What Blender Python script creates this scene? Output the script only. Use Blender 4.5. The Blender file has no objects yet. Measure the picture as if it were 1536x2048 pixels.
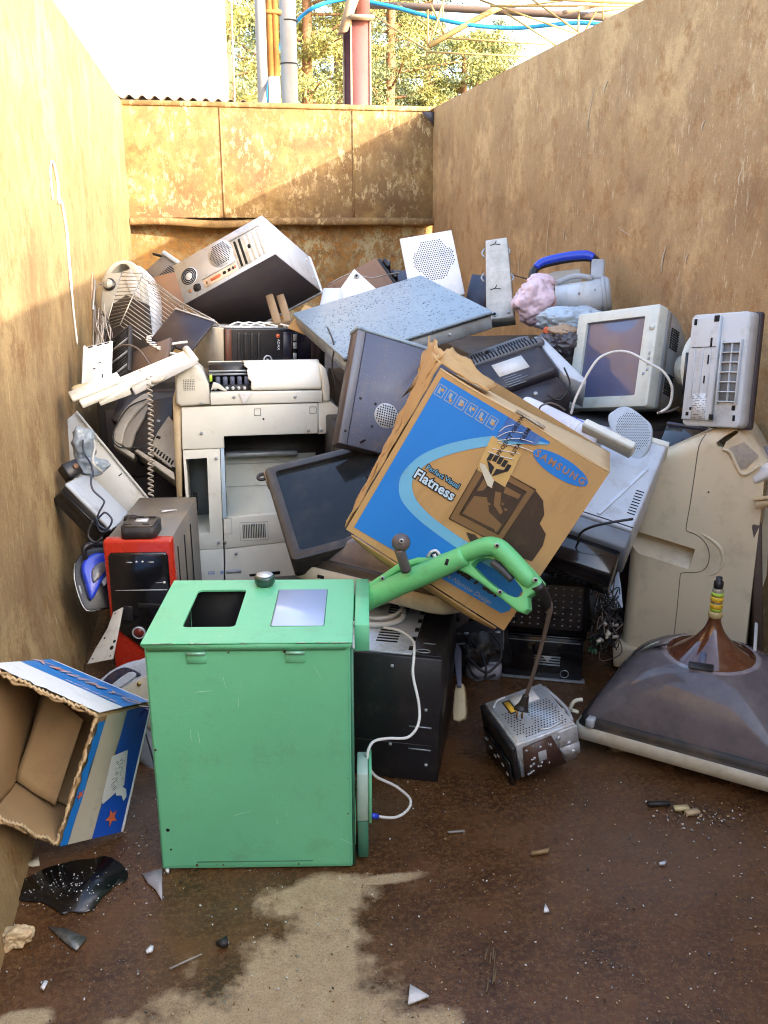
import bpy, bmesh, math, random
from mathutils import Vector as V, Matrix, Euler, noise
R = random.Random(7)
sc = bpy.context.scene
COL = sc.collection
# ------------------------------------------------------------ camera
TH, PS, CH, FPX = math.radians(17.12), math.radians(10.4), 1.5, 1860.0
cam = bpy.data.cameras.new('camera'); co = bpy.data.objects.new('camera', cam); COL.objects.link(co)
co.location = (0, 0, CH); co.rotation_euler = (math.pi/2-TH, 0, -PS)
cam.sensor_fit = 'VERTICAL'; cam.sensor_height = 36; cam.sensor_width = 27
cam.lens = FPX/2048*36; cam.clip_start = .05; cam.clip_end = 3000
sc.camera = co
# ------------------------------------------------------------ light
AZ, EL = math.radians(42), math.radians(19.5)
SUN = V((math.cos(AZ)*math.cos(EL), -math.sin(AZ)*math.cos(EL), math.sin(EL)))   # towards the sun: behind the right wall
w = bpy.data.worlds.new("World"); sc.world = w; w.use_nodes = True
nt = w.node_tree; nt.nodes.clear()
sky = nt.nodes.new('ShaderNodeTexSky'); sky.sky_type = 'NISHITA'; sky.sun_disc = False
sky.sun_elevation = EL; sky.sun_rotation = math.atan2(SUN.x, SUN.y)
sky.air_density = 1.0; sky.dust_density = 3.5; sky.ozone_density = 1.0
bg = nt.nodes.new('ShaderNodeBackground'); bg.inputs[1].default_value = 0.15
wo = nt.nodes.new('ShaderNodeOutputWorld')
nt.links.new(sky.outputs[0], bg.inputs[0]); nt.links.new(bg.outputs[0], wo.inputs[0])
sl = bpy.data.lights.new('sun', 'SUN'); sl.energy = 2.0; sl.angle = math.radians(.5); sl.color = (.74, .67, .575)
so = bpy.data.objects.new('sun', sl); COL.objects.link(so)
so.rotation_euler = SUN.to_track_quat('Z', 'Y').to_euler(); so.location = (8, -6, 9)
vs = sc.view_settings; vs.view_transform = 'Standard'; vs.look = 'None'; vs.gamma = 1; vs.use_curve_mapping = False
vs.exposure = 2.95
sc.cycles.use_denoising = True; sc.cycles.denoising_input_passes = 'RGB_ALBEDO_NORMAL'; sc.cycles.denoising_prefilter = 'ACCURATE'; sc.cycles.use_adaptive_sampling = False; sc.cycles.filter_width = 1.1; sc.cycles.sample_clamp_indirect = 4
sc.cycles.max_bounces = 8; sc.cycles.diffuse_bounces = 4
# ------------------------------------------------------------ helpers
FW = V((math.sin(PS)*math.cos(TH), math.cos(PS)*math.cos(TH), -math.sin(TH)))
RT = V((math.cos(PS), -math.sin(PS), 0)); UP = RT.cross(FW)
def ray(x, y): return FW + RT*((x-768)/FPX) + UP*((1024-y)/FPX)
def at(x, y, d): return V((0, 0, CH)) + ray(x, y)*d
def fl(x, y, z=0.0):
    r = ray(x, y); return V((0, 0, CH)) + r*((z-CH)/r.z)
def on_x(x, y, X):
    r = ray(x, y); return V((0, 0, CH)) + r*(X/r.x)
def on_y(x, y, Y):
    r = ray(x, y); return V((0, 0, CH)) + r*(Y/r.y)
def frame3(o, xp, zp):
    O = at(*o); X = at(*xp)-O; Z = at(*zp)-O
    ex = X.normalized(); Z2 = Z - ex*Z.dot(ex); ez = Z2.normalized(); ey = ez.cross(ex)
    M = Matrix((ex, ey, ez)).transposed().to_4x4(); M.translation = O
    return M, X.length, Z2.length
def local(M, x, y, yl=0.0):
    """pixel ray met with the local plane y = yl of frame M -> local (x, z)"""
    Mi = M.inverted(); c = Mi @ V((0, 0, CH)); d = (Mi.to_3x3() @ ray(x, y)); k = (yl-c.y)/d.y
    p = c + d*k; return (p.x, p.z)
POSE = {
'silver_tower': ((0.195,4.504,1.257),(-0.451,-0.471,-0.364),(0.480,0.500,0.201)),
'wet_box': ((0.701,3.740,1.135),(0.142,-0.251,0.135),(0.602,0.717,0.070)),
'dark_case': ((0.593,3.114,0.911),(-0.400,0.312,0.113),(0.379,0.182,0.401)),
'black_pc': ((0.195,4.265,0.976),(-0.051,0.061,0.390),(0.479,0.419,0.184)),
'cardboard_box': ((0.709,2.365,0.809),(-0.121,0.502,-0.473),(0.489,0.390,0.491)),
'white_crt': ((1.496,3.305,1.015),(-0.333,-0.171,-1.053),(0.372,0.060,0.377)),
'printer_up': ((1.628,2.754,1.050),(-0.151,-0.135,-1.223),(0.229,0.120,0.361)),
'red_pc': ((-0.232,3.228,0.298),(0.005,-0.007,-0.158),(0.227,0.494,0.445)),
'tv_frame': ((0.457,2.845,0.650),(-1.115,-0.196,0.038),(0.563,0.100,0.441)),
'green_box': ((0.072,2.120,0.305),(0.0,0.0,-0.161),(0.471,0.379,0.606)),
'black_case': ((0.501,2.458,0.196),(-0.0,0.02,-0.350),(0.285,0.422,0.387)),
'drives': ((0.845,2.268,0.135),(0.091,-0.215,0.108),(0.182,0.213,0.123)),
'copier': ((0.131,3.777,0.557),(-0.031,0.008,-0.004),(0.518,0.500,0.564)),
'black_printer': ((1.115,2.898,0.184),(0.0,-0.0,-0.378),(0.273,0.300,0.365)),
}
def pose(n):
    t, e, d = POSE[n]
    M = Euler(e).to_matrix().to_4x4(); M.translation = V(t)
    return M @ Matrix.Translation((-d[0]/2, -d[1]/2, -d[2]/2)), d[0], d[1], d[2]
# --- materials
MC = {}
def ND(nt, t, **k):
    n = nt.nodes.new(t)
    for a, b in k.items(): setattr(n, a, b)
    return n
def base_mat(name):
    m = bpy.data.materials.new(name); m.use_nodes = True; t = m.node_tree
    b = t.nodes['Principled BSDF']; return m, t, b
def noise_n(t, vec, scale, detail=4, rough=.6, stretch=None):
    if stretch:
        mp = ND(t, 'ShaderNodeMapping'); mp.inputs['Scale'].default_value = stretch
        t.links.new(vec, mp.inputs[0]); vec = mp.outputs[0]
    n = ND(t, 'ShaderNodeTexNoise'); n.inputs['Scale'].default_value = scale
    n.inputs['Detail'].default_value = detail; n.inputs['Roughness'].default_value = rough
    t.links.new(vec, n.inputs['Vector']); return n.outputs[0]
def ramp(t, fac, a, b, ca=(0,0,0), cb=(1,1,1)):
    r = ND(t, 'ShaderNodeValToRGB'); e = r.color_ramp.elements
    e[0].position = a; e[1].position = b; e[0].color = (*ca, 1); e[1].color = (*cb, 1)
    t.links.new(fac, r.inputs[0]); return r.outputs[0]
def mix(t, fac, a, b, mode='MIX'):
    n = ND(t, 'ShaderNodeMix', data_type='RGBA', blend_type=mode)
    for s, i in ((fac, 0), (a, 6), (b, 7)):
        if hasattr(s, 'is_linked') or hasattr(s, 'links'): t.links.new(s, n.inputs[i])
        elif i == 0: n.inputs[0].default_value = s
        else: n.inputs[i].default_value = (*s, 1)
    return n.outputs[2]
def math_n(t, op, a, b=None):
    n = ND(t, 'ShaderNodeMath', operation=op)
    for i, s in enumerate((a, b)):
        if s is None: continue
        if hasattr(s, 'links'): t.links.new(s, n.inputs[i])
        else: n.inputs[i].default_value = s
    return n.outputs[0]
def mat(name, col, rough=.5, metal=0.0, var=.12, scale=7, dirt=(.16,.11,.06), dirt_amt=.25, bump=.02, bscale=120, coat=0.0, spec=.5, speck=0.0, spcol=(.6,.6,.6), trans=0.0, streak=None, alpha=1.0):
    if name in MC: return MC[name]
    m, t, b = base_mat(name)
    tc = ND(t, 'ShaderNodeTexCoord').outputs['Object']
    n1 = noise_n(t, tc, scale, 5, .6)
    c = mix(t, n1, tuple(x*(1-var) for x in col), tuple(min(1, x*(1+var)) for x in col))
    if dirt_amt:
        n2 = noise_n(t, tc, scale*1.7, 8, .72, streak)
        f = ramp(t, n2, .62-dirt_amt*.35, .80)
        f = math_n(t, 'MULTIPLY', f, .75)
        c = mix(t, f, c, dirt)
    if speck:
        v = ND(t, 'ShaderNodeTexNoise'); v.inputs['Scale'].default_value = 260; v.inputs['Detail'].default_value = 2
        t.links.new(tc, v.inputs['Vector'])
        f = ramp(t, v.outputs[0], .70-speck*.1, .74-speck*.1); c = mix(t, f, c, spcol)
    t.links.new(c, b.inputs['Base Color'])
    rr = ramp(t, n1, .25, .75, (max(.03, rough-.1),)*3, (min(1, rough+.12),)*3)
    t.links.new(rr, b.inputs['Roughness'])
    b.inputs['Metallic'].default_value = metal; b.inputs['Coat Weight'].default_value = coat
    b.inputs['Specular IOR Level'].default_value = spec
    b.inputs['Transmission Weight'].default_value = trans; b.inputs['Alpha'].default_value = alpha
    if bump:
        n3 = noise_n(t, tc, bscale, 3, .6)
        bp = ND(t, 'ShaderNodeBump'); bp.inputs['Strength'].default_value = bump*8; bp.inputs['Distance'].default_value = .0015
        t.links.new(n3, bp.inputs['Height']); t.links.new(bp.outputs[0], b.inputs['Normal'])
    MC[name] = m; return m
STUFF = {'vent_slots','vent_slot','slot','vent_mesh','mesh','perforation','clip_spring','fan_slots','speaker_grille','vent_line','solder_joints','slot_row','loose_wires','stud','printed_handling_marks','printed_handling_dots','printed_screen_picture','printed_outline','printed_tape_mark','tape_wrinkle','scratches','socket_hole','hole','vent_slat','bezel_button','screws','black_leads_','tray_seam','panel_outline','blank_cover_outline','ribs','corrugated_edge','white_fold_edge'}
# --- mesh builder
class MB:
    def __init__(s): s.bm = bmesh.new()
    def _add(s, tb, M=None, mi=0):
        if M is not None: tb.transform(M)
        mp = {}
        for v in tb.verts: mp[v] = s.bm.verts.new(v.co)
        for f in tb.faces:
            try:
                g = s.bm.faces.new([mp[v] for v in f.verts]); g.material_index = mi if mi else f.material_index; g.smooth = f.smooth
            except ValueError: pass
        tb.free(); return s
    def box(s, x0, x1, y0, y1, z0, z1, bev=0.0, seg=1, M=None, mi=0):
        tb = bmesh.new(); bmesh.ops.create_cube(tb, size=1)
        sx, sy, sz = x1-x0, y1-y0, z1-z0
        for v in tb.verts: v.co = V((v.co.x*sx+(x0+x1)/2, v.co.y*sy+(y0+y1)/2, v.co.z*sz+(z0+z1)/2))
        bev = min(bev, .49*min(abs(sx), abs(sy), abs(sz)))
        if bev > 0: bmesh.ops.bevel(tb, geom=tb.edges[:], offset=bev, segments=seg, affect='EDGES', profile=.6)
        return s._add(tb, M, mi)
    def prism(s, pts, y0, y1, bev=0.0, seg=2, M=None, mi=0, plane='xz'):
        """outline of (x, z) pairs pushed from y0 (front) to y1; front edge bevelled"""
        tb = bmesh.new()
        ar = sum(pts[i][0]*pts[(i+1) % len(pts)][1]-pts[(i+1) % len(pts)][0]*pts[i][1] for i in range(len(pts)))
        if ar < 0: pts = pts[::-1]
        mk = (lambda p, y: (p[0], y, p[1])) if plane == 'xz' else ((lambda p, y: (p[0], p[1], y)) if plane == 'xy' else (lambda p, y: (y, p[0], p[1])))
        a = [tb.verts.new(mk(p, y0)) for p in pts]; b = [tb.verts.new(mk(p, y1)) for p in pts]
        n = len(pts)
        fa = tb.faces.new(a); fb = tb.faces.new(b[::-1])
        for i in range(n): tb.faces.new((a[i], b[i], b[(i+1) % n], a[(i+1) % n]))
        bmesh.ops.recalc_face_normals(tb, faces=tb.faces[:])
        if bev > 0:
            ed = [e for e in fa.edges]
            bmesh.ops.bevel(tb, geom=ed, offset=bev, segments=seg, affect='EDGES', profile=.5)
        return s._add(tb, M, mi)
    def prism_round(s, pts, y0, y1, r, n=5):
        ar = sum(pts[i][0]*pts[(i+1) % len(pts)][1]-pts[(i+1) % len(pts)][0]*pts[i][1] for i in range(len(pts)))
        if ar < 0: pts = pts[::-1]
        N = len(pts); nm = []
        for i in range(N):
            a = V((*pts[i-1], 0)); b = V((*pts[i], 0)); c = V((*pts[(i+1) % N], 0)); e1 = (b-a).normalized(); e2 = (c-b).normalized()
            m = V((-e1.y-e2.y, e1.x+e2.x, 0)).normalized(); k = max(.5, m.dot(V((-e1.y, e1.x, 0)))); nm.append(m/k)
        tb = bmesh.new(); rings = []
        for j in range(n+1):
            a = math.pi/2*j/n; d = r*(1-math.cos(a)); y = y0+r*(1-math.sin(a)) if False else y0+r-r*math.sin(a)
            rings.append([tb.verts.new((pts[i][0]+nm[i].x*d, y, pts[i][1]+nm[i].y*d)) for i in range(N)])
        bk = [tb.verts.new((p[0], y1, p[1])) for p in pts]; rings = [bk]+rings
        for A, B in zip(rings, rings[1:]):
            for i in range(N): tb.faces.new((A[i], A[(i+1) % N], B[(i+1) % N], B[i]))
        tb.faces.new(rings[-1]); tb.faces.new(bk[::-1]); bmesh.ops.recalc_face_normals(tb, faces=tb.faces[:])
        return s._add(tb)
    def cyl(s, p0, p1, r0, r1=None, seg=16, cap=True, mi=0, bev=0):
        p0, p1 = V(p0), V(p1); r1 = r0 if r1 is None else r1
        d = (p1-p0); q = d.to_track_quat('Z', 'Y').to_matrix()
        tb = bmesh.new(); ra = []; rb = []
        for i in range(seg):
            a = 2*math.pi*i/seg; u = q @ V((math.cos(a), math.sin(a), 0))
            ra.append(tb.verts.new(p0+u*r0)); rb.append(tb.verts.new(p1+u*r1))
        for i in range(seg):
            f = tb.faces.new((ra[i], ra[(i+1) % seg], rb[(i+1) % seg], rb[i]))
        if cap: tb.faces.new(ra[::-1]); tb.faces.new(rb)
        return s._add(tb, None, mi)
    def lathe(s, prof, seg=24, M=None, mi=0):
        """(r, z) pairs round the local z axis"""
        tb = bmesh.new(); rings = []
        for r, z in prof:
            if r < 1e-5: rings.append([tb.verts.new((0, 0, z))])
            else: rings.append([tb.verts.new((r*math.cos(2*math.pi*i/seg), r*math.sin(2*math.pi*i/seg), z)) for i in range(seg)])
        for a, b in zip(rings, rings[1:]):
            for i in range(seg):
                j = (i+1) % seg
                if len(a) == 1 and len(b) == 1: continue
                if len(a) == 1: tb.faces.new((a[0], b[j], b[i]))
                elif len(b) == 1: tb.faces.new((a[i], a[j], b[0]))
                else: tb.faces.new((a[i], a[j], b[j], b[i]))
        bmesh.ops.recalc_face_normals(tb, faces=tb.faces[:])
        return s._add(tb, M, mi)
    def tube(s, pts, r, seg=8, smooth=3, closed=False, flat=1.0, nrm=None, mi=0):
        """swept tube through points (Catmull-Rom); r number or list; flat squashes along nrm"""
        P = [V(p) for p in pts]; rl = r if isinstance(r, (list, tuple)) else [r]*len(P)
        Q = []; rr = []
        n = len(P)
        for i in range(n if closed else n-1):
            g = lambda k: P[k % n] if closed else P[max(0, min(n-1, k))]
            p0, p1, p2, p3 = g(i-1), g(i), g(i+1), g(i+2)
            for k in range(smooth):
                u = k/smooth
                Q.append(.5*((2*p1)+(p2-p0)*u+(2*p0-5*p1+4*p2-p3)*u*u+(3*p1-p0-3*p2+p3)*u**3))
                rr.append(rl[i]*(1-u)+rl[(i+1) % n]*u)
        if not closed: Q.append(P[-1]); rr.append(rl[-1])
        tb = bmesh.new(); rings = []; N = len(Q)
        t0 = (Q[1]-Q[0]).normalized()
        nv = V(nrm).normalized() if nrm else (t0.orthogonal().normalized())
        for i in range(N):
            t = ((Q[(i+1) % N]-Q[i-1]) if closed else (Q[min(N-1, i+1)]-Q[max(0, i-1)])).normalized()
            nv = (nv-t*nv.dot(t))
            nv = nv.normalized() if nv.length > 1e-6 else t.orthogonal().normalized()
            bv = t.cross(nv)
            rings.append([tb.verts.new(Q[i]+(nv*math.cos(2*math.pi*k/seg)*flat+bv*math.sin(2*math.pi*k/seg))*rr[i]) for k in range(seg)])
            if nrm: nv = V(nrm).normalized()
        for i in range(N if closed else N-1):
            a, b = rings[i], rings[(i+1) % N]
            for k in range(seg): tb.faces.new((a[k], a[(k+1) % seg], b[(k+1) % seg], b[k]))
        if not closed: tb.faces.new(rings[0][::-1]); tb.faces.new(rings[-1])
        bmesh.ops.recalc_face_normals(tb, faces=tb.faces[:])
        return s._add(tb, None, mi)
    def poly(s, pts, mi=0):
        tb = bmesh.new(); tb.faces.new([tb.verts.new(p) for p in pts]); return s._add(tb, None, mi)
    def disc(s, c, r, nrm=(0,-1,0), seg=8, mi=0):
        q = V(nrm).to_track_quat('Z', 'Y').to_matrix(); c = V(c)
        return s.poly([c+q @ V((r*math.cos(2*math.pi*i/seg), r*math.sin(2*math.pi*i/seg), 0)) for i in range(seg)], mi)
    def grid(s, fn, nu, nv, mi=0, thick=0.0):
        tb = bmesh.new()
        vv = [[tb.verts.new(fn(i/nu, j/nv)) for j in range(nv+1)] for i in range(nu+1)]
        for i in range(nu):
            for j in range(nv): tb.faces.new((vv[i][j], vv[i+1][j], vv[i+1][j+1], vv[i][j+1]))
        if thick:
            bmesh.ops.recalc_face_normals(tb, faces=tb.faces[:])
            bmesh.ops.solidify(tb, geom=tb.faces[:], thickness=thick)
        return s._add(tb, None, mi)
    def build(s, name, m, parent=None, M=None, ang=32, label=None, kind=None):
        for f in s.bm.faces: f.smooth = True
        for e in s.bm.edges:
            if len(e.link_faces) == 2 and e.calc_face_angle(0) > math.radians(ang): e.smooth = False
        me = bpy.data.meshes.new(name); s.bm.to_mesh(me); s.bm.free()
        for q in (m if isinstance(m, (list, tuple)) else [m]): me.materials.append(q)
        o = bpy.data.objects.new(name, me); COL.objects.link(o)
        if M is not None: o.matrix_world = M
        if parent: o.parent = parent
        if label: o['label'] = label
        if kind or name in STUFF: o['kind'] = kind or 'stuff'
        return o
def tag(o, label, cat, group=None):
    o['label'] = label; o['category'] = cat
    if group: o['group'] = group
    return o
def thing(name, label, cat, M=None, group=None):
    o = bpy.data.objects.new(name, None); COL.objects.link(o); o.empty_display_size = .05
    if M is not None: o.matrix_world = M
    return tag(o, label, cat, group)
def text(body, size, m, parent, loc, name='lettering', rot=(math.pi/2, 0, 0), shear=0.0, ext=.0004, align='CENTER', space=1.0, bold=0.0):
    c = bpy.data.curves.new(name, 'FONT'); c.body = body; c.size = size; c.align_x = align; c.align_y = 'CENTER'
    c.shear = shear; c.extrude = ext; c.space_character = space; c.resolution_u = 2; c.offset = bold
    o = bpy.data.objects.new(name+'_src', c); COL.objects.link(o)
    me = bpy.data.meshes.new_from_object(o.evaluated_get(bpy.context.evaluated_depsgraph_get()))
    bpy.data.objects.remove(o); bpy.data.curves.remove(c)
    me.name = name; me.materials.clear(); me.materials.append(m)
    o = bpy.data.objects.new(name, me); COL.objects.link(o); o.parent = parent
    o.location = loc; o.rotation_euler = rot; return o
def cut(o, cutter):
    md = o.modifiers.new('cut', 'BOOLEAN'); md.object = cutter; md.operation = 'DIFFERENCE'; md.solver = 'EXACT'; md.use_self = True
    me = bpy.data.meshes.new_from_object(o.evaluated_get(bpy.context.evaluated_depsgraph_get()))
    if len(me.vertices) < 8: print('CUT FAILED', o.name, o.parent.name if o.parent else ''); me = o.data.copy()
    o.modifiers.clear(); old = o.data; o.data = me; bpy.data.meshes.remove(old)
    cm = cutter.data; bpy.data.objects.remove(cutter); bpy.data.meshes.remove(cm)
    bm = bmesh.new(); bm.from_mesh(me)
    for e in bm.edges:
        e.smooth = not (len(e.link_faces) == 2 and e.calc_face_angle(0) > math.radians(32))
    bm.to_mesh(me); bm.free(); return o
def rrect(x0, x1, z0, z1, r, n=4):
    out = []
    for cx, cz, a0 in ((x1-r, z1-r, 0), (x0+r, z1-r, 90), (x0+r, z0+r, 180), (x1-r, z0+r, 270)):
        for i in range(n+1):
            a = math.radians(a0+90*i/n); out.append((cx+r*math.cos(a), cz+r*math.sin(a)))
    return out
def smooth_outline(p, n=3):
    out = []; N = len(p)
    for i in range(N):
        p0, p1, p2, p3 = (V((*p[(i+k-1) % N], 0)) for k in range(4))
        for k in range(n):
            u = k/n; q = .5*((2*p1)+(p2-p0)*u+(2*p0-5*p1+4*p2-p3)*u*u+(3*p1-p0-3*p2+p3)*u**3); out.append((q.x, q.y))
    return out
def screw(mb, x, z, r=.004, y=0.0): mb.cyl((x, y-.002, z), (x, y+.003, z), r, seg=8)
def crumple(c, ax, seed, amp=.3, sub=4, fq=3.0, flat=None, rot=None):
    tb = bmesh.new(); bmesh.ops.create_icosphere(tb, subdivisions=sub, radius=1)
    of = V((seed*3.1, seed*1.7, seed*.9))
    for v in tb.verts:
        d = v.co.normalized(); n = noise.noise(d*1.3+of); vd = noise.voronoi(d*fq+of+V((noise.noise(d*3), noise.noise(d*3+of), 0))*.5)[0]; v2 = noise.voronoi(d*fq*2.4+of*2)[0]
        k = 1+amp*(n*.9+(vd[0]-.35)*1.0+(v2[0]-.35)*.40-.25*max(0, .12-(vd[1]-vd[0]))*6)
        v.co = V((d.x*k*ax[0], d.y*k*ax[1], d.z*k*ax[2]))
        if flat is not None: v.co.z = max(v.co.z, flat)
    M = Matrix.Translation(V(c)) @ (Euler(rot).to_matrix().to_4x4() if rot else Matrix())
    mb = MB(); mb._add(tb, M); return mb
# ------------------------------------------------------------ materials
def wall_mat(name, c1, c2, flake, fl_lo, fl_hi, stain, st_lo, st_hi, vstretch=(1,1,.12), fscale=9, rough=.74, ax=None, fleck=None):
    m, t, b = base_mat(name)
    tc = ND(t, 'ShaderNodeTexCoord').outputs['Object']
    big = noise_n(t, tc, 1.1, 6, .6); strk = noise_n(t, tc, 11, 8, .75, (1, 1, .38))
    c = mix(t, ramp(t, strk, .3, .72), c1, c2)
    c = mix(t, math_n(t, 'MULTIPLY', ramp(t, big, .4, .66), .55), c, tuple(x*.72 for x in c1))
    bl_ = noise_n(t, tc, 2.6, 8, .72); c = mix(t, math_n(t, 'MULTIPLY', ramp(t, bl_, .50, .62), .8), c, tuple(min(1, x*y) for x, y in zip(c2, (1.22, 1.27, 1.25)))); bl2 = noise_n(t, tc, 6.5, 8, .75); c = mix(t, math_n(t, 'MULTIPLY', ramp(t, bl2, .52, .62), .75), c, tuple(x*y for x, y in zip(c1, (.80, .62, .45))))
    grn = noise_n(t, tc, 160, 3, .8)
    c = mix(t, math_n(t, 'MULTIPLY', ramp(t, grn, .42, .72), .5), c, tuple(x*.42 for x in c1)); g2 = noise_n(t, tc, 85, 3, .8, (1,1,.5)); c = mix(t, math_n(t, 'MULTIPLY', ramp(t, g2, .54, .72), .40), c, tuple(min(1, x*1.35) for x in c2))
    st = noise_n(t, tc, 2.3, 6, .66)
    c = mix(t, math_n(t, 'MULTIPLY', ramp(t, st, st_lo, st_hi), .8), c, stain)
    f1 = noise_n(t, tc, fscale*3.2, 5, .78, vstretch); gate = noise_n(t, tc, 2.0, 4, .6)
    fk = math_n(t, 'MULTIPLY', ramp(t, f1, fl_lo, fl_hi), ramp(t, gate, .42, .60))
    c = mix(t, fk, c, flake)
    # thin scratches
    sc1 = noise_n(t, tc, 55, 2, .5, (1, 1, .10)); sg = noise_n(t, tc, 5, 3, .6)
    s2 = math_n(t, 'MULTIPLY', ramp(t, sc1, .76, .79), ramp(t, sg, .56, .68))
    c = mix(t, s2, c, tuple(min(1, x*1.25) for x in flake))
    if fleck:
        q = noise_n(t, tc, 22, 6, .75); c = mix(t, ramp(t, q, .50, .60), c, fleck)
    t.links.new(c, b.inputs['Base Color']); b.inputs['Roughness'].default_value = rough
    h = math_n(t, 'ADD', math_n(t, 'MULTIPLY', grn, .5), fk)
    bp = ND(t, 'ShaderNodeBump'); bp.inputs['Strength'].default_value = .35; bp.inputs['Distance'].default_value = .004
    t.links.new(h, bp.inputs['Height']); t.links.new(bp.outputs[0], b.inputs['Normal'])
    return m
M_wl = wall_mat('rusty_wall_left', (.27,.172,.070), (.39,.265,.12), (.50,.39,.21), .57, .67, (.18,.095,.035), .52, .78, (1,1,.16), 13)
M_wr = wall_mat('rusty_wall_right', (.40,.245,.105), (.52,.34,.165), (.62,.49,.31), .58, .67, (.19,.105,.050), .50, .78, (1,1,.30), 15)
M_bu = wall_mat('rusty_back_panel', (.19,.105,.032), (.30,.175,.058), (.47,.345,.165), .53, .58, (.13,.068,.026), .47, .68, (1,1,.55), 7)
M_bl = wall_mat('rusty_back_lower', (.23,.12,.032), (.33,.195,.058), (.42,.35,.19), .44, .55, (.20,.085,.02), .55, .75, (1,1,.8), 5, fleck=(.33,.15,.03))
def floor_mat():
    m, t, b = base_mat('wet_rusty_floor')
    tc = ND(t, 'ShaderNodeTexCoord').outputs['Object']
    nz = noise_n(t, tc, 5.5, 6, .62); nz2 = noise_n(t, tc, 24, 5, .7); grain = noise_n(t, tc, 210, 3, .85); gr2 = noise_n(t, tc, 75, 4, .75)
    mask = None
    blobs = [(fl(650,1790),.15,.07),(fl(655,1855),.075,.12),(fl(600,1960),.14,.12),(fl(520,2048),.24,.15),(fl(700,2040),.14,.09),(fl(640,1900),.08,.1),
             (fl(10,1760),.035,.16),(fl(40,2048),.06,.03),(fl(760,1760),.09,.02),(fl(820,2048),.1,.035)]
    for p, rx, ry in blobs:
        mp = ND(t, 'ShaderNodeMapping'); mp.inputs['Location'].default_value = (-p.x/rx, -p.y/ry, 0); mp.inputs['Scale'].default_value = (1/rx, 1/ry, 0)
        t.links.new(tc, mp.inputs[0])
        ln = ND(t, 'ShaderNodeVectorMath', operation='LENGTH'); t.links.new(mp.outputs[0], ln.inputs[0])
        v = math_n(t, 'SUBTRACT', 1.35, ln.outputs['Value']); mask = v if mask is None else math_n(t, 'MAXIMUM', mask, v)
    mask = math_n(t, 'ADD', mask, math_n(t, 'MULTIPLY', math_n(t, 'SUBTRACT', nz, .5), 2.4))
    mask = math_n(t, 'ADD', mask, math_n(t, 'MULTIPLY', math_n(t, 'SUBTRACT', nz2, .5), .55))
    dry = ramp(t, mask, .20, .60)
    wet = mix(t, ramp(t, nz, .32, .68), (.040,.017,.007), (.135,.057,.019))
    wet = mix(t, math_n(t, 'MULTIPLY', ramp(t, noise_n(t, tc, 1.3, 4, .6), .48, .62), .7), wet, (.13,.078,.048))
    wet = mix(t, math_n(t, 'MULTIPLY', ramp(t, gr2, .46, .66), .6), wet, (.21,.11,.042))
    dryc = mix(t, ramp(t, nz2, .3, .7), (.37,.265,.145), (.50,.385,.225))
    c = mix(t, dry, wet, dryc)
    c = mix(t, math_n(t, 'MULTIPLY', ramp(t, grain, .46, .66), .45), c, (.026,.012,.006), 'MIX')
    spk = noise_n(t, tc, 320, 1, .5); c = mix(t, ramp(t, spk, .735, .76), c, (.42,.35,.27))
    t.links.new(c, b.inputs['Base Color'])
    rgh = mix(t, dry, ramp(t, nz, .3, .7, (.12,)*3, (.36,)*3), (.85,.85,.85)); t.links.new(rgh, b.inputs['Roughness'])
    hh = math_n(t, 'ADD', grain, math_n(t, 'MULTIPLY', gr2, 1.5))
    bp = ND(t, 'ShaderNodeBump'); bp.inputs['Strength'].default_value = .35; bp.inputs['Distance'].default_value = .003
    t.links.new(hh, bp.inputs['Height']); t.links.new(bp.outputs[0], b.inputs['Normal'])
    return m
M_floor = floor_mat()
beige = mat('beige_plastic', (.68,.65,.55), .45, dirt_amt=.35, dirt=(.30,.23,.13))
ivory = mat('ivory_plastic', (.74,.73,.645), .45, dirt_amt=.10, dirt=(.36,.29,.18))
white = mat('white_plastic', (.74,.74,.74), .4, dirt_amt=.25, dirt=(.34,.30,.24))
greyp = mat('grey_plastic', (.42,.44,.46), .45, dirt_amt=.35, dirt=(.20,.16,.11))
lgrey = mat('light_grey_plastic', (.55,.59,.64), .42, dirt_amt=.3, dirt=(.28,.25,.21))
dgrey = mat('dark_grey_paint', (.072,.084,.135), .42, dirt_amt=.3, dirt=(.16,.13,.10), speck=.2, spcol=(.25,.25,.27))
black = mat('black_plastic', (.013,.012,.014), .38, dirt_amt=.3, dirt=(.055,.045,.035), speck=.12, spcol=(.12,.11,.1))
blackm = mat('black_matt_plastic', (.02,.019,.02), .55, dirt_amt=.4, dirt=(.07,.055,.04))
gloss = mat('black_gloss', (.006,.006,.008), .12, var=.05, dirt_amt=.25, dirt=(.05,.045,.04), bump=.004, coat=.3)
hole = mat('dark_opening', (.004,.004,.004), .8, dirt_amt=0, bump=0)
steel = mat('galvanised_steel', (.60,.635,.66), .36, metal=.35, dirt_amt=.4, dirt=(.18,.14,.10), scale=14)
steel2 = mat('dull_steel_sheet', (.36,.40,.43), .45, metal=.45, dirt_amt=.45, dirt=(.14,.10,.07), scale=10)
silver = mat('silver_paint', (.52,.545,.585), .40, metal=.15, dirt_amt=.35, dirt=(.24,.19,.14))
purple = mat('worn_and_shaded_panel', (.055,.045,.055), .5, dirt_amt=.5, dirt=(.11,.08,.06))
greenp = mat('mint_green_paint', (.15,.53,.285), .40, var=.10, scale=5, dirt_amt=.22, dirt=(.13,.32,.17), bump=.04, bscale=300, speck=.12, spcol=(.30,.62,.44))
greenpl = mat('green_plastic', (.14,.53,.20), .42, var=.1, dirt_amt=.15, dirt=(.12,.25,.08), bump=.05, bscale=240)
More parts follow.
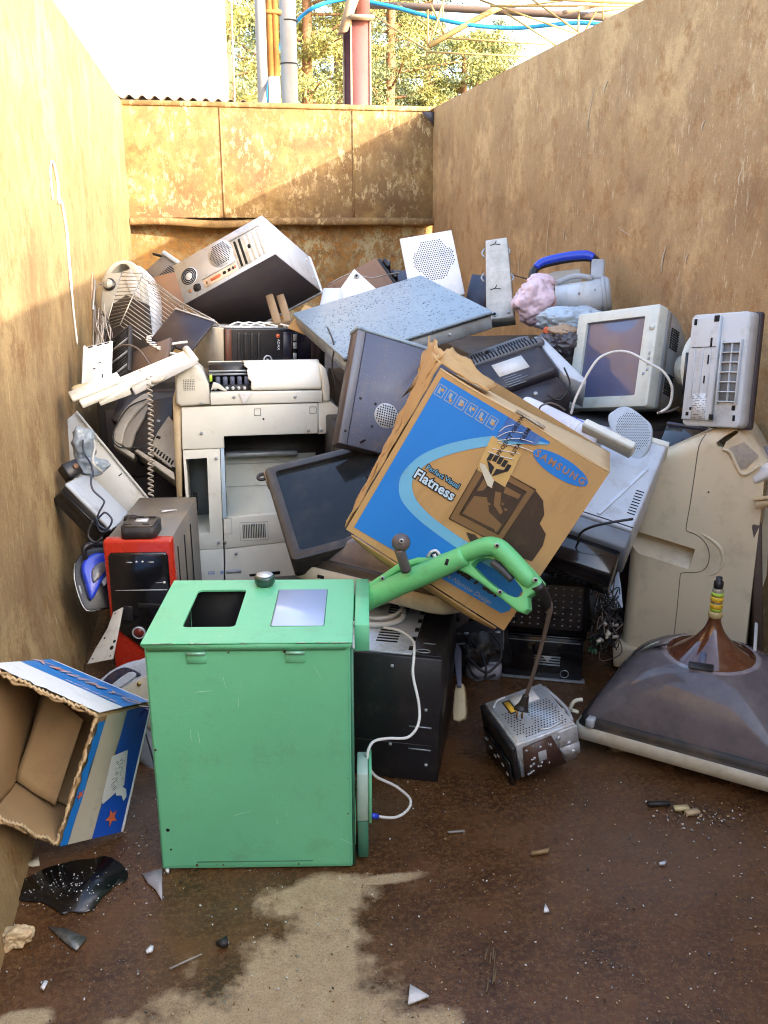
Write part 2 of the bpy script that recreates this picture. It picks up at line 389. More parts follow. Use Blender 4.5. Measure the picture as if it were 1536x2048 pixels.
bluepl = mat('blue_plastic', (.018,.055,.55), .3, dirt_amt=.2, dirt=(.12,.14,.2), coat=.2)
redpl = mat('red_plastic', (.50,.028,.012), .25, var=.15, dirt_amt=.2, dirt=(.25,.05,.03), coat=.3)
card = mat('cardboard', (.46,.285,.115), .8, var=.14, scale=9, dirt_amt=.25, dirt=(.27,.15,.06), bump=.04, bscale=90, streak=(1,1,.2))
cardl = mat('pale_cardboard', (.55,.40,.22), .8, var=.12, scale=9, dirt_amt=.2, dirt=(.40,.26,.12), bump=.04, bscale=90)
pblue = mat('printed_blue', (.010,.19,.62), .5, var=.12, dirt_amt=.12, dirt=(.10,.2,.4))
plblue = mat('printed_light_blue', (.14,.42,.66), .5, var=.08, dirt_amt=.1)
pdark = mat('printed_dark_brown', (.045,.026,.016), .6, var=.2, dirt_amt=.2, dirt=(.12,.07,.03))
pmid = mat('printed_tan_brown', (.19,.105,.042), .6, var=.2, dirt_amt=.2)
pwhite = mat('printed_white', (.78,.78,.76), .6, var=.04, dirt_amt=.15, dirt=(.5,.44,.36))
pred = mat('printed_orange_red', (.62,.13,.05), .6, var=.1, dirt_amt=.1)
pblack = mat('printed_black', (.012,.012,.016), .5, dirt_amt=0, bump=0)
ppale = mat('printed_pale_grey', (.30,.36,.42), .6, dirt_amt=0, bump=0)
pskin = mat('printed_salmon', (.55,.36,.34), .6, dirt_amt=0, bump=0)
yellow = mat('yellow_label', (.72,.43,.03), .5, dirt_amt=.2, bump=0)
label_m = mat('white_paper_label', (.70,.70,.68), .6, dirt_amt=.25, bump=0)
def label_print(name, base=(.72,.72,.70), ink=(.12,.12,.13), sc_=(90, 90, 220), th=.55):
    m, t, b = base_mat(name); tc = ND(t, 'ShaderNodeTexCoord').outputs['Object']
    n = noise_n(t, tc, 1.0, 1, .4, sc_); wv = ND(t, 'ShaderNodeTexWave'); wv.bands_direction = 'Z'; wv.inputs['Scale'].default_value = 55
    t.links.new(tc, wv.inputs[0])
    f = math_n(t, 'MULTIPLY', ramp(t, n, th-.03, th+.03), ramp(t, wv.outputs[1], .5, .6))
    t.links.new(mix(t, f, base, ink), b.inputs['Base Color']); b.inputs['Roughness'].default_value = .6; MC[name] = m; return m
lprint = label_print('printed_label'); lprint2 = label_print('printed_dark_label', (.22,.17,.15), (.55,.5,.46), (160,160,300), .5)
glass_d = mat('dark_screen_glass', (.012,.015,.018), .07, var=.3, scale=4, dirt_amt=.45, dirt=(.05,.046,.04), bump=.003, spec=.3)
glass_b = mat('grey_screen_glass', (.11,.115,.20), .14, var=.25, dirt_amt=.3, dirt=(.14,.11,.08), bump=.004, coat=.5)
amber = mat('amber_tube_glass', (.10,.030,.012), .09, var=.4, scale=11, dirt_amt=.4, dirt=(.20,.10,.06), bump=.002, coat=.8)
cone = mat('tube_graphite_coating', (.235,.20,.215), .16, var=.40, scale=6, dirt_amt=.55, dirt=(.40,.36,.34), bump=.006, coat=.6)
clear = mat('clear_plastic_window', (.46,.56,.80), .38, var=.05, dirt_amt=.15, dirt=(.5,.55,.6), bump=.002, coat=.4)
cabw = mat('white_cable', (.72,.71,.66), .45, dirt_amt=.2); cabk = mat('black_cable', (.012,.012,.013), .45, dirt_amt=.25, dirt=(.08,.06,.05))
cabb = mat('brown_grey_cable', (.13,.10,.085), .5, dirt_amt=.3); cabc = mat('taupe_cable', (.33,.29,.25), .5, dirt_amt=.2)
pink = mat('pink_plastic_film', (.74,.57,.65), .32, var=.15, dirt_amt=.2, dirt=(.4,.26,.28), coat=.2)
bluefilm = mat('pale_blue_plastic_film', (.40,.50,.60), .3, var=.25, dirt_amt=.25, coat=.3)
darkfilm = mat('dark_plastic_film', (.06,.055,.07), .3, var=.4, dirt_amt=.35, dirt=(.25,.19,.13), coat=.3)
brownp = mat('brown_plastic', (.20,.105,.055), .5, dirt_amt=.3); wood = mat('weathered_wood', (.27,.19,.115), .8, var=.3, scale=12, dirt_amt=.5, dirt=(.12,.08,.05), streak=(1,1,.15))
orange_p = mat('orange_plastic', (.55,.21,.07), .5); lime = mat('lime_green_plastic', (.45,.65,.06), .4)
dirtyw = mat('dirty_cracked_white_paint', (.56,.55,.50), .55, var=.2, dirt_amt=.75, dirt=(.22,.19,.15), scale=11)
brass = mat('brass', (.55,.38,.14), .3, metal=.9, dirt_amt=.1)
copper = mat('red_copper_coil', (.50,.09,.03), .35, dirt_amt=.3)
def wet_mat():
    m, t, b = base_mat('wet_blue_grey_sheet'); tc = ND(t, 'ShaderNodeTexCoord').outputs['Object']
    n1 = noise_n(t, tc, 5, 5, .6); c = mix(t, n1, (.17,.235,.30), (.27,.35,.42))
    v = ND(t, 'ShaderNodeTexVoronoi'); v.inputs['Scale'].default_value = 85; mp = ND(t, 'ShaderNodeMapping'); mp.inputs['Scale'].default_value = (.55,1,1)
    t.links.new(tc, mp.inputs[0]); t.links.new(mp.outputs[0], v.inputs['Vector'])
    g = noise_n(t, tc, 9, 3, .6); d = ramp(t, v.outputs['Distance'], .22, .34, (1,)*3, (0,)*3)
    d = math_n(t, 'MULTIPLY', d, ramp(t, g, .42, .5))
    c = mix(t, math_n(t, 'MULTIPLY', d, .5), c, (.085,.125,.17)); t.links.new(c, b.inputs['Base Color'])
    b.inputs['Roughness'].default_value = .42
    bp = ND(t, 'ShaderNodeBump'); bp.inputs['Strength'].default_value = .6; bp.inputs['Distance'].default_value = .003
    t.links.new(d, bp.inputs['Height']); t.links.new(bp.outputs[0], b.inputs['Normal']); return m
M_wet = wet_mat()
# ------------------------------------------------------------ ground and container
asph = mat('yard_asphalt', (.06,.058,.054), .85, var=.3, scale=3, dirt_amt=.4, dirt=(.12,.10,.075))
g = MB().box(-900, 900, -900, 900, -.6, -.15).build('ground', asph); g['kind'] = 'structure'
XL, XR, HT, YB, YF = -.57, 1.83, 2.39, 7.80, -2.6  # front end lies unseen behind the camera, lengthened to keep the sun out
skip = thing('waste_container', 'large rusty open-topped steel skip that holds the whole heap of scrap', 'container')
def wall(name, x, sgn, m):
    def fn(u, v):
        y = YF+(YB-YF)*u; z = .0+(HT)*v
        xx = x if z > .355 else x-sgn*.062*(1-z/.355)
        p = V((y*.9, z*1.1, x*3)); dz = .010*noise.noise(p*.8)+.004*noise.noise(p*2.7)
        edge = min(1, v*8, (1-v)*8)
        return V((xx+dz*edge, y, z))
    b = MB().grid(fn, 70, 27)
    b.box(min(x+sgn*.003, x+sgn*.05), max(x+sgn*.003, x+sgn*.05), YF, YB, HT-.06, HT+.004, .004)
    for k in range(11):
        y = YF+.2+k*1.0; b.box(min(x+sgn*.02, x+sgn*.13), max(x+sgn*.02, x+sgn*.13), y, y+.08, -.1, HT-.07)
    b.box(min(x+sgn*.012, x+sgn*.018), max(x+sgn*.012, x+sgn*.018), YF, YB, 0, HT-.06)
    return b.build(name, m, skip)
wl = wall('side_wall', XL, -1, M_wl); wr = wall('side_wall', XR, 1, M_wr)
fb = MB(); fb.grid(lambda u, v: V((XL+(XR-XL)*u, YF+(YB-YF)*v, .0+.004*noise.noise(V((u*5, v*14, 2))))), 40, 120)
fb.box(XL-.1, XR+.1, YF, YB, -.13, -.02); fb.build('floor_plate', M_floor, skip)
bk = thing_back = MB()
# back wall: three upper panels with welded seams, a cross bar, a lower panel
edges = [XL-.03, .154, 1.183, XR+.03]
for i in range(3):
    a, b_ = edges[i]+(.004 if i else 0), edges[i+1]-.004
    def fn(u, v, a=a, b_=b_, i=i):
        x = a+(b_-a)*u; z = 1.56+(HT-1.56)*v
        e = min(1, u*6, (1-u)*6, v*6, (1-v)*6)
        return V((x, YB+e*(.030*noise.noise(V((x*1.5+i*7, z*1.5, 1)))+.012*noise.noise(V((x*5, z*5, i)))), z))
    MB().grid(fn, 30, 20).build('back_panel', M_bu, skip)
for x in edges[1:3]: sm = MB(); sm.tube([(x, YB-.002, z) for z in (1.56, 1.8, 2.1, HT-.03)], .008, 6); sm.build('weld_seam', M_bu, skip)
MB().grid(lambda u, v: V((XL-.03+(XR-XL+.06)*u, YB+.05+.02*noise.noise(V((u*4, v*3, 5))), 1.50*v)), 40, 24).build('lower_back_panel', M_bl, skip)
def bar(u, v):
    x = XL+(XR-XL)*u; dent = math.exp(-((u-.30)/.12)**2)*.035
    prof = [(0, 1.562), (-.075, 1.556), (-.085, 1.548), (-.085, 1.512), (-.075, 1.502), (.05, 1.498)]
    k = v*5; i = min(4, int(k)); f_ = k-i; y = prof[i][0]*(1-f_)+prof[i+1][0]*f_; z = prof[i][1]*(1-f_)+prof[i+1][1]*f_
    return V((x, YB+y-dent*.6*(1 if y < 0 else 0), z-dent*.7+.006*noise.noise(V((u*7, 0, 0)))))
MB().grid(bar, 48, 10).build('cross_bar', M_bu, skip)
MB().box(XL-.05, XR+.05, YB-.012, YB+.10, HT-.025, HT+.012, .005).build('top_rim', M_bu, skip)
MB().box(XL-.1, XR+.1, YB+.09, YB+.12, -.1, HT-.03).build('outer_skin', M_bu, skip)
cb = MB().prism([(XR-.10, HT-.03), (XR, HT-.03), (XR, HT-.14), (XR-.03, HT-.1)], YB-.03, YB-.02); cb.build('corner_gusset', purple, skip)
chalk = mat('white_chalk_line', (.80,.78,.76), .7, dirt_amt=.2)
ck = MB()
pts = [(106,400),(101,350),(103,322),(109,335),(116,370),(118,405),(122,402),(128,430),(134,470),(137,510),(140,545),(145,600),(150,650),(155,690)]
P3 = [on_x(x, y, XL+.008) for x, y in pts]; ck.tube(P3, [.004]*3+[.006]*8+[.004]*3, 6, 3); ck.build('chalk_mark', chalk, skip)
sk = MB()
for (x0, y0, x1, y1, r_) in ((1332,492,1322,548,.006),(1188,178,1174,262,.005),(1100,425,1092,515,.003),(1238,455,1262,472,.003),(1300,640,1335,655,.003),(1216,160,1208,186,.006),(1410,240,1404,262,.005),(1484,340,1478,372,.005),(1040,500,1036,560,.003),(1130,455,1128,478,.004),(1378,505,1372,528,.004)):
    a_, b_ = on_x(x0, y0, XR-.004), on_x(x1, y1, XR-.004); m_ = a_.lerp(b_, .5)+V((0, .01, 0)); sk.tube([a_, m_, b_], [r_*.3, r_, r_*.4], 6, 3, flat=.4, nrm=(1,0,0))
o = sk.build('scratch_marks', mat('pale_scraped_paint', (.55,.46,.34), .7), skip); o['kind'] = 'stuff'
# ------------------------------------------------------------ beyond the container
plaster = mat('cream_plaster', (.27,.25,.21), .8, var=.04, scale=1, dirt_amt=.1, dirt=(.6,.55,.48))
bd = thing('white_building', 'plain pale plastered building behind the left end of the container', 'building')
p0 = on_y(60, 195, 14.0); p1 = on_y(458, 195, 14.0)
MB().box(p0.x-6, p1.x, 14, 22, -.2, 8.5).build('wall', plaster, bd)
MB().box(p0.x-6.2, p1.x+.15, 13.8, 22.2, 8.5, 8.7).build('roof', purple, bd)
MB().box(p0.x-6, p1.x+.03, 13.96, 14.0, -.2, .5).build('plinth', greyp, bd)
rs = thing('lean_to_shed', 'low shed roof of grey brown corrugated sheet just above the container back edge', 'shed')
rust = mat('corrugated_sheet', (.22,.17,.13), .6, metal=.2, dirt_amt=.5); a = on_y(225, 186, 9.2); b_ = on_y(505, 199, 9.2)
def cor(u, v):
    x = a.x+(b_.x-a.x)*u; return V((x, 9.2+1.6*v, a.z+(b_.z-a.z)*u-.10*v-.02+.016*math.sin(u*2*math.pi*11)))
MB().grid(cor, 104, 4, thick=.004).build('roof', rust, rs)
MB().box(a.x+.02, b_.x-.02, 9.28, 9.33, a.z-.16, a.z-.05).build('fascia', rust, rs)
for xx in (a.x+.1, b_.x-.1): MB().box(xx-.05, xx+.05, 9.34, 9.44, -.15, a.z-.03).build('post', wood, rs)
o = MB().box(-9, 9, -7.5, -4.2, -.2, 3.4).build('unseen_light_block', mat('light_block_plaster', (.48,.39,.29), .8)); o['kind'] = 'structure'  # block added out of view behind the camera to cut light on front faces
# poles
polem = mat('weathered_pole', (.34,.36,.36), .7, var=.25, scale=5, dirt_amt=.6, dirt=(.30,.18,.13), streak=(1,1,.2))
polem2 = mat('mossy_pole', (.40,.35,.31), .75, var=.3, scale=5, dirt_amt=.6, dirt=(.22,.17,.13), streak=(1,1,.2))
pipem = mat('rusty_orange_pipe', (.36,.155,.035), .7, var=.3, scale=6, dirt_amt=.6, dirt=(.16,.06,.02))
alu = mat('aluminium_sleeve', (.66,.68,.70), .35, metal=.5, dirt_amt=.1)
hosem = mat('blue_hose_plastic', (.02,.26,.55), .35, dirt_amt=.1)
def vert(px, Y, r, zb, zt, name, m, par=None, seg=14, lean=0):
    p = on_y(px, 120, Y); return MB().cyl((p.x+lean, Y, zb), (p.x, Y, zt), r, r*.93, seg).build(name, m, par)
tag(vert(527, 10.9, .078, -.15, 6.5, 'wooden_pole', polem2), 'greyish brown timber pole left of the orange rusty pipes', 'pole')
gp = thing('utility_pole', 'pale grey pole with two dark bands just right of the orange rusty pipes', 'pole')
vert(578, 10.2, .085, -.15, 6.5, 'shaft', polem, gp)
pb = MB()
for y in (42, 128): q = on_y(578, y, 10.2); pb.cyl((q.x, 10.2, q.z-.006), (q.x, 10.2, q.z+.006), .088, seg=14)
pb.build('band', blackm, gp)
rp = thing('rusty_pipe_bundle', 'orange rusted pair of pipes strapped together above a bright metal sleeve', 'pipe')
for px in (541, 552): vert(px, 9.9, .034, 2.5, 6.4, 'pipe', pipem, rp, 10)
q = on_y(547, 25, 9.9); MB().box(q.x-.075, q.x+.075, 9.855, 9.945, q.z-.02, q.z+.02, .01).build('strap', pipem, rp)
q = on_y(548, 155, 9.9); MB().cyl((q.x+.01, 9.88, -.15), (q.x, 9.88, q.z), .057, seg=18).build('sleeve', alu, rp)
# I-beam post
ibm = mat('red_oxide_steel', (.20,.075,.07), .6, var=.12, dirt_amt=.3, dirt=(.12,.05,.04)); ibr = mat('tan_rusty_steel', (.42,.29,.19), .7, dirt_amt=.4)
ib = thing('steel_column', 'dark red painted steel I-beam column standing behind the container', 'column')
xa, xb = on_y(703, 120, 9.5).x, on_y(740, 120, 9.5).x; zt = on_y(715, 40, 9.5).z
MB().box(xa, xb, 9.5, 9.515, -.15, zt).build('flange', ibm, ib); xc = on_y(688, 120, 9.75).x
MB().box(xc, xc+(xb-xa), 9.75, 9.765, -.15, zt).build('flange', ibm, ib); MB().box((xa+xc)/2+.07, (xa+xc)/2+.085, 9.516, 9.749, -.15, zt).build('web', ibm, ib)
for q_, y_ in ((xa-.012, 9.49), (xb-.006, 9.49), (xc-.012, 9.74)): MB().box(q_, q_+.016, y_, y_+.0095, -.15, zt).build('edge_strip', ibr, ib)
MB().box(xa-.02, xb+.03, 9.40, 9.83, zt, zt+.03).build('cap_plate', ibr, ib)
h0 = on_y(718, 20, 9.55); MB().prism([(h0.x-.20, zt-.12), (h0.x-.12, zt-.10), (h0.x+.02, zt+.25), (h0.x-.02, zt+.5), (h0.x-.1, zt+.2)], 9.46, 9.62).build('bracket', ibr, ib)
MB().box(xb-.12, xb, 9.5, 9.7, zt+.03, zt+.7).build('upper_stub', ibm, ib)
# overhead truss
trm = mat('yellow_truss_paint', (.46,.33,.12), .6, var=.2, dirt_amt=.5, dirt=(.25,.13,.06)); trb = mat('brown_beam', (.16,.11,.085), .7, dirt_amt=.4)
tr = thing('overhead_truss', 'yellow painted steel lattice truss spanning above the right wall', 'truss')
def bar_px(p, r, name, m=trm, flat=1): MB().tube([at(*q) for q in p], r, 6, 1).build(name, m, tr)
bar_px([(735,10,9.6),(870,15,9.4),(1100,28,9.2),(1340,42,9.0)], .035, 'main_chord', trb)
bar_px([(870,-15,9.0),(1300,5,8.8)], .025, 'main_chord')
bar_px([(1045,-8,9.1),(945,42,9.2),(858,92,9.2)], .028, 'diagonal')
for p in ([(740,25,9.5),(850,98,9.3)], [(795,8,9.4),(890,76,9.2)], [(888,0,9.2),(858,95,9.2)], [(862,10,9.2),(895,80,9.3)], [(886,0,9.3),(886,80,9.3)], [(856,20,9.2),(856,95,9.2)],
          [(890,76,9.2),(1115,90,9.1)], [(852,104,9.3),(1075,114,9.2)], [(960,0,9.1),(1160,70,9.0)], [(1010,25,9.1),(1115,92,9.0)], [(1060,-4,9.1),(1180,80,9.0)],
          [(1205,0,9.0),(1170,62,9.0)], [(1158,20,9.0),(1156,62,9.0)], [(1204,5,9.0),(1206,40,9.0)], [(800,0,9.2),(1010,-8,9.0)], [(1010,16,9.3),(1230,-12,9.1)], [(1170,28,9.2),(1260,15,9.1)], [(980,12,9.0),(1300,12,8.9)]):
    bar_px(p, .0095, 'brace')
MB().box(-.35, .35, -.04, .04, -.02, .02, M=Matrix.Translation(at(1185,12,9.0)) @ Matrix.Rotation(.35, 4, 'Z') @ Matrix.Rotation(-.25, 4, 'Y')).build('gusset_plate', ibr, tr)
q = at(1340,42,9.0); MB().box(q.x, q.x+.2, q.y-.1, q.y+.1, -.15, q.z+.4).build('support_post', trb, tr)
hs = MB().tube([at(x, y, d) for x, y, d in [(537,205,9.85),(536,180,9.85),(541,150,9.9),(560,90,10.0),(590,48,9.6),(606,30,9.5),(630,14,9.4),(664,3,9.4),(700,-2,9.4),(745,5,9.35),(800,17,9.3),(860,34,9.3),(920,47,9.2),(980,54,9.2),(1040,56,9.2),(1100,50,9.1),(1150,46,9.1),(1200,48,9.1),(1290,60,9.1)]], .019, 8, 3)
tag(hs.build('blue_hose', hosem), 'bright blue hose looping high across the trees and truss', 'hose')
rope = MB().tube([on_y(462, 0-60, 12), on_y(464, 60, 12), on_y(469, 195, 12), on_y(470, 300, 12)], .012, 6, 2)
tag(rope.build('hanging_rope', ibr), 'thin pale rope hanging down beside the white building corner', 'rope')
# pines
leafA = mat('pine_needles_yellow_green', (.30,.29,.085), .6, var=.35, scale=.9, dirt_amt=.3, dirt=(.26,.22,.06), bump=0); leafB = mat('pine_needles_dark', (.17,.205,.09), .6, var=.35, scale=.9, dirt_amt=.2, dirt=(.14,.15,.05), bump=0)  # two needle colours, yellow-green and a darker green
barkm = mat('pine_bark', (.30,.15,.075), .8, var=.35, scale=4, dirt_amt=.5, dirt=(.13,.08,.055))
def pine(x, y, h, rad, seed, label, z0, dens=1.0, dark=.4):
    r = random.Random(seed); root = thing('pine_tree', label, 'tree', Matrix.Translation((x, y, -.15)), 'pine trees behind the container')
    tk = MB(); bx_, by_ = r.uniform(-.06,.06), r.uniform(-.06,.06); bend = [V((bx_*k+r.uniform(-.04,.04), by_*k+r.uniform(-.04,.04), h*k/6)) for k in range(7)]
    tk.tube(bend, [.17*(1-.12*k) for k in range(7)], 8, 3); ft = bmesh.new()
    tips = []
    nl = int(44*dens)
    for i in range(nl):
        f_ = z0/h+(1-z0/h)*(i+.5)/nl; k = f_*6; j = min(5, int(k)); b0 = bend[j].lerp(bend[j+1], k-j)
        an = r.uniform(0, 2*math.pi); L = rad*(1-.55*(f_-z0/h)/(1-z0/h))*r.uniform(.55, 1.1)
        d = V((math.cos(an), math.sin(an), r.uniform(.0, .4))); pm = b0+d*L*.5+V((0,0,-.05)); pe = b0+d*L+V((0,0,r.uniform(-.1,.25)))
        tk.tube([b0, pm, pe], [.035, .022, .008], 5, 2)
        for q in range(int(r.uniform(6, 10))): tips.append(b0.lerp(pe, r.uniform(.3, 1.0))+V((r.gauss(0,.16), r.gauss(0,.16), r.gauss(0,.10)))*L*.7)
    tk.build('trunk', barkm, root)
    for c in tips:
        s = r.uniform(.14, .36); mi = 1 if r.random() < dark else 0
        for q in range(int(150*s/.3)):
            p = c+V((r.gauss(0,1), r.gauss(0,1), r.gauss(0,.6)))*s*.55
            n = V((r.gauss(0,1), r.gauss(0,1), r.gauss(0,1))).normalized(); t = n.orthogonal().normalized()
            t = Matrix.Rotation(r.uniform(0, 6.3), 3, n) @ t; u = n.cross(t); l = r.uniform(.028, .062); wd = l*r.uniform(.2, .34)
            vs_ = [ft.verts.new(p+t*l), ft.verts.new(p+u*wd), ft.verts.new(p-t*l), ft.verts.new(p-u*wd)]
            fc = ft.faces.new(vs_); fc.material_index = mi
    me = bpy.data.meshes.new('crown'); ft.to_mesh(me); ft.free(); me.materials.append(leafA); me.materials.append(leafB)
    o = bpy.data.objects.new('crown', me); COL.objects.link(o); o.parent = root
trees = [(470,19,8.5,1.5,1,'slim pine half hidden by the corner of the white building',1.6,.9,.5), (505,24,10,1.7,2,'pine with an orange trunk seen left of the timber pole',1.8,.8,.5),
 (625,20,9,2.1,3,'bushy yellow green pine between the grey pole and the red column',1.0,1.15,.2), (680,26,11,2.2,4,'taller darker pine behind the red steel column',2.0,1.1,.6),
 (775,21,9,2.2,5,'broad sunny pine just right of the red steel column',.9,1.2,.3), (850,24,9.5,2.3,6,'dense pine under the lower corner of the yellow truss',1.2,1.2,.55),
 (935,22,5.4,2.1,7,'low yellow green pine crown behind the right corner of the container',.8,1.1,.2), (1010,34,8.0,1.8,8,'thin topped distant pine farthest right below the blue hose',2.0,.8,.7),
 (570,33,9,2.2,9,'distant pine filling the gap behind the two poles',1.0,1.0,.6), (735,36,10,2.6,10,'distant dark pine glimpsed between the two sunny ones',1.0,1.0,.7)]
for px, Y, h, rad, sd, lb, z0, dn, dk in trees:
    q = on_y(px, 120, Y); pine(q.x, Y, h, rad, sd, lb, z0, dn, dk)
wd = MB()
tb = bmesh.new(); r = random.Random(5)
for i in range(9000):
    p = V((r.uniform(-22, 36), r.uniform(42, 50), 0)); hh = 4.2+1.6*noise.noise(p*.25); p.z = r.uniform(-.1, 1)*hh
    n = V((r.gauss(0,1), r.gauss(0,1), r.gauss(0,1))).normalized(); t = n.orthogonal().normalized(); u = n.cross(t); l = r.uniform(.2,.45)
    fc = tb.faces.new([tb.verts.new(p+t*l), tb.verts.new(p+u*l*.6), tb.verts.new(p-t*l), tb.verts.new(p-u*l*.6)]); fc.material_index = int(r.random() < .5)
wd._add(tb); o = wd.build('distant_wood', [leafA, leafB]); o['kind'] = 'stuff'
# ------------------------------------------------------------ the heap: dark filler boxes added so its gaps stay dark
def gap_filler(x0, x1, y0, y1, z1, label, m=blackm, z0=0.0, rz=0):
    cx, cy = (x0+x1)/2, (y0+y1)/2; M = Matrix.Translation((cx, cy, z0)) @ Matrix.Rotation(rz, 4, 'Z')
    t = thing('dark_filler_box', label, 'cabinet', M, 'dark filler boxes added in the heap')
    hx, hy, h = (x1-x0)/2, (y1-y0)/2, z1-z0
    MB().box(-hx, hx, -hy, hy, 0, h, .006).build('body', m, t)
    MB().box(-hx+.03, hx-.03, -hy-.008, -hy, .03, h-.03, .003).build('front_panel', purple, t)
    MB().box(-.05, .05, -hy-.02, -hy-.009, h*.6, h*.6+.015, .003).build('handle', blackm, t)
gap_filler(.50, 1.25, 3.35, 4.1, .90, 'dark filler box added under the wet blue grey flat unit')
gap_filler(.45, 1.0, 2.85, 3.28, .42, 'low dark filler box added under the tilted printed carton')
gap_filler(1.22, 1.80, 3.15, 4.0, .80, 'dark filler box added under the pale monitor against the right wall')
gap_filler(-.48, -.14, 3.95, 4.7, .80, 'dark filler box added under the wire rack by the left wall')
gap_filler(-.40, 1.2, 4.2, 5.2, .84, 'wide dark filler box added at the far back of the heap')
gap_filler(1.2, 1.78, 4.05, 5.0, .92, 'dark filler box added under the blue handled vacuum cleaner')
gap_filler(.42, .80, 3.32, 3.6, .80, 'narrow dark filler box added behind the grey cabinet with round mesh')
# ------------------------------------------------------------ silver tower PC on top
M, W, D, H = pose('silver_tower')
t = thing('computer_tower', 'silver desktop tower lying on top of the heap with its rear sockets showing', 'computer', M)
MB().box(0, W, .006, D-.03, .004, H, .004).build('case', silver, t)
MB().box(.004, W-.002, .0, D-.03, -.002, .003, .001).build('side_panel', purple, t)  # lower side of the silver case, coloured dark for the shade it lies in
MB().box(-.004, W+.003, D-.03, D, -.003, H+.003, .012, 2).build('front_bezel', lgrey, t)
rp = MB(); rp.prism(rrect(0, W, 0, H, .003, 1), .0, .006)
rp.build('rear_panel', silver, t)
def face_holes(name, cen, rad, step, r, par, y=-.0012, hexa=True, clip=None, m=hole, seg=6):
    b = MB(); n = int(rad/step)+2
    for i in range(-n, n+1):
        for j in range(-n, n+1):
            x = (i+(.5 if (j % 2 and hexa) else 0))*step; z = j*step*(.87 if hexa else 1)
            if clip(x, z) if clip else x*x+z*z < rad*rad: b.disc((cen[0]+x, y, cen[1]+z), r, seg=seg)
    return b.build(name, m, par)
def uv(u, v): return u*W, (1-v)*H
c = uv(.497, .33); MB().cyl((c[0], -.002, c[1]), (c[0], .001, c[1]), .062, seg=28).build('fan_plate', silver, t)
face_holes('vent_mesh', c, .053, .0088, .0031, t, -.003)
c = uv(.126, .44); fr = MB()
MB().cyl((c[0], -.0015, c[1]), (c[0], .001, c[1]), .042, seg=28).build('fan_plate', silver, t)
for r_ in (.037, .029, .021):
    fr.tube([(c[0]+r_*math.cos(a*.2618), -.0025, c[1]+r_*math.sin(a*.2618)) for a in range(24)], .0026, 5, 1, closed=True)
fr.build('fan_slots', hole, t)
c = uv(.169, .79); MB().prism(smooth_outline([(c[0]-.016, c[1]-.012), (c[0]+.014, c[1]-.018), (c[0]+.017, c[1]+.012), (c[0]-.012, c[1]+.018)], 2), -.004, .001).build('mains_socket', hole, t)
c = uv(.093, .78); MB().box(c[0]-.008, c[0]+.008, -.004, .001, c[1]-.009, c[1]+.009, .002).build('switch', brownp, t)
c = uv(.432, .80); MB().box(c[0]-.088, c[0]+.088, -.003, .001, c[1]-.020, c[1]+.020, .001).build('port_plate', mat('tan_port_plate', (.62,.50,.38), .5), t)
MB().box(c[0]-.09, c[0]+.09, -.006, .001, c[1]+.0215, c[1]+.029, .002).build('plate_lip', greyp, t)
for dx, wd_, m_ in ((-.072, .010, brownp), (-.025, .052, copper), (.022, .016, hole), (.047, .014, hole), (.068, .008, hole), (.079, .007, pred)):
    MB().box(c[0]+dx-wd_/2, c[0]+dx+wd_/2, -.007, -.002, c[1]-.007, c[1]+.007, .002).build('port', m_, t)
x0 = .625*W; MB().box(x0, .93*W, -.0025, .001, .1*H, .80*H, .001).build('slot_recess', steel, t)
MB().box(x0-.004, .94*W, -.008, .001, .81*H, .85*H, .002).build('slot_lip', greyp, t)
for i, m_ in enumerate((hole, hole, steel, steel, steel, steel)):
    xx = x0+.012+i*.0235; MB().box(xx, xx+(.012 if m_ is hole else .018), -.0045, -.002, .12*H, .76*H, .002).build('slot_cover', m_, t)
MB().prism(smooth_outline([(.79*W-.006, .42*H), (.79*W+.006, .44*H), (.79*W+.004, .52*H), (.79*W-.008, .5*H)], 2), -.0055, -.0046).build('slot_hole', hole, t)
for z in (.25, .75): MB().cyl((W, D*.82, H*z), (W+.003, D*.82, H*z), .006, seg=8).build('screw', steel, t)
# ------------------------------------------------------------ wet flat unit
M, W, D, H = pose('wet_box')
t = thing('flat_metal_unit', 'flat blue grey metal unit covered in raindrops lying across the heap', 'appliance', M)
MB().box(0, W, 0, D, H-.012, H, .005, 2).build('top_sheet', M_wet, t)
MB().box(.006, W-.006, .006, D-.006, 0, H-.013, .003).build('body', steel2, t)
MB().box(.0, W, -.001, .005, H-.016, H-.0125).build('edge_trim', black, t); MB().box(W-.005, W+.001, 0, D, H-.016, H-.0125).build('edge_trim', black, t)
for x in (.2, .42): MB().cyl((x, .002, .03), (x, .007, .03), .006, seg=8).build('screw', steel, t)
dr = MB(); r = random.Random(3)
for i in range(900):
    x, y = r.uniform(.01, W-.01), r.uniform(.01, D-.01)
    if noise.noise(V((x*5, y*5, 3))) < -.25: continue
    s = r.uniform(.0010, .0030)
    dr.lathe([(s, 0), (s*.75, s*.35), (0, s*.5)], 6, Matrix.Translation((x, y, H)) @ Matrix.Diagonal((r.uniform(.8, 1.9), .8, 1, 1)))
wm = mat('water_drop', (.05,.07,.10), .04, var=.1, dirt_amt=0, bump=0, coat=.6); o = dr.build('raindrops', wm, t); o['kind'] = 'stuff'
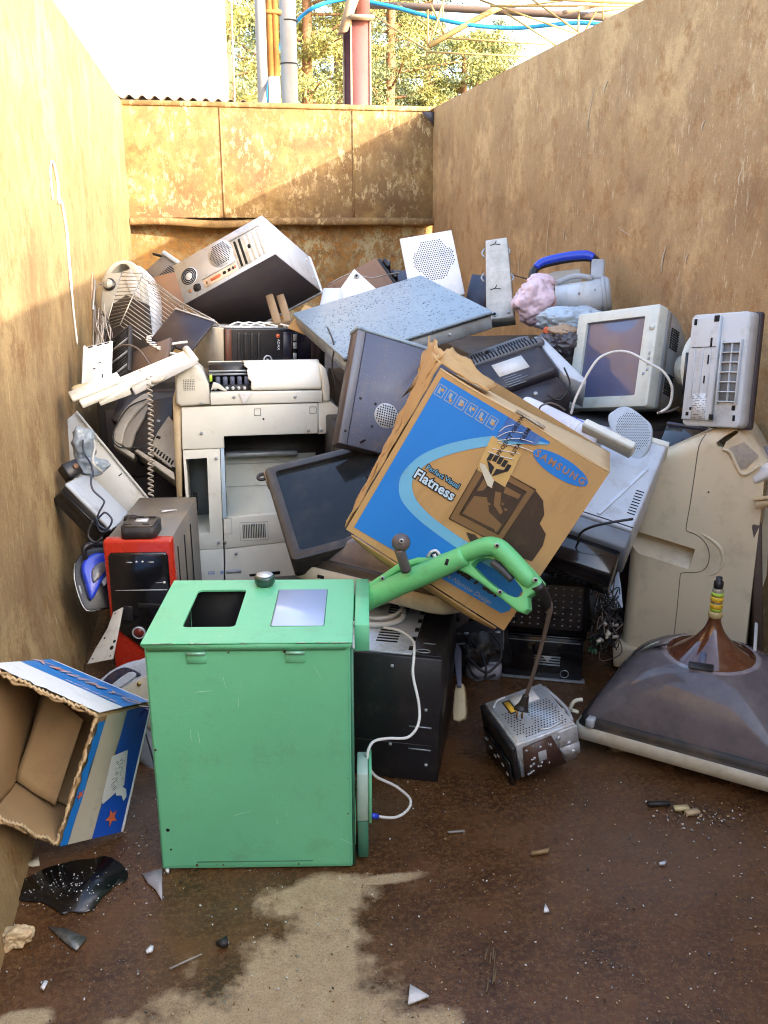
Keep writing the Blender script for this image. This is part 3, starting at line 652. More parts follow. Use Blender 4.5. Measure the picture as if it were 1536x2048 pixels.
# ------------------------------------------------------------ dark grey cabinet with round mesh
M, W, D, H = pose('dark_case'); D = .07
t = thing('metal_cabinet', 'tilted dark grey metal cabinet with a small round mesh, leaning behind the printed carton', 'cabinet', M)
MB().box(0, W, .004, D, 0, H-.004, .003).build('body', purple, t)
MB().box(.03, W, -.003, .004, 0, H-.010, .002).build('front_sheet', dgrey, t); MB().box(0, .028, -.002, .004, 0, H-.010, .001).build('edge_strip', mat('grey_blue_strip', (.14,.15,.18), .45), t)
MB().box(-.004, W+.004, -.006, D+.004, H-.009, H+.004, .003).build('lid', M_wet, t)
def cc(px, py): return local(M, px, py, 0)
c = cc(772, 832); MB().cyl((c[0], -.004, c[1]), (c[0], -.001, c[1]), .043, seg=26).build('mesh_plate', greyp, t)
face_holes('mesh', c, .040, .0082, .0034, t, -.0048, False, seg=4)
b = MB()
for p in ((750,808),(743,853),(720,797),(690,862),(692,720)): q = cc(*p); screw(b, q[0], q[1], .0045, -.003)
b.build('screw', black, t)
# ------------------------------------------------------------ black tower lying on its side
M, W, D, H = pose('black_pc')
t = thing('computer_tower', 'black fronted beige sided tower lying on its side behind the copier', 'computer', M)
MB().box(.004, W-.004, .02, D, .003, H-.003, .003).build('case', beige, t)
MB().box(0, W, -.004, .022, 0, H, .010, 3).build('front_bezel', black, t)
MB().box(0, .03, -.006, .006, .006, H-.004, .004).build('foot_strip', mat('rusty_brown_plastic', (.10,.035,.02), .5), t)
for i in range(3): MB().box(.072+i*.031, .084+i*.031, -.0055, .0, .008, H-.028, .004).build('air_slot', hole, t)
for i in range(4): MB().box(.053+i*.031, .067+i*.031, -.009, -.003, .006, H-.022, .005, 2).build('rib', black, t)
dp = mat('blue_black_panel', (.012,.010,.028), .3, dirt_amt=.2); MB().box(.268, .405, -.007, -.003, .004, H-.016, .003).build('drive_panel', dp, t)
MB().box(.307, .340, -.0095, -.006, .02, H-.02, .004).build('port_bay', gloss, t)
for z in (.05, .095, .13): MB().box(.315, .331, -.0115, -.009, z, z+.028, .003).build('port', steel, t)
for x in (.405, .43): MB().box(x, x+.022, -.0075, -.003, .006, H-.024, .003).build('bay_cover', purple, t)
b = MB(); c = (.193, .048); b.tube([(c[0]+.0185*math.cos(a*.3927), -.007, c[1]+.0185*math.sin(a*.3927)) for a in range(16)], .0035, 6, 2, closed=True); b.build('button_ring', steel, t)
MB().cyl((c[0], -.006, c[1]), (c[0], -.002, c[1]), .015, seg=16).build('button', black, t); MB().cyl((c[0], -.0085, c[1]), (c[0], -.006, c[1]), .006, seg=10).build('button_cap', steel, t)
MB().cyl((.243, -.0062, .150), (.243, -.003, .150), .009, seg=14).build('logo_dot', pred, t)
text('ADAX', .017, pwhite, t, (.246, -.0046, .114), rot=(math.pi/2, -math.pi/2*-1, 0))
MB().box(.02, .26, .03, D-.02, H-.002, H+.004, .001).build('drive_cage', steel, t)
b = MB()
for i in range(4): b.tube([(.04+.05*i, .05, H+.006), (.10+.06*i, .09+.02*i, H+.02), (.16+.06*i, .07, H+.005)], .004, 5, 3)
b.build('loose_wires', cabw, t)
# ------------------------------------------------------------ big printed carton
M, W, D, H = pose('cardboard_box')
t = thing('cardboard_box', 'large battered cardboard monitor carton printed in blue, tilted in the middle of the heap', 'box', M)
def cbf(u, v):   # closed carton with dented faces
    return None
bx = MB()
def facegrid(o, ux, uz, n, amp, sd):
    o, ux, uz, n = V(o), V(ux), V(uz), V(n)
    bx.grid(lambda u, v: o+ux*u+uz*v+n*(amp*min(1, u*5, (1-u)*5, v*5, (1-v)*5)*noise.noise(V((u*2.3, v*2.3, sd)))), 14, 14)
facegrid((0,0,0), (W,0,0), (0,0,H), (0,-1,0), .0, 1); facegrid((W,0,0), (0,D,0), (0,0,H), (1,0,0), .012, 2)
facegrid((0,0,0), (W,0,0), (0,D,0), (0,0,-1), .008, 4); facegrid((0,D,0), (W,0,0), (0,0,H), (0,1,0), .01, 5)
bx.build('carton', card, t)
MB().grid(lambda u, v: V((W*u, D*v*(.75+.25*u), H+.004*noise.noise(V((u*3, v*3, 9)))-.03*v*(1-u))), 16, 8, thick=.004).build('top_flap', cardl, t)
# torn left side
lf = MB()
lf.grid(lambda u, v: V((-.004-.05*u*(.3+.7*v)+.010*noise.noise(V((u*5, v*9, 2))), .01+.10*u, .0+(H+.012)*v)), 6, 26, thick=.004)
lf.grid(lambda u, v: V((-.012-.075*u*(.4+.6*v)+.014*noise.noise(V((u*4, v*8, 7))), .03+.22*u, .10+(H-.07)*v+.02*noise.noise(V((v*9, u*3, 4))))), 6, 26, thick=.004)
lf.grid(lambda u, v: V((-.02-.10*u*v+.016*noise.noise(V((u*4, v*8, 12))), .05+.30*u, .20+(H-.18)*v+.03*noise.noise(V((v*7, 5, u*3))))), 6, 22, thick=.004)
lf.build('torn_side_flap', card, t)
MB().grid(lambda u, v: V((.02+(W-.04)*u, -.002+.03*v-.010*math.sin(u*9)*v, -.006-.028*v*(.5+.5*math.sin(u*3.1)))), 20, 3, thick=.003).build('bottom_flap', card, t)
MB().grid(lambda u, v: V((-.03+.16*u, .02+.20*v, H+.012+.028*v*(1-u)+.012*noise.noise(V((u*4, v*4, 1))))), 10, 10, thick=.004).build('torn_top_flap', card, t)
def uvp(u, v, y): return V((u*W, y, (1-v)*H))
def patch(pts, y, m, name): return MB().poly([uvp(u, v, y) for u, v in pts]).build(name, m, t)
def strip_between(o_, i_, y, m, name):
    b = MB()
    for k in range(len(o_)-1): b.poly([uvp(*o_[k], y), uvp(*o_[k+1], y), uvp(*i_[k+1], y), uvp(*i_[k], y)])
    return b.build(name, m, t)
def crom(p, n=5):
    out = []
    for i in range(len(p)-1):
        p0, p1, p2, p3 = p[max(0, i-1)], p[i], p[i+1], p[min(len(p)-1, i+2)]
        for k in range(n):
            u = k/n; out.append(tuple(.5*((2*p1[j])+(p2[j]-p0[j])*u+(2*p0[j]-5*p1[j]+4*p2[j]-p3[j])*u*u+(3*p1[j]-p0[j]-3*p2[j]+p3[j])*u**3) for j in (0, 1)))
    out.append(p[-1]); return out
arc = crom([(.67,.040),(.54,.085),(.396,.165),(.25,.295),(.150,.425),(.112,.54),(.118,.62),(.175,.695),(.30,.735),(.45,.750),(.60,.755),(.80,.740),(.965,.715)])
arc2 = crom([(.67,.045),(.56,.110),(.425,.205),(.295,.325),(.205,.440),(.172,.535),(.185,.60),(.240,.650),(.335,.680),(.46,.693),(.60,.697),(.80,.685),(.965,.665)])
left = []
n = len(arc)
b = MB()
for k in range(n-1):   # blue sheet swept from the margin to the arc
    f0, f1 = k/(n-1), (k+1)/(n-1)
    def edge(f):
        L = [(.67,.030),(.03,.035),(.033,.965),(.966,.925),(.965,.72)]; d = [0, .30, .62, .96, 1.0]
        for q in range(4):
            if f <= d[q+1]: g_ = (f-d[q])/(d[q+1]-d[q]); return tuple(L[q][j]*(1-g_)+L[q+1][j]*g_ for j in (0, 1))
        return L[-1]
    b.poly([uvp(*edge(f0), -.0012), uvp(*edge(f1), -.0012), uvp(*arc[k+1], -.0012), uvp(*arc[k], -.0012)])
b.poly([uvp(.03,.035,-.0011), uvp(.033,.965,-.0011), uvp(.14,.955,-.0011), uvp(.14,.38,-.0011)]); 
b.build('printed_blue_field', pblue, t)
strip_between(arc, arc2, -.0016, plblue, 'printed_arc')
el = [(.783+.158*math.cos(a*.2094), .112+.052*math.sin(a*.2094)) for a in range(30)]; patch(el, -.0014, pblue, 'printed_oval')
text('SAMSUNG', .025, mat('printed_brown_on_blue', (.33,.185,.11), .6, dirt_amt=0, bump=0), t, uvp(.783, .112, -.0022), space=1.35, bold=.0006)
def txt(s, size, u, v, m, y=-.0024, **k): return text(s, size, m, t, uvp(u, v, y), **k)
txt('Perfect Visual', .019, .300, .472, pblack, -.0018, bold=.0022, space=.95); txt('Perfect Visual', .019, .300, .472, plblue, -.0026, space=.95)
txt('Flatness', .037, .285, .532, pblack, -.0018, bold=.0038, space=1.0); txt('Flatness', .037, .285, .532, mat('printed_pale_blue', (.50,.66,.80), .6, dirt_amt=0, bump=0), -.0026, bold=.0008)
txt('SyncMaster 795DF', .027, .668, .848, pblack, bold=.0022); txt('Active Narrow Design', .0185, .69, .909, ppale, shear=.35)
# handling icons
ic = MB(); ic2 = MB()
for i in range(6):
    u0 = .035+i*.062; v0 = .068+.0*i; w_, h_ = .050, .062
    for (a, b_, c_, d_) in ((u0, v0, u0+w_, v0+.004), (u0, v0+h_-.004, u0+w_, v0+h_), (u0, v0, u0+.004, v0+h_), (u0+w_-.004, v0, u0+w_, v0+h_)):
        ic.poly([uvp(a, b_, -.0018), uvp(c_, b_, -.0018), uvp(c_, d_, -.0018), uvp(a, d_, -.0018)])
    ic.poly([uvp(u0+.012, v0+.012, -.0019), uvp(u0+.018+.01*(i % 3), v0+.014, -.0019), uvp(u0+.03, v0+.045, -.0019), uvp(u0+.014, v0+.048-.01*(i % 2), -.0019)])
    ic2.disc(uvp(u0+.032, v0+.022+.012*((i*2) % 3), -.002), .0045, seg=7)
ic.build('printed_handling_marks', ppale, t); ic2.build('printed_handling_dots', card, t)
# printed picture of a monitor
patch([(.735,.275),(.80,.30),(.845,.36),(.85,.41),(.905,.44),(.925,.50),(.922,.60),(.86,.615),(.845,.635),(.735,.625)], -.0014, pdark, 'printed_monitor_back')
patch([(.425,.285),(.740,.270),(.738,.620),(.44,.645)], -.0018, pmid, 'printed_monitor_bezel')
patch([(.470,.325),(.702,.310),(.700,.570),(.478,.588)], -.0022, pdark, 'printed_monitor_screen')
sp = MB(); r = random.Random(11)
for k, q_ in enumerate(([(.49,.47),(.55,.44),(.60,.50),(.69,.52),(.69,.56),(.487,.58)], [(.485,.34),(.53,.335),(.515,.42),(.488,.44)], [(.60,.34),(.69,.335),(.69,.36),(.61,.375)], [(.57,.39),(.60,.38),(.63,.44),(.66,.46),(.655,.48),(.60,.455)])):
    sp.poly([uvp(u, v, -.0025-.00004*k) for u, v in q_])
for i in range(14):
    u, v = r.uniform(.48, .67), r.uniform(.33, .56); a = r.uniform(.004, .014)
    sp.poly([uvp(u, v, -.0027-.00001*i), uvp(u+a*1.6, v+r.uniform(-.01, .01), -.0027-.00001*i), uvp(u+a, v+a, -.0027-.00001*i)])
sp.build('printed_screen_picture', pmid, t)
fr_ = MB()
for q in (((.428,.288),(.737,.273)), ((.737,.273),(.735,.617)), ((.735,.617),(.442,.642)), ((.442,.642),(.428,.288)), ((.468,.322),(.704,.307)), ((.704,.307),(.702,.573)), ((.702,.573),(.476,.591)), ((.476,.591),(.468,.322))):
    fr_.tube([uvp(*q[0], -.0026), uvp(*q[1], -.0026)], .0011, 4, 1)
fr_.build('printed_outline', pdark, t)
patch([(.555,.655),(.60,.640),(.66,.66),(.72,.70),(.70,.72),(.62,.70)], -.0026, pdark, 'printed_monitor_foot')
# parcel tape with print
tape = mat('yellowed_clear_tape', (.56,.38,.15), .16, var=.2, dirt_amt=.25, dirt=(.65,.5,.28), coat=.5, bump=.02, bscale=30)
MB().grid(lambda u, v: uvp(.405+.175*u+.02*v, .155+.19*v, -.0032-.0015*abs(noise.noise(V((u*9, v*5, 3))))), 10, 10).build('parcel_tape', tape, t)
tb_ = mat('clear_tape_on_blue', (.03,.12,.40), .14, var=.35, dirt_amt=.55, dirt=(.18,.34,.60), scale=16, coat=.5); MB().grid(lambda u, v: uvp(.425+.195*u-.02*(1-v)*0, .032+.123*v*(1-.62*u), -.0032-.001*abs(noise.noise(V((u*9, v*9, 3))))), 10, 8).build('parcel_tape', tb_, t)
MB().grid(lambda u, v: V(((.44+.17*u)*W, -.0035+.06*v, H+.0055+.001*noise.noise(V((u*9, v*9, 1))))), 8, 4).build('parcel_tape', tape, t)
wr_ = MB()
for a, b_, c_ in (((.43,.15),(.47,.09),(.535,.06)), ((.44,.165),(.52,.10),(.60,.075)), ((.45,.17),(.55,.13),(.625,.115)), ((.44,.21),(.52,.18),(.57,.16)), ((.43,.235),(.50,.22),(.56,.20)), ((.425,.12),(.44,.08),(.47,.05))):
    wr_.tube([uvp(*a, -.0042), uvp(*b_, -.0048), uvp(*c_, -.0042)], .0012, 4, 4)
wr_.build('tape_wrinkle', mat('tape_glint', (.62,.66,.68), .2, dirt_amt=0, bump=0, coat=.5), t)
text('PROJECT GROW', .0145, pblack, t, uvp(.485, .105, -.006), rot=(math.pi/2, -math.radians(93)+math.radians(4), 0), space=1.1, bold=.0002)
text('I STA TASM', .0145, pblack, t, uvp(.545, .105, -.006), rot=(math.pi/2, -math.radians(93)+math.radians(4), 0), space=1.1, bold=.0002)
hb = MB()
for k in range(5):
    u0 = .445+k*.026; v_ = .225+.012*abs(k-2)*0+(.010 if k in (0, 4) else 0)
    hb.poly([uvp(u0, v_, -.0052), uvp(u0+.021, v_-.004, -.0052), uvp(u0+.021, v_+.034, -.0052), uvp(u0, v_+.038, -.0052)])
hb.poly([uvp(.447,.272,-.0052), uvp(.50,.285,-.0052), uvp(.507,.335,-.0052)]); hb.poly([uvp(.513,.287,-.0052), uvp(.572,.262,-.0052), uvp(.514,.333,-.0052)])
hb.build('printed_tape_mark', pblack, t)
patch([(.425,.305),(.452,.300),(.535,.345),(.545,.385),(.52,.385),(.44,.325)], -.0056, mat('pale_torn_paper', (.60,.57,.46), .8), 'torn_label')
# ------------------------------------------------------------ pale CRT monitor by the right wall
M, W, D, H = pose('white_crt')
t = thing('crt_monitor', 'pale cream tube monitor with a grey reflecting screen standing against the right wall', 'monitor', M)
crtm = mat('cream_monitor_plastic', (.66,.68,.60), .4, dirt_amt=.3, dirt=(.40,.36,.26))
iw = .047; bz = MB().prism(rrect(0, W, 0, H, .012), -.0, .05, .006).build('bezel', crtm, t)
cut(bz, MB().box(iw, W-iw*1.25, -.02, .03, iw*.9, H-iw*.85, .004).build('cutter', hole, None, M))
def scr(u, v): x = iw+.001+(W-iw*2.25-.002)*u; z = iw*.9+.001+(H-iw*1.75-.002)*v; return V((x, .012-.010*(1-(2*u-1)**2)*(1-(2*v-1)**2), z))
MB().grid(scr, 10, 10).build('screen', glass_b, t)
cm = mat('grey_monitor_shell', (.36,.39,.41), .45, dirt_amt=.35, dirt=(.2,.17,.13)); MB().prism(rrect(.004, W-.004, .004, H-.004, .012), .051, .085, 0).build('shell_front', cm, t)
sh = MB()
def shell(u, v):
    a = u*2*math.pi; k = v; hx, hz = W/2-.008, H/2-.010; s = 1-.50*k**1.5
    ca, sa = math.cos(a), math.sin(a); q = max(abs(ca), abs(sa)); return V((W/2+ca/q*hx*s, .085+.28*k, H/2-.02*k+sa/q*hz*s))
sh.grid(shell, 32, 8); sh.prism([(W/2+x, H/2-.02+z) for x, z in rrect(-W*.245, W*.245, -H*.24, H*.24, .01)], .360, .366); sh.build('rear_shell', cm, t)
vh = MB()
for i in range(9):
    for j in range(4):
        for zz in (.07, .24):
            a = shell(0, 0); z = zz+.011*i*.8; y = .10+.018*j; s = 1-.50*((y-.085)/.28)**1.5; x = W/2+(W/2-.008)*s+.0012
            vh.box(x-.001, x+.0012, y, y+.010, z, z+.0055)
vh.build('vent_slots', hole, t)
MB().cyl((W-.022, -.004, H-.085), (W-.022, .002, H-.085), .0115, seg=18).build('power_button', crtm, t)
for k in range(4): MB().box(W-.024, W-.014, -.003, .001, .13+k*.02, .142+k*.02, .003).build('button', greyp, t)
MB().prism(smooth_outline([(W-.037, .116), (W-.029, .116), (W-.028, .126), (W-.038, .126)], 2), -.001, .001).build('logo', greyp, t)
bsM = Matrix.Translation((W+.10, .16, H*.45)) @ Matrix.Rotation(math.pi/2, 4, 'Y')
b = MB(); b.lathe([(0, .03), (.10, .028), (.130, .016), (.135, .0), (.13, -.006), (0, -.006)], 28, bsM); b.build('foot_plate', crtm, t)
b = MB(); b.cyl((W+.02, .16, H*.45), (W+.10, .16, H*.45), .055, .065, 20); b.build('swivel_neck', crtm, t)
b = MB(); b.lathe([(.122, -.0075), (.122, -.012), (.02, -.012)], 28, bsM); 
for k in range(10): a = k*.628; b.box(.02, .118, -.004, .004, -.016, -.011, M=bsM @ Matrix.Rotation(a, 4, 'Z'))
b.build('foot_underside', black, t)
# ------------------------------------------------------------ printer chassis upright on the right wall
M, W, D, H = pose('printer_up'); M = M @ Matrix.Translation((0, -.005, 0))
t = thing('printer_casing', 'grey printer casing standing on end with its ribbed underside facing out, right wall', 'printer', M)
pg = mat('grey_printer_plastic', (.56,.59,.61), .45, dirt_amt=.3, dirt=(.27,.24,.19))
MB().prism(rrect(0, W, 0, H, .018), .012, .055, .005).build('shell', pg, t)
MB().prism([(.005,.02),(W*.55,.02),(W*.55,H-.012),(.012,H-.012)], .0, .013, .004).build('base_plate', pg, t)
MB().prism(rrect(W*.3, W+.004, -.004, H+.003, .012), .0565, .075, .004).build('side_cover', purple, t)
b = MB()
x0, x1 = W*.62, W*.92
for z in [H*.22+H*.085*i for i in range(7)]: b.box(x0, x1, .002, .013, z, z+.004, .001)
b.box(x0-.004, x0, .0, .013, H*.2, H*.76, .001); b.box((x0+x1)/2, (x0+x1)/2+.004, .003, .0125, H*.221, H*.729, .001); b.box(x1, x1+.004, .0, .013, H*.2, H*.76, .001)
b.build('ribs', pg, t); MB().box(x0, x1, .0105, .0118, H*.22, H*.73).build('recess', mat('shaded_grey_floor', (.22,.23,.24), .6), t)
for x in (W*.16, W*.30, W*.44): MB().box(x, x+.004, -.003, .001, .09, H*.70, .001).build('rail', pg, t)
for x, z, a, c_ in ((.10,.90,.012,.020),(.45,.92,.02,.02),(.10,.09,.012,.012),(.52,.06,.015,.018),(.85,.15,.014,.016),(.16,.14,.01,.01),(.42,.70,.008,.03),(.40,.55,.006,.03),(.36,.38,.006,.025),(.88,.06,.01,.018)):
    MB().box(W*x, W*x+a, -.0015 if x < .55 else .0105, .003 if x < .55 else .014, H*z, H*z+c_, .001).build('socket_hole', hole, t)
MB().box(W*.20, W*.45, -.0012, .0005, .022, .105).build('label', lprint, t)
MB().box(W*.1, W*.52, -.002, .001, H*.70, H*.705).build('seam', hole, t); MB().cyl((.0, .01, .10), (.0, .01, H*.66), .008, seg=10).build('roller', black, t)
# ------------------------------------------------------------ red fronted tower
M, W, D, H = pose('red_pc')
M = M @ Matrix.Translation((0, 0, -.07)); H = H+.07
t = thing('computer_tower', 'upright tower with glossy red and black front standing left of the green box', 'computer', M)
MB().box(.006, W-.006, .03, D, .012, H-.004, .003).build('case', mat('grey_brown_case_paint', (.20,.175,.145), .42, dirt_amt=.45, dirt=(.36,.25,.13), scale=5), t)
MB().box(0, W, -.012, .034, 0, H, .012, 3).build('front_bezel', redpl, t)
fp_ = lambda *p: local(M, p[0], p[1], -.02)
bl = [fp_(226,1250), (.016, H-.055), (.024, H-.042), (W-.024, H-.042), (W-.016, H-.055), (W-.018, .09), fp_(300,1312), fp_(279,1292), fp_(263,1280), fp_(246,1268)]
MB().prism(bl, -.022, -.008, .006).build('front_panel', gloss, t)
MB().box(.03, W-.026, -.0235, -.021, H*.665, H*.669).build('trim_line', steel, t)
for x in (.075, .145): MB().box(x, x+.02, -.0235, -.021, H-.075, H-.072).build('button_slot', steel, t)
for x in (.108, .128): MB().cyl((x, -.0245, H-.072), (x, -.0215, H-.072), .0042, seg=10).build('audio_jack', steel, t)
MB().box(W-.062, W-.040, -.0232, -.021, H*.715, H*.7175).build('logo_bar', steel, t); MB().box(W-.038, W-.030, -.0235, -.021, H*.71, H*.724, .001).build('logo', pwhite, t)
c = local(M, 278, 1265, -.022); b = MB(); b.tube([(c[0]+.020*math.cos(a*.3491), -.025, c[1]+.020*math.sin(a*.3491)) for a in range(18)], .0032, 6, 1, closed=True); b.build('button_ring', steel, t)
MB().cyl((c[0], -.027, c[1]), (c[0], -.02, c[1]), .017, .018, 18).build('power_button', mat('dark_red_button', (.16,.02,.015), .2), t)
MB().prism([(.10,.28),(.17,.28),(.185,.292),(.10,.298)], -.026, -.021, .002).build('air_intake', black, t); MB().prism([(.045,.24),(.08,.23),(.08,.285),(.055,.29)], -.0245, -.021, .002).build('air_intake', black, t)
for i in range(3): MB().box(W-.007, W-.003, .09+i*.12, .10+i*.12, .05, H-.06, .002).build('side_groove', hole, t)
tp = M
# black dock on top of it
Mq = Matrix.Translation(M @ V((.115, .055, H))) @ Matrix.Rotation(-.15, 4, 'Z')
d = thing('docking_unit', 'small black flat unit with a white label lying on the red fronted tower', 'device', Mq)
MB().prism(rrect(-.057, .057, -.06, .06, .018), .0, .038, plane='xy', bev=0).build('body', blackm, d)
MB().prism(rrect(-.05, .05, -.052, .052, .014), .0385, .044, plane='xy', bev=0).build('top_plate', mat('worn_brown_black', (.07,.055,.04), .4, dirt_amt=.5, dirt=(.2,.15,.1)), d)
MB().box(-.018, .022, -.01, .022, .0445, .0455).build('label', label_m, d)
for x, y in ((-.035,-.04),(.025,-.04),(-.035,.035),(.03,.038),(-.01,.04)): MB().box(x-.012, x+.012, y-.005, y+.005, .0442, .048, .002).build('clip', blackm, d)
o = MB().prism(smooth_outline([(-.028,-.02),(.0,.02),(.03,.012),(.034,-.014),(.01,-.022)], 2), 0, .018, plane='xy').build('plastic_fragment', blackm, None, Matrix.Translation(M @ V((.05, .19, H+.0005))) @ Matrix.Rotation(.3, 4, 'Y')); tag(o, 'broken black plastic fragment on top of the red fronted tower', 'fragment')
o = MB().prism([(-.03,.012),(-.005,.004),(.035,.003),(.0,-.006),(-.02,-.016),(-.012,0)], 0, .004, plane='xy').build('paper_scrap', pwhite, None, Matrix.Translation(M @ V((.15, .30, H+.001)))); tag(o, 'white torn scrap lying on top of the red fronted tower', 'scrap')
o = MB().box(-.14, .14, -.25, .25, 0, .06, .004).build('flat_player', blackm, None, Matrix.Translation((-.19, 3.24, 0))); 
bpy.data.objects.remove(o)
# ------------------------------------------------------------ television front with dark screen
M, W, D, H = pose('tv_frame')
t = thing('television', 'large dark screened television laid back behind the printed carton', 'television', M)
tvb = mat('television_bezel', (.028,.024,.022), .4, dirt_amt=.35, dirt=(.12,.10,.08)); tve = mat('dusty_tan_bezel_edge', (.34,.28,.20), .6, dirt_amt=.4)
o = MB().prism(rrect(0, W, 0, H, .02), 0, .045, .008).build('bezel', tvb, t)
cut(o, MB().prism(rrect(.033, W-.033, .033, H-.033, .012), -.02, .02).build('cutter', hole, None, M))
MB().grid(lambda u, v: V((.034+(W-.068)*u, .012-.010*(1-(2*u-1)**2)*(1-(2*v-1)**2), .034+(H-.068)*v)), 12, 10).build('screen', glass_d, t)
MB().prism(rrect(-.003, W+.006, H-.05, H+.012, .012), .022, .060, .004).build('top_rim', tve, t); MB().prism(rrect(.002, W-.002, .002, H-.06, .012), .046, .075, .003).build('back_rim', tvb, t)
MB().prism([(.06,.06),(W-.06,.06),(W-.10,H-.10),(.10,H-.10)], .076, .14).build('rear_shell', black, t)
b = MB(); b.tube([(-.012+.014*math.cos(a*.524), .03, H-.01+.014*math.sin(a*.524)) for a in range(12)], .006, 6, 1, closed=True); b.build('mounting_lug', tvb, t)
# ------------------------------------------------------------ mint green metal box
M, W, D, H = pose('green_box')
t = thing('metal_box', 'mint green painted metal box with two windows in its lid, standing at the front', 'box', M)
gdk = mat('green_seam', (.05,.19,.115), .5, dirt_amt=.2)
MB().box(.004, W-.004, .004, D, 0, H-.006, .003).build('body', greenp, t)
MB().grid(lambda u, v: V((.010+(W-.02)*u, .0-.0022*noise.noise(V((u*2.3, v*2.6, 4)))*min(1, u*8, (1-u)*8, v*8, (1-v)*8), .012+(H-.035)*v)), 24, 30).build('front_sheet', greenp, t)
MB().box(.09, W-.10, -.0012, .001, .022, .024, 0).build('fold_line', gdk, t)
lid = MB().box(-.002, W+.002, -.005, D+.003, H-.005, H, .002, 1).build('lid', greenp, t)
MB().prism([(-.002,H-.0055),(W+.002,H-.0055),(W-.014,H-.020),(.014,H-.020)], -.005, -.0015, 0).build('lid_fold', greenp, t)
def lp(px, py):
    r_ = ray(px, py); Mi = M.inverted(); c0 = Mi @ V((0,0,CH)); d0 = Mi.to_3x3() @ r_; k = (H-c0.z)/d0.z; p = c0+d0*k; return p.x, p.y
xs = [lp(*p) for p in ((360,1253),(402,1179),(491,1180),(472,1255))]; ys = [lp(*p) for p in ((541,1252),(560,1180),(656,1180),(645,1252))]
def inset(q):
    x0, x1 = (q[0][0]+q[1][0])/2, (q[2][0]+q[3][0])/2; y0, y1 = (q[0][1]+q[3][1])/2, (q[1][1]+q[2][1])/2; return x0, x1, y0, y1
x0, x1, y0, y1 = inset(xs)
cut(lid, MB().prism(rrect(x0, x1, y0, y1, .012), H-.06, H+.05, plane='xy').build('cutter', hole, None, M))
bd_ = [o for o in t.children if o.name.startswith('body')][0]
cut(bd_, MB().prism(rrect(x0-.03, x1+.03, y0-.04, y1+.02, .012), H-.35, H+.05, plane='xy').build('cutter', hole, None, M))
MB().box(x0-.028, x1+.028, y0-.038, y1+.018, H-.349, H-.345).build('inner_floor', hole, t)
for (a, b_, c_, d_) in ((x0-.0295, x0-.0275, y0-.038, y1+.018), (x1+.0275, x1+.0295, y0-.038, y1+.018)): MB().box(a, b_, c_, d_, H-.344, H-.008).build('inner_side', hole, t)
MB().box(x0-.0270, x1+.0270, y1+.0160, y1+.0180, H-.344, H-.008).build('inner_side', hole, t)
MB().box(x0+.012, x0+.06, y1-.04, y1+.014, H-.26, H-.13, .003).build('inner_bracket', mat('brown_inner_fitting', (.22,.14,.09), .5), t)
x0, x1, y0, y1 = inset(ys); MB().prism(rrect(x0-.002, x1+.002, y0-.002, y1+.002, .004), H-.001, H+.0006, plane='xy').build('window_edge', gdk, t)
MB().prism(rrect(x0, x1, y0, y1, .004), H-.001, H+.0016, plane='xy').build('window', clear, t)
kx, ky = lp(530, 1170); b = MB(); b.lathe([(.021, 0), (.027, .010), (.027, .022), (.024, .027), (0, .027)], 22, Matrix.Translation((kx, ky, H))); b.build('knob', mat('dark_green_cap', (.02,.06,.045), .2, dirt_amt=.2, coat=.4), t)
MB().cyl((kx, ky, H+.0272), (kx, ky, H+.030), .021, seg=20).build('knob_cap', steel, t)
for px in (393, 591):
    x = local(M, px, 1307)[0]
    MB().box(x-.022, x+.022, -.0035, .001, H-.052, H-.028, .0008).build('hinge_leaf', greenp, t)
    b = MB(); b.cyl((x-.021, -.0065, H-.026), (x+.021, -.0065, H-.026), .0042, seg=10); b.build('hinge_pin', mat('worn_green_metal', (.22,.46,.33), .35, metal=.3), t)
MB().box(W+.005, W+.040, .10, D+.02, H-.075, H-.006, .002).build('side_flange', greenp, t)
MB().box(W-.004, W+.003, .012, .03, 0, H-.032).build('side_seam', gdk, t)
MB().box(W-.003, W+.004, .02, .14, .05, .16, .002).build('side_bracket', greenp, t)
for z, x in ((.115, .026), (.06, .03)): MB().disc((x, -.0011, z), .005 if z > .1 else .003, seg=7).build('paint_chip', hole, t)
wear = MB(); r = random.Random(31)
for i in range(16):
    x, z = r.uniform(.03, W-.05), r.uniform(.05, H-.09); a = r.uniform(-.5, .5)+(1.57 if i % 3 else 0); l = r.uniform(.012, .06)
    wear.tube([(x, .0008, z), (x+l*.5*math.cos(a)+r.uniform(-.003, .003), .0004, z+l*.5*math.sin(a)), (x+l*math.cos(a), .0004, z+l*math.sin(a))], [.0003, .0009, .0003], 4, 2)
o = wear.build('scuff_marks', mat('pale_green_scuff', (.34,.62,.47), .5, dirt_amt=0), t); o['kind'] = 'stuff'
chips = MB()
for i in range(11):
    k = r.choice((0, 1, 2, 2, 3)); e = r.uniform(.02, .98); s = r.uniform(.0008, .0030)
    p = ((.012, .013+(H-.04)*e), (W-.013, .013+(H-.04)*e), (.012+(W-.024)*e, .014), (.012+(W-.024)*e, H-.026))[k]
    chips.prism(smooth_outline([(p[0]+s*r.uniform(.6, 1.6)*math.cos(a*1.2566), p[1]+s*r.uniform(.6, 1.6)*math.sin(a*1.2566)) for a in range(5)], 2), -.0014, .001)
o = chips.build('rust_chips', mat('dark_rust_chip', (.09,.045,.02), .8, dirt_amt=0), t); o['kind'] = 'stuff'
rim_ = MB()
for i in range(12):
    x = r.uniform(.02, W-.02); rim_.box(x, x+r.uniform(.006, .03), -.0058, -.0050, H-.0025, H-.0005)
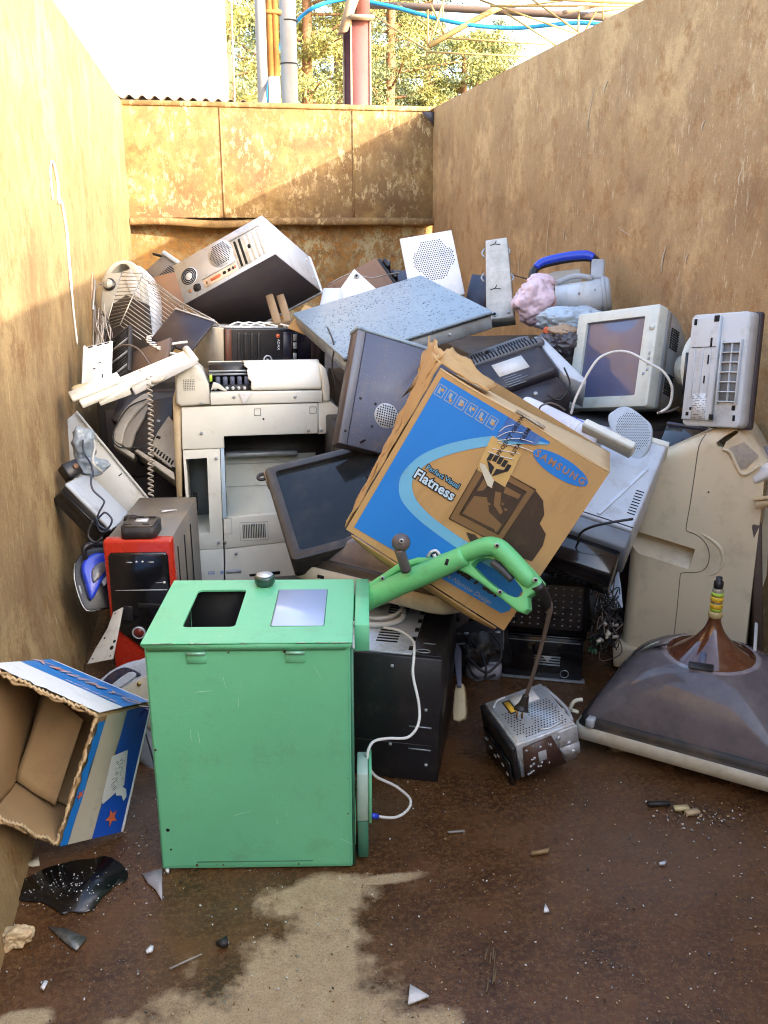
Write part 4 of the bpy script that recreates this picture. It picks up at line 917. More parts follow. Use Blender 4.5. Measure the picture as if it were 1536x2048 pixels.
o = rim_.build('worn_edge', mat('worn_pale_edge', (.50,.62,.54), .4, dirt_amt=0), t); o['kind'] = 'stuff'
gbM, gbW, gbD, gbH = M, W, D, H
sbM = Matrix.Translation(M @ V((W+.026, .035, .0))) @ Matrix.Rotation(-.16, 4, 'Z')
s = thing('switch_box', 'small flat pale green box standing against the right foot of the mint green box', 'box', Matrix.Translation(V((0,0,.105))) @ sbM)
MB().box(-.018, .010, 0, .10, 0, .135, .003).build('body', mat('pale_green_grey', (.42,.55,.46), .4), s)
MB().box(.0105, .018, -.003, .105, -.003, .139, .002).build('cover', greenp, s)
MB().box(-.017, .009, .002, .098, -.105, -.001, .002).build('foot', gdk, s)
# ------------------------------------------------------------ black case right of the green box
M, W, D, H = pose('black_case')
t = thing('computer_case', 'black desktop case with a bare steel top plate standing right of the mint green box', 'computer', M)
MB().box(0, W, 0, D, 0, H-.004, .004).build('body', black, t)
MB().box(.004, W*.70, .01, D-.012, H-.005, H+.001, .001).build('steel_top', steel, t)
MB().box(W*.70+.001, W-.004, .01, D-.012, H-.005, H, .001).build('top_plate', black, t)
b = MB()
for i in range(5): b.box(.09, .15, .27+i*.018, .278+i*.018, H+.0005, H+.002)
for i in range(5): b.box(.09, .15, .07+i*.018, .078+i*.018, H+.0005, H+.002)
for i in range(6): b.box(W*.70-.012, W*.70, .03+i*.062, .055+i*.062, H+.0005, H+.002)
b.build('slot', hole, t)
for y in (.08, .30): MB().box(W*.78, W*.9, y, y+.004, H+.0002, H+.002).build('rib', steel2, t)
b = MB(); b.tube([(W*.80+.020*math.cos(a*.524), .03+.010*math.sin(a*.524), H+.002) for a in range(12)], .0015, 5, 1, closed=True); b.build('catch_ring', steel2, t)
MB().box(W*.77, W*.83, .024, .036, H, H+.004, .001).build('catch', blackm, t)
for x, z in ((W*.52, H-.035), (W*.52, .11), (W*.86, H-.16), (W*.88, .055)): MB().box(x-.004, x+.004, -.003, .001, z-.004, z+.004, .001).build('rivet', steel, t)
for z in (H*.44, .10): MB().box(W*.70, W*.92, -.002, .001, z, z+.004).build('latch_line', steel2, t)
MB().box(.02, W-.02, -.0022, .001, H*.30, H*.302).build('seam', purple, t)
bcM, bcW, bcD, bcH = M, W, D, H
# white looped cable on it and running to the small box
def bc(x, y, z=0): return M @ V((x*W, y*D, H+z))
cw = MB(); cw.tube([bc(-.35,.75,.01), bc(.05,.80,.012), bc(.30,.84,.014), bc(.45,.70,.016), bc(.50,.52,.012), bc(.38,.40,.010), bc(.15,.36,.010), bc(-.2,.38,.01)], .0075, 8, 5); cw.tube([bc(-.3,.5,.02), bc(.1,.62,.02), bc(.38,.75,.022), bc(.46,.60,.02), bc(.3,.44,.018), bc(-.2,.42,.02)], .006, 8, 5)
cw.tube([bc(-.1,.94,.012), bc(.2,.95,.012), bc(.60,.93,.012)], .007, 8, 3)
tag(cw.build('white_cable_coil', cabw), 'thick white cable coiled on the steel top of the black case', 'cable')
pts = [(768,1255,2.62),(800,1262,2.58),(826,1282,2.52),(828,1310,2.42),(826,1350,2.40),(838,1410,2.38),(836,1450,2.36),(815,1475,2.35),(775,1477,2.33),(745,1485,2.31),(735,1515,2.30),(748,1550,2.33),(790,1572,2.38),(820,1598,2.41),(815,1620,2.38),(790,1635,2.35),(755,1633,2.32)]
P3 = [at(*p) for p in pts]; P3 = [V((p.x, p.y, max(.006, p.z))) for p in P3]
c_ = thing('power_cable', 'thin white cable hanging from the black case to a blue plug near the floor', 'cable')
MB().tube(P3, .0038, 7, 5).build('wire', cabw, c_); MB().tube([P3[-1], at(742,1631,2.31)], .0075, 8, 2).build('plug', bluepl, c_)
# ------------------------------------------------------------ stacked drives
M, W, D, H = pose('drives'); M = Matrix.Translation((0, -.01, -.022)) @ M
t = thing('optical_drives', 'open silver disc drives stacked together on the floor, perforated top with a yellow sticker', 'drive', M)
MB().box(0, W, 0, D, H*.5, H, .003).build('upper_drive', steel, t); MB().box(.004, W-.004, .004, D-.004, 0, H*.49, .003).build('lower_drive', steel2, t)
MB().box(-.016, -.0005, -.004, D+.004, H*.02, H*.97, .004).build('front_bezel', black, t); MB().box(-.026, -.0165, .01, D*.9, -.035, H*.5, .003).build('lower_bezel', gloss, t)
for i in range(6): MB().box(-.029, -.026, .02+.028*i, .034+.028*i, .01+.011*(i % 3), .016+.011*(i % 3), .001).build('bezel_button', steel, t)
MB().box(.008, W-.006, .008, D-.008, H, H+.0025, .001).build('perforated_cover', mat('pale_steel', (.58,.63,.66), .34, metal=.5, dirt_amt=.3, dirt=(.25,.2,.15)), t)
b = MB()
for i in range(17):
    for j in range(13):
        x = .022+i*.0092+(.0046 if j % 2 else 0); y = .016+j*.0098
        if x > W-.016 or (i in (4, 5, 6) and j > 3) or (i < 2 and j < 2): continue
        b.disc((x, y, H+.003), .0026, (0,0,1), 6)
b.build('perforation', hole, t)
MB().box(.07, .145, .145, .195, H+.0026, H+.0034).build('label', lprint, t); MB().box(.042, .066, .122, .185, H+.0026, H+.0036, 0).build('sticker_border', pblack, t); MB().box(.046, .062, .128, .179, H+.0037, H+.0042).build('yellow_sticker', yellow, t)
pcb = mat('brown_circuit_board', (.075,.038,.028), .4, dirt_amt=.3, dirt=(.14,.09,.06))
MB().prism([(.012, .012), (.14, .004), (.105, H*.93), (.018, H*.88)], -.006, -.001).build('circuit_board', pcb, t)
MB().box(.058, .083, -.009, -.006, .045, .079, .003).build('chip', greyp, t)
b = MB(); r = random.Random(4)
for i in range(26):
    x, z = r.uniform(.018, .105), r.uniform(.012, H*.85)
    if .052 < x < .09 and .04 < z < .085: continue
    b.cyl((x, -.0088, z), (x, -.005, z), r.uniform(.0016, .0042), seg=7)
b.build('solder_joints', steel, t)
MB().box(.125, W+.003, -.004, .004, H*.50, H-.006, .002).build('bracket', steel, t); MB().prism([(.145,.012),(W+.004,.020),(W+.004,H*.48),(.125,H*.48)], -.003, .003).build('bracket', steel, t)
for x, z in ((.125,H*.8),(.155,H*.56),(.165,.035)): MB().cyl((x, -.007, z), (x, -.002, z), .006, seg=10).build('screw', steel, t)
b = MB(); b.tube([(W-.03, .02, H+.006), (W*.6, .012, H+.006), (W*.45, .02, H+.006)], .004, 6, 3); b.tube([(.01,D*.8,H+.006),(.03,D*.9,H+.008),(.06,D*.93,H+.006)], .004, 6, 3); b.build('clip_spring', steel, t)
MB().tube([(W+.004, .03, H*.9), (W+.018, .10, H*.85), (W+.004, D-.01, H*.9)], .006, 6, 3).build('side_arm', greyp, t)
drM, drH = M, H
# ------------------------------------------------------------ big copier
M, W, D, H = pose('copier'); kx = W/273.0
t = thing('copier', 'bulky ivory copier with a torn open top, standing behind the mint green box', 'copier', M)
def L(px, py, y=0.0): return local(M, px, py, y)
D = .40
def pl(pts, y0, y1, name, m, bev=.004): return MB().prism([L(*p) for p in pts], y0, y1, bev).build(name, m, t)
pl([(363,815),(636,806),(636,867),(448,873),(449,896),(364,900)], 0, D, 'main_housing', ivory)
pl([(637,806),(657,800),(684,822),(685,834),(651,868),(637,869)], .004, D-.05, 'side_housing', ivory)
# upper left end block
ul = [(350,738),(352,728),(388,727),(405,742),(418,770),(420,808),(363,813),(352,806)]
pl(ul, -.012, .16, 'end_cover', beige, .010)
pl([(421,785),(644,781),(645,804),(421,810)], -.004, .17, 'front_rail', ivory)
pl([(640,728),(652,738),(659,770),(660,800),(646,803),(645,781),(643,755)], -.010, .16, 'end_cover', ivory, .006)
# curved top cover, torn open on its left third
zb = L(500, 782)[1]; zt = L(500, 728)[1]; xl = L(497, 760)[0]; xr = L(643, 760)[0]; xa = L(418, 760)[0]
def cover(u, v, x0=xl, x1=xr, jag=1):
    a = v*math.pi/2; x = x0+(x1-x0)*u
    if jag and u < .2: x += .016*noise.noise(V((v*8, 2, 0)))*(1-u*5)-.03*(v-.4)*(1-u*5)
    return V((x, .004+.11*(1-math.cos(a)), zb+.002+(zt-zb)*math.sin(a)))
MB().grid(cover, 24, 14, thick=.004).build('top_cover', ivory, t)
MB().grid(lambda u, v: V((xa+(xl-xa+.02)*u, .115+.05*v, zt-.012*v*v)), 6, 3, thick=.004).build('top_cover_rear', ivory, t)
MB().grid(lambda u, v: V((xl+(xr-xl)*u, .114+.05*v, zt-.012*v*v)), 6, 3, thick=.004).build('top_cover_rear', ivory, t)
MB().box(xa, xl+.03, .03, .12, zb-.01, zb+.02).build('mechanism_base', blackm, t)
MB().box(xa, xl+.01, .075, .12, zb+.02, zt-.008).build('mechanism_back', black, t)
for i in range(5): MB().box(xa+.024+i*.027, xa+.042+i*.027, .030, .07, zb+.018, zb+.050, .004).build('roller_block', dgrey, t)
for i in range(6): MB().cyl((xa+.022+i*.022, .022, zb+.008), (xa+.022+i*.022, .05, zb+.012), .006, seg=10).build('gear', steel, t)
for z in (.058, .070): MB().cyl((xa, .055, zb+z), (xl+.01, .055, zb+z), .004, seg=8).build('shaft', steel2, t)
MB().box(xa+.002, xa+.012, .012, .04, zb+.036, zb+.060, .002).build('release_lever', lime, t)
MB().grid(lambda u, v: V((xa+.005+.05*u+.01*v, .0+.012*u, zb+.006+.030*v*(1-u)+.006*math.sin(u*4))), 6, 4, thick=.003).build('broken_cover_piece', ivory, t)
pl([(478,786),(503,786),(490,806),(486,807)], -.012, -.004, 'broken_tab', white, .002)
g = L(378, 769); face_holes('speaker_grille', g, .025, .0062, .0022, t, -.0135, False, clip=lambda x, z: abs(x) < .019 and abs(z) < .020, seg=4)
b = MB()
for p in ((403,866),(468,794),(590,793)): q = L(*p); b.cyl((q[0], -.007, q[1]), (q[0], .0, q[1]), .0062, seg=12)
b.build('screw', greyp, t)
for p, m_ in (((617,861),greyp),((642,860),greyp),((433,916),greyp),((404,805),greyp),((438,1084),greyp),((450,1084),greyp),((506,1048),greyp),((472,1106),greyp)):
    q = L(*p); MB().cyl((q[0], -.0135 if p == (404,805) else -.006, q[1]), (q[0], .02, q[1]), .006, seg=10).build('screw', m_, t)
for p in ((515,824),(626,820)):
    q = L(*p); b = MB()
    for a, c_, e, f_ in ((-.013,.013,.0115,.013),(-.013,.013,-.013,-.0115),(-.013,-.0115,-.0114,.0114),(.0115,.013,-.0114,.0114)): b.box(q[0]+a, q[0]+c_, -.0015, .001, q[1]+e, q[1]+f_)
    b.build('blank_cover_outline', hole, t)
q = L(527, 838); MB().disc((q[0], -.0012, q[1]), .004).build('pin_hole', hole, t)
# left column with tall opening
zf = L(400, 1100)[1]; x0 = L(365, 1000)[0]; x1 = L(446, 1000)[0]
col = pl([(365,901),(440,897),(447,1098),(378,1103)], .004, D, 'left_column', ivory)
cut(col, MB().prism([L(372,919), L(414,916), L(420,1068), L(382,1072)], -.05, .30).build('cutter', hole, None, M))
MB().prism([L(371,918), L(415,915), L(421,1069), L(381,1073)], .299, .31).build('opening_back', mat('grey_inner_metal', (.26,.28,.30), .5, dirt_amt=.4), t)
q = L(388, 1010); MB().box(q[0]-.006, q[0]+.012, .10, .12, q[1]-.05, q[1]+.02, .002).build('inner_slot', hole, t)
MB().prism([L(441,897), L(448,897), L(454,1036), L(445,1038)], -.002, .05, .002).build('guide_strip', mat('pale_blue_plastic', (.45,.58,.68), .4), t)
pl([(364,1104),(447,1099),(449,1200),(371,1210)], .004, D, 'lower_column', ivory)
# right lower body
MB().prism([L(449,874), L(690,868), L(690,1000), L(452,1010)], .16, D, 0).build('tray_cavity', blackm, t)
MB().box(L(452,918)[0], L(600,918)[0], .10, .16, L(500,920)[1]-.008, L(500,920)[1]+.008, .003).build('tray_bar', steel2, t)
ps_ = mat('pale_green_grey_tray', (.58,.60,.53), .45, dirt_amt=.25, dirt=(.4,.35,.25))
zA, zB, zC = L(500, 926)[1], L(500, 990)[1], L(500, 1030)[1]; xA, xB = L(452,960)[0], L(640,960)[0]
MB().prism([(.155, zA), (.155, zB), (.02, zC), (.02, zC-.02), (.19, zC-.02), (.19, zA)], xA, xB, plane='yz').build('paper_tray', ps_, t)
b = MB(); b.box(xA, xB, .152, .156, zA-.035, zA-.033); b.box(xA, xB, .150, .157, zB-.001, zB+.001); b.build('tray_seam', greyp, t)
pl([(447,1036),(600,1024),(600,1081),(449,1098)], .0, D-.05, 'lower_front', ivory)
q = L(508, 1062); b = MB()
for i in range(14): b.box(q[0]-.044+i*.0066, q[0]-.041+i*.0066, -.0022, .001, q[1]-.028, q[1]+.028)
b.build('vent_grille', hole, t)
b = MB()
for a, c_, e, f_ in ((-.055,.055,.036,.0375),(-.055,.055,-.0375,-.036),(-.055,-.0535,-.0355,.0355),(.0535,.055,-.0355,.0355)): b.box(q[0]+a, q[0]+c_, -.0015, .001, q[1]+e, q[1]+f_)
q = L(454, 1052); b.box(q[0]-.019, q[0]+.019, -.0015, .001, q[1]+.031, q[1]+.0325); b.box(q[0]-.019, q[0]+.019, -.0015, .001, q[1]-.0325, q[1]-.031); b.box(q[0]+.0175, q[0]+.019, -.0015, .001, q[1]-.0305, q[1]+.0305)
b.build('panel_outline', greyp, t)
pl([(450,1099),(620,1079),(640,1240),(452,1240)], .002, D-.05, 'base_front', ivory)
q = L(428, 1146); text('IGS', .018, mat('printed_faint_blue', (.32,.38,.60), .6, dirt_amt=0, bump=0), t, (q[0]-.01, .0025, q[1]), bold=.0006)
q = L(470, 1143); MB().box(q[0]-.035, q[0]+.025, .0012, .0018, q[1]-.008, q[1]+.008).build('printed_label', mat('faint_blue_label', (.50,.52,.58), .6, bump=0), t); q = L(444, 1145); MB().disc((q[0], .001, q[1]), .008, seg=10).build('printed_dot', mat('printed_faint_blue', (.3,.4,.6)), t)
MB().prism([L(498,1149), L(560,1142), L(560,1148), L(500,1153)], .0, .01).build('base_slot', hole, t)
MB().prism([L(345,800), L(362,800), L(364,1100), L(358,1100)], .01, D-.03, 0).build('side_panel', mat('yellowed_plastic', (.50,.38,.22), .5, dirt_amt=.4, dirt=(.28,.18,.09)), t)
x0 = L(380,1200)[0]; MB().box(x0, x0+.42, .06, D-.06, L(400,1200)[1]-.14, L(400,1200)[1]).build('plinth', blackm, t)
# ------------------------------------------------------------ picture tubes
def picture_tube(name, label, M, w_, d_, h_, neck_h, group=None, band=True, seed=1):
    """tube lying on its face: local origin at the middle of the face, z up the neck"""
    t = thing(name, label, 'picture tube', M)
    edge = mat('dirty_cream_frame', (.55,.50,.38), .5, dirt_amt=.5, dirt=(.25,.18,.10))
    def ring(hx, hy, z, r): return [(x, y, z) for x, y in rrect(-hx, hx, -hy, hy, r, 5)]
    def loft(rings, nm, m):
        b = MB(); tb = bmesh.new(); vv = [[tb.verts.new(p) for p in rg] for rg in rings]; n = len(vv[0])
        for a, c_ in zip(vv, vv[1:]):
            for i in range(n): tb.faces.new((a[i], a[(i+1) % n], c_[(i+1) % n], c_[i]))
        bmesh.ops.recalc_face_normals(tb, faces=tb.faces[:]); b._add(tb); return b.build(nm, m, t)
    hx, hy = w_/2, d_/2
    loft([ring(hx*.93, hy*.92, -.012, .05), ring(hx, hy, .0, .03), ring(hx, hy, .038, .03), ring(hx-.008, hy-.008, .040, .03)], 'frame', edge)
    loft([ring(hx-.006, hy-.006, .0402, .03), ring(hx-.012, hy-.012, .048, .03), ring(hx-.012, hy-.012, .062, .03), ring(hx-.024, hy-.024, .068, .03)], 'tension_band', mat('black_rubber_band', (.02,.018,.016), .5, dirt_amt=.4, dirt=(.12,.08,.05)))
    rg = []
    for k in range(15):
        f = k/14; s = 1-.44*f**1.7; z = .066+(h_-.066)*math.sin(f*1.45)/math.sin(1.45); rr = .03+.10*f
        a_, b_ = (hx-.024)*s, (hy-.024)*s; rd = min(rr+f*.2, min(a_, b_)*(.25+.749*min(1, f*1.1))); rg.append(ring(a_*(1-f)+f*(min(a_,b_)), b_*(1-f)+f*min(a_, b_), z, rd))
        loft(rg, 'cone', cone)
    b = MB(); k_ = min((hx-.024)*.56, (hy-.024)*.56); nk = .0165
    prof = []
    for i in range(15):
        f = i/14; prof.append((nk+(k_*1.02-nk)*(1-f)**2.1, h_-.012+(neck_h*.66)*f))
    prof = [(k_*1.03, h_-.002)]+prof+[(nk, h_+neck_h*.76)]
    b.lathe(prof, 28); b.build('funnel', amber, t)
    z0 = h_+neck_h*.62; b = MB(); b.lathe([(nk+.001, z0-.012), (nk+.004, z0-.010), (nk+.004, z0+.006), (nk+.0005, z0+.008)], 20); b.build('neck_collar', mat('yellowed_collar', (.50,.38,.17), .4), t)
    b = MB(); b.lathe([(nk-.001, z0+.008), (nk-.001, z0+neck_h*.36), (.010, z0+neck_h*.40), (0, z0+neck_h*.40)], 20); b.build('neck', mat('clear_neck_glass', (.30,.27,.18), .08, dirt_amt=.3, coat=.6), t)
    for zz, m_ in ((z0+.024, yellow), (z0+.045, yellow)): b = MB(); b.lathe([(nk, zz-.007), (nk+.0015, zz-.006), (nk+.0015, zz+.007), (nk, zz+.008)], 20); b.build('neck_band', m_, t)
    for zz in (z0+.014, z0+.060): b = MB(); b.lathe([(nk-.0005, zz-.005), (nk+.0004, zz-.005), (nk+.0004, zz+.006), (nk-.0005, zz+.006)], 20); b.build('getter_ring', lime, t)
    zt = z0+neck_h*.40; b = MB(); b.lathe([(.012, zt-.006), (.014, zt), (.014, zt+.016), (.009, zt+.020), (.009, zt+.030), (0, zt+.030)], 14); b.build('neck_cap', black, t)
    return t
O = V((1.400, 2.285, .045)); M = Matrix.Translation(O) @ Matrix.Rotation(math.atan2(-.665, .747), 4, 'Z')
t = picture_tube('picture_tube', 'large bare television picture tube lying face down with its brown glass neck pointing up', M, .64, .50, .250, .205)
MB().box(-.10, -.02, -.155, -.13, .262, .268, .002, M=Matrix.Rotation(.55, 4, 'X') @ Matrix.Translation((0,-.05,.05))).build('black_patch', blackm, t) if False else None
b = MB(); r = random.Random(8)
for i in range(20):
    a = V((r.uniform(-.22, .22), -r.uniform(.10, .2), .0)); f = 1
# anode patch, tape and ears
MB().prism(rrect(-.034,.034,-.012,.012,.004), .0, .003, plane='xy').build('tape_patch', blackm, t, None)
tp_ = [o for o in t.children if o.name.startswith('tape_patch')][-1]; tp_.matrix_parent_inverse = Matrix(); tp_.location = (.0, -.125, .258); tp_.rotation_euler = (.45, 0, .2)
o = MB().box(-.009, .009, -.018, .018, 0, .003, .001).build('anode_clip', dgrey, t); o.location = (-.005, -.088, .268); o.rotation_euler = (.62, 0, .1)
o = MB().box(-.03, .03, -.008, .008, 0, .003, .001).build('tape_patch', blackm, t); o.location = (-.135, -.04, .255); o.rotation_euler = (.2, -.55, -.5)
o = MB().box(-.06, .06, -.015, .015, 0, .002).build('paper_label', mat('pale_green_label', (.55,.62,.55), .6), t); o.location = (-.185, -.02, .225); o.rotation_euler = (.15, -.72, -.75)
b = MB(); r = random.Random(2)
b = MB()
e0 = V((-.335, -.245, .05))
b.tube([e0+V(p) for p in ((.02,.02,.02),(-.01,0,.03),(-.03,-.02,.02),(-.045,-.03,-.005),(-.02,-.02,-.03),(.0,0,-.01))], .006, 7, 4); b.tube([e0+V(p) for p in ((.0,.0,.03),(.01,.005,.06),(.03,.02,.065))], .006, 7, 3); b.tube([e0+V(p) for p in ((-.03,-.02,.02),(-.05,-.03,.0),(-.06,-.045,-.01),(-.045,-.035,-.02))], .0045, 7, 3)
b.build('mounting_ear', mat('cream_bracket', (.66,.63,.50), .45), t)
for x in (-.27, .24): MB().box(x-.012, x+.012, -.256, -.225, .045, .072, .003).build('band_clip', greyp, t)
sc_ = MB()
for p in (((-.06,-.19,.17),(-.05,-.205,.15),(-.055,-.215,.13)), ((-.04,-.185,.17),(-.045,-.2,.15),(-.055,-.215,.125)), ((.03,-.14,.225),(.06,-.16,.205),(.085,-.175,.19)), ((.04,-.135,.235),(.045,-.15,.215),(.043,-.165,.205))):
    sc_.tube([V(q)+V((0,.012,0)) for q in p], .0009, 4, 3)
sc_.build('scratches', mat('pale_scratch', (.42,.42,.45), .5), t)
# second tube under the printed carton
Ma, wA, hA = frame3((582,1150,2.86), (800,1205,2.66), (582,1120,2.86))
Mc = Ma @ Matrix.Translation((.27, .20, .0))
t2 = picture_tube('picture_tube', 'picture tube with tan frame and yellow label lying under the printed carton', Mc, .54, .40, .17, .12)
b = MB(); b.tube([(.06+.030*math.cos(a*.39), -.085+.018*math.sin(a*.39), .155+.012*math.sin(a*.39)) for a in range(16)], .009, 7, 1, closed=True); b.build('deflection_coil', copper, t2)
o = MB().box(-.045, .045, -.022, .022, 0, .002).build('yellow_label', mat('stained_yellow_label', (.62,.46,.20), .6, dirt_amt=.45, dirt=(.55,.14,.04)), t2); o.location = (-.115, -.105, .152); o.rotation_euler = (.62, -.25, 0)
for x in (-.16, .02): MB().box(x-.012, x+.012, -.2015, -.199, .012, .022).build('frame_slot', hole, t2)
gap_filler(.16, .56, 2.62, 2.98, .36, 'low dark filler box added under the tan framed picture tube')
# ------------------------------------------------------------ big beige moulded casing
Mj, wj, hj = frame3((1240,1326,3.27), (1500,1342,3.08), (1250,1150,3.20))
t = thing('moulded_casing', 'big beige moulded plastic casing shaped like a jerrycan, standing in front of the right wall', 'casing', Mj)
jm = mat('beige_moulded_plastic', (.66,.545,.365), .45, var=.06, scale=4, dirt_amt=.3, dirt=(.30,.23,.15), bump=.05, bscale=330)
def J(px, py, y=0.0): return local(Mj, px, py, y)
oj = [(1236,1330),(1240,1270),(1250,1180),(1258,1090),(1268,1000),(1283,962),(1292,938),(1305,918),(1325,904),(1380,881),(1440,855),(1462,848),(1484,850),(1500,868),(1560,960),(1600,1030),(1600,1345)]
body = MB().prism_round([J(*p) for p in oj], 0, .26, .045, 6).build('shell', jm, t)
def Jp(px, py, y): x, z = J(px, py); return V((x, y, z))
# sloping top right facet: cut the shoulder away
cm_ = MB(); pts_ = [(1488,955),(1527,1040),(1480,1345),(1700,1345),(1700,700),(1520,860)]
c1 = MB().prism([J(*p) for p in [(1532,930),(1520,1040),(1484,1345),(1800,1360),(1800,700),(1600,800)]], -.05, .20).build('cutter', hole, None, Mj)
cut(body, c1)
# long finger groove
gz0, gz1 = J(1262,1058)[1], J(1262,1098)[1]; gx0, gx1 = J(1225,1060)[0], J(1398,1112)[0]
ga = math.atan2(J(1392,1098)[1]-J(1262,1058)[1], J(1392,1098)[0]-J(1262,1058)[0])
gv = [J(*p) for p in [(1235,1052),(1262,1058),(1330,1077),(1392,1098),(1402,1112),(1400,1126),(1390,1134),(1330,1117),(1262,1098),(1235,1092)]]
cx_, cz_ = J(1262,1058)
gm = Matrix.Translation((cx_, 0, cz_)) @ Matrix.Rotation(-ga, 4, 'Y')
cut(body, MB().prism([(-.03, .0), (.052, -.004), (.058, -.012), (.052, -.028), (-.004, -(gz0-gz1)*1.12), (-.03, -(gz0-gz1)*1.12)], gx0-cx_-.03, gx1-cx_, plane='yz').build('cutter', hole, None, Mj @ gm))
# carrying hole and recessed label facet
hd = [J(*p) for p in [(1432,886),(1468,862),(1476,866),(1452,884),(1446,896)]]
cut(body, MB().prism(smooth_outline(hd, 2), -.05, .12).build('cutter', hole, None, Mj))
MB().prism([J(*p, -.001) for p in [(1449,900),(1488,884),(1517,912),(1492,938),(1478,940)]], -.0025, .002, .001).build('embossed_label', mat('embossed_grey_label', (.33,.28,.23), .6, dirt_amt=.7, dirt=(.55,.48,.38), scale=60), t)
lipb = MB(); lipb.tube([Jp(*p, -.004) for p in [(1446,898),(1462,905),(1478,940),(1492,948),(1520,930)]], .006, 7, 3); lipb.build('recess_lip', jm, t)
MB().tube([Jp(*p, -.0005) for p in [(1412,868),(1398,892),(1389,950),(1380,1010),(1373,1050),(1374,1062),(1390,1068),(1408,1082),(1418,1104),(1416,1128),(1404,1142),(1385,1145),(1364,1146),(1360,1156),(1354,1220),(1347,1280)]], .0014, 5, 3).build('mould_seam', mat('dark_seam_line', (.12,.09,.06), .7), t)
b = MB(); b.tube([Jp(*p, .003) for p in [(1388,1060),(1414,1074),(1440,1096),(1446,1124),(1430,1146),(1400,1153)]], [.001,.006,.008,.008,.006,.001], 8, 4); b.build('raised_rim', jm, t)
MB().prism([J(*p) for p in [(1228,1330),(1226,1290),(1234,1282),(1320,1310),(1420,1330),(1420,1350),(1300,1350)]], -.018, .10, .008).build('foot_rim', jm, t)
o = MB().box(0, .03, .0, .22, 0, .52, .004).build('timber_board', mat('dark_brown_board', (.075,.05,.038), .6, dirt_amt=.4), None, Matrix.Translation(at(1508,1345,3.12)) @ Matrix.Rotation(-.4, 4, 'Z') @ Matrix.Rotation(-.12, 4, 'Y')); tag(o, 'dark brown board standing upright right of the beige moulded casing', 'board')
o = MB().box(0, .16, 0, .05, 0, .045, .006).build('white_fitting', white, None, frame3((1508,968,2.95),(1560,940,2.9),(1500,930,2.97))[0]); tag(o, 'white plastic bracket poking out at the right edge beside the beige moulded casing', 'bracket')
o = MB().box(0, .12, 0, .03, 0, .09, .004).build('speckled_sheet', mat('speckled_grey_panel', (.22,.19,.18), .7, speck=.8, spcol=(.5,.45,.42)), None, frame3((1502,955,3.0),(1560,935,2.95),(1498,925,3.02))[0]); tag(o, 'speckled grey panel at the right edge behind the beige moulded casing', 'panel')
b = MB(); 
for i in range(16): q = at(1514+i*1.6, 1004-i*.2, 2.93); b.tube([q, q+V((.001*i-.006, -.004, -.022))], .0016, 4, 1)
b.box(0, .06, 0, .02, 0, .012, .002, M=frame3((1508,1002,2.94),(1540,998,2.92),(1509,995,2.94))[0]); o = b.build('brush', cardl); tag(o, 'small pale bristle brush at the right edge under the white bracket', 'brush')
o = MB().box(0, .010, 0, .004, 0, .18, .001).build('metal_offcut', mat('pale_grey_strip', (.5,.48,.44), .5), None, frame3((1505,1340,2.72),(1512,1343,2.72),(1545,1288,2.8))[0]); tag(o, 'thin pale strip leaning at the right edge behind the picture tube', 'strip')
# ------------------------------------------------------------ green shredder handle
t = thing('garden_tool', 'bright green plastic loop handle of a garden tool rising from the mint green box', 'tool handle', Matrix.Translation(at(716,1200,2.46)))
def hx(px, py, d): return at(px, py, d)-at(716,1200,2.46)
dd = lambda px: 2.46-.22*(px-716)/370.0
def hp(px, py, o=0): return hx(px, py, dd(px)+o)
nrm = -FW
hM = frame3((716,1230,2.46), (1085,1230,2.24), (716,1080,2.50))[0]; hI = Matrix.Translation(-at(716,1200,2.46)) @ hM
def HP(*p): return local(hM, *p)
out_ = [(713,1176),(740,1166),(770,1147),(799,1127),(837,1115),(866,1115),(886,1109),(934,1088),(962,1078),(987,1075),(1007,1083),(1040,1114),(1068,1143),(1086,1165),(1085,1178),(1068,1188),(1057,1195),(1059,1219),(1049,1228),(1035,1223),(1006,1199),(962,1166),(934,1147),(914,1139),(895,1132),(871,1127),(837,1129),(808,1137),(770,1163),(741,1188),(716,1186)]
inn_ = [(946,1130),(958,1119),(982,1117),(1000,1128),(1022,1148),(1044,1174),(1049,1187),(1037,1196),(1011,1187),(972,1158),(953,1139)]
lp_ = MB().prism_round([HP(*p) for p in out_], -.012, .022, .007, 3).build('flat_loop', greenpl, t); lp_.matrix_basis = hI
bpy.context.view_layer.update()
cut(lp_, MB().prism([HP(*p) for p in smooth_outline(inn_, 2)], -.06, .06).build('cutter', hole, None, hM))
MB().tube([hp(700,1216),hp(730,1202),hp(790,1173),hp(840,1151),hp(890,1129),hp(930,1111)], [.029,.029,.029,.029,.028,.024], 18, 4).build('main_tube', greenpl, t)
MB().tube([hp(905,1118,.004),hp(940,1103,.004),hp(972,1093,.004),hp(992,1094,.004),hp(1008,1105,.004),hp(1032,1130,.004),hp(1055,1156,.004),hp(1066,1168,.006)], [.016,.022,.024,.024,.024,.024,.022,.016], 18, 5, flat=1.05, nrm=nrm).build('grip', greenpl, t)
MB().tube([hp(985,1124,.0),hp(1005,1140,.0),hp(1024,1160,.0)], [.010,.011,.009], 10, 4).build('trigger', mat('dark_grey_trigger', (.05,.055,.065), .4), t)
for p, o_ in (((720,1181),-.016),((765,1157),-.016),((868,1122),-.016),((915,1132),-.016),((994,1091),-.026),((1000,1184),-.016),((1071,1160),-.022)):
    q = hp(*p, o_); MB().cyl(q+nrm*.0, q-nrm*.006, .0062, seg=12).build('screw', mat('pale_screw', (.5,.52,.5), .35, metal=.5), t); MB().cyl(q+nrm*.001, q-nrm*.001, .0035, seg=8).build('screw_socket', hole, t)
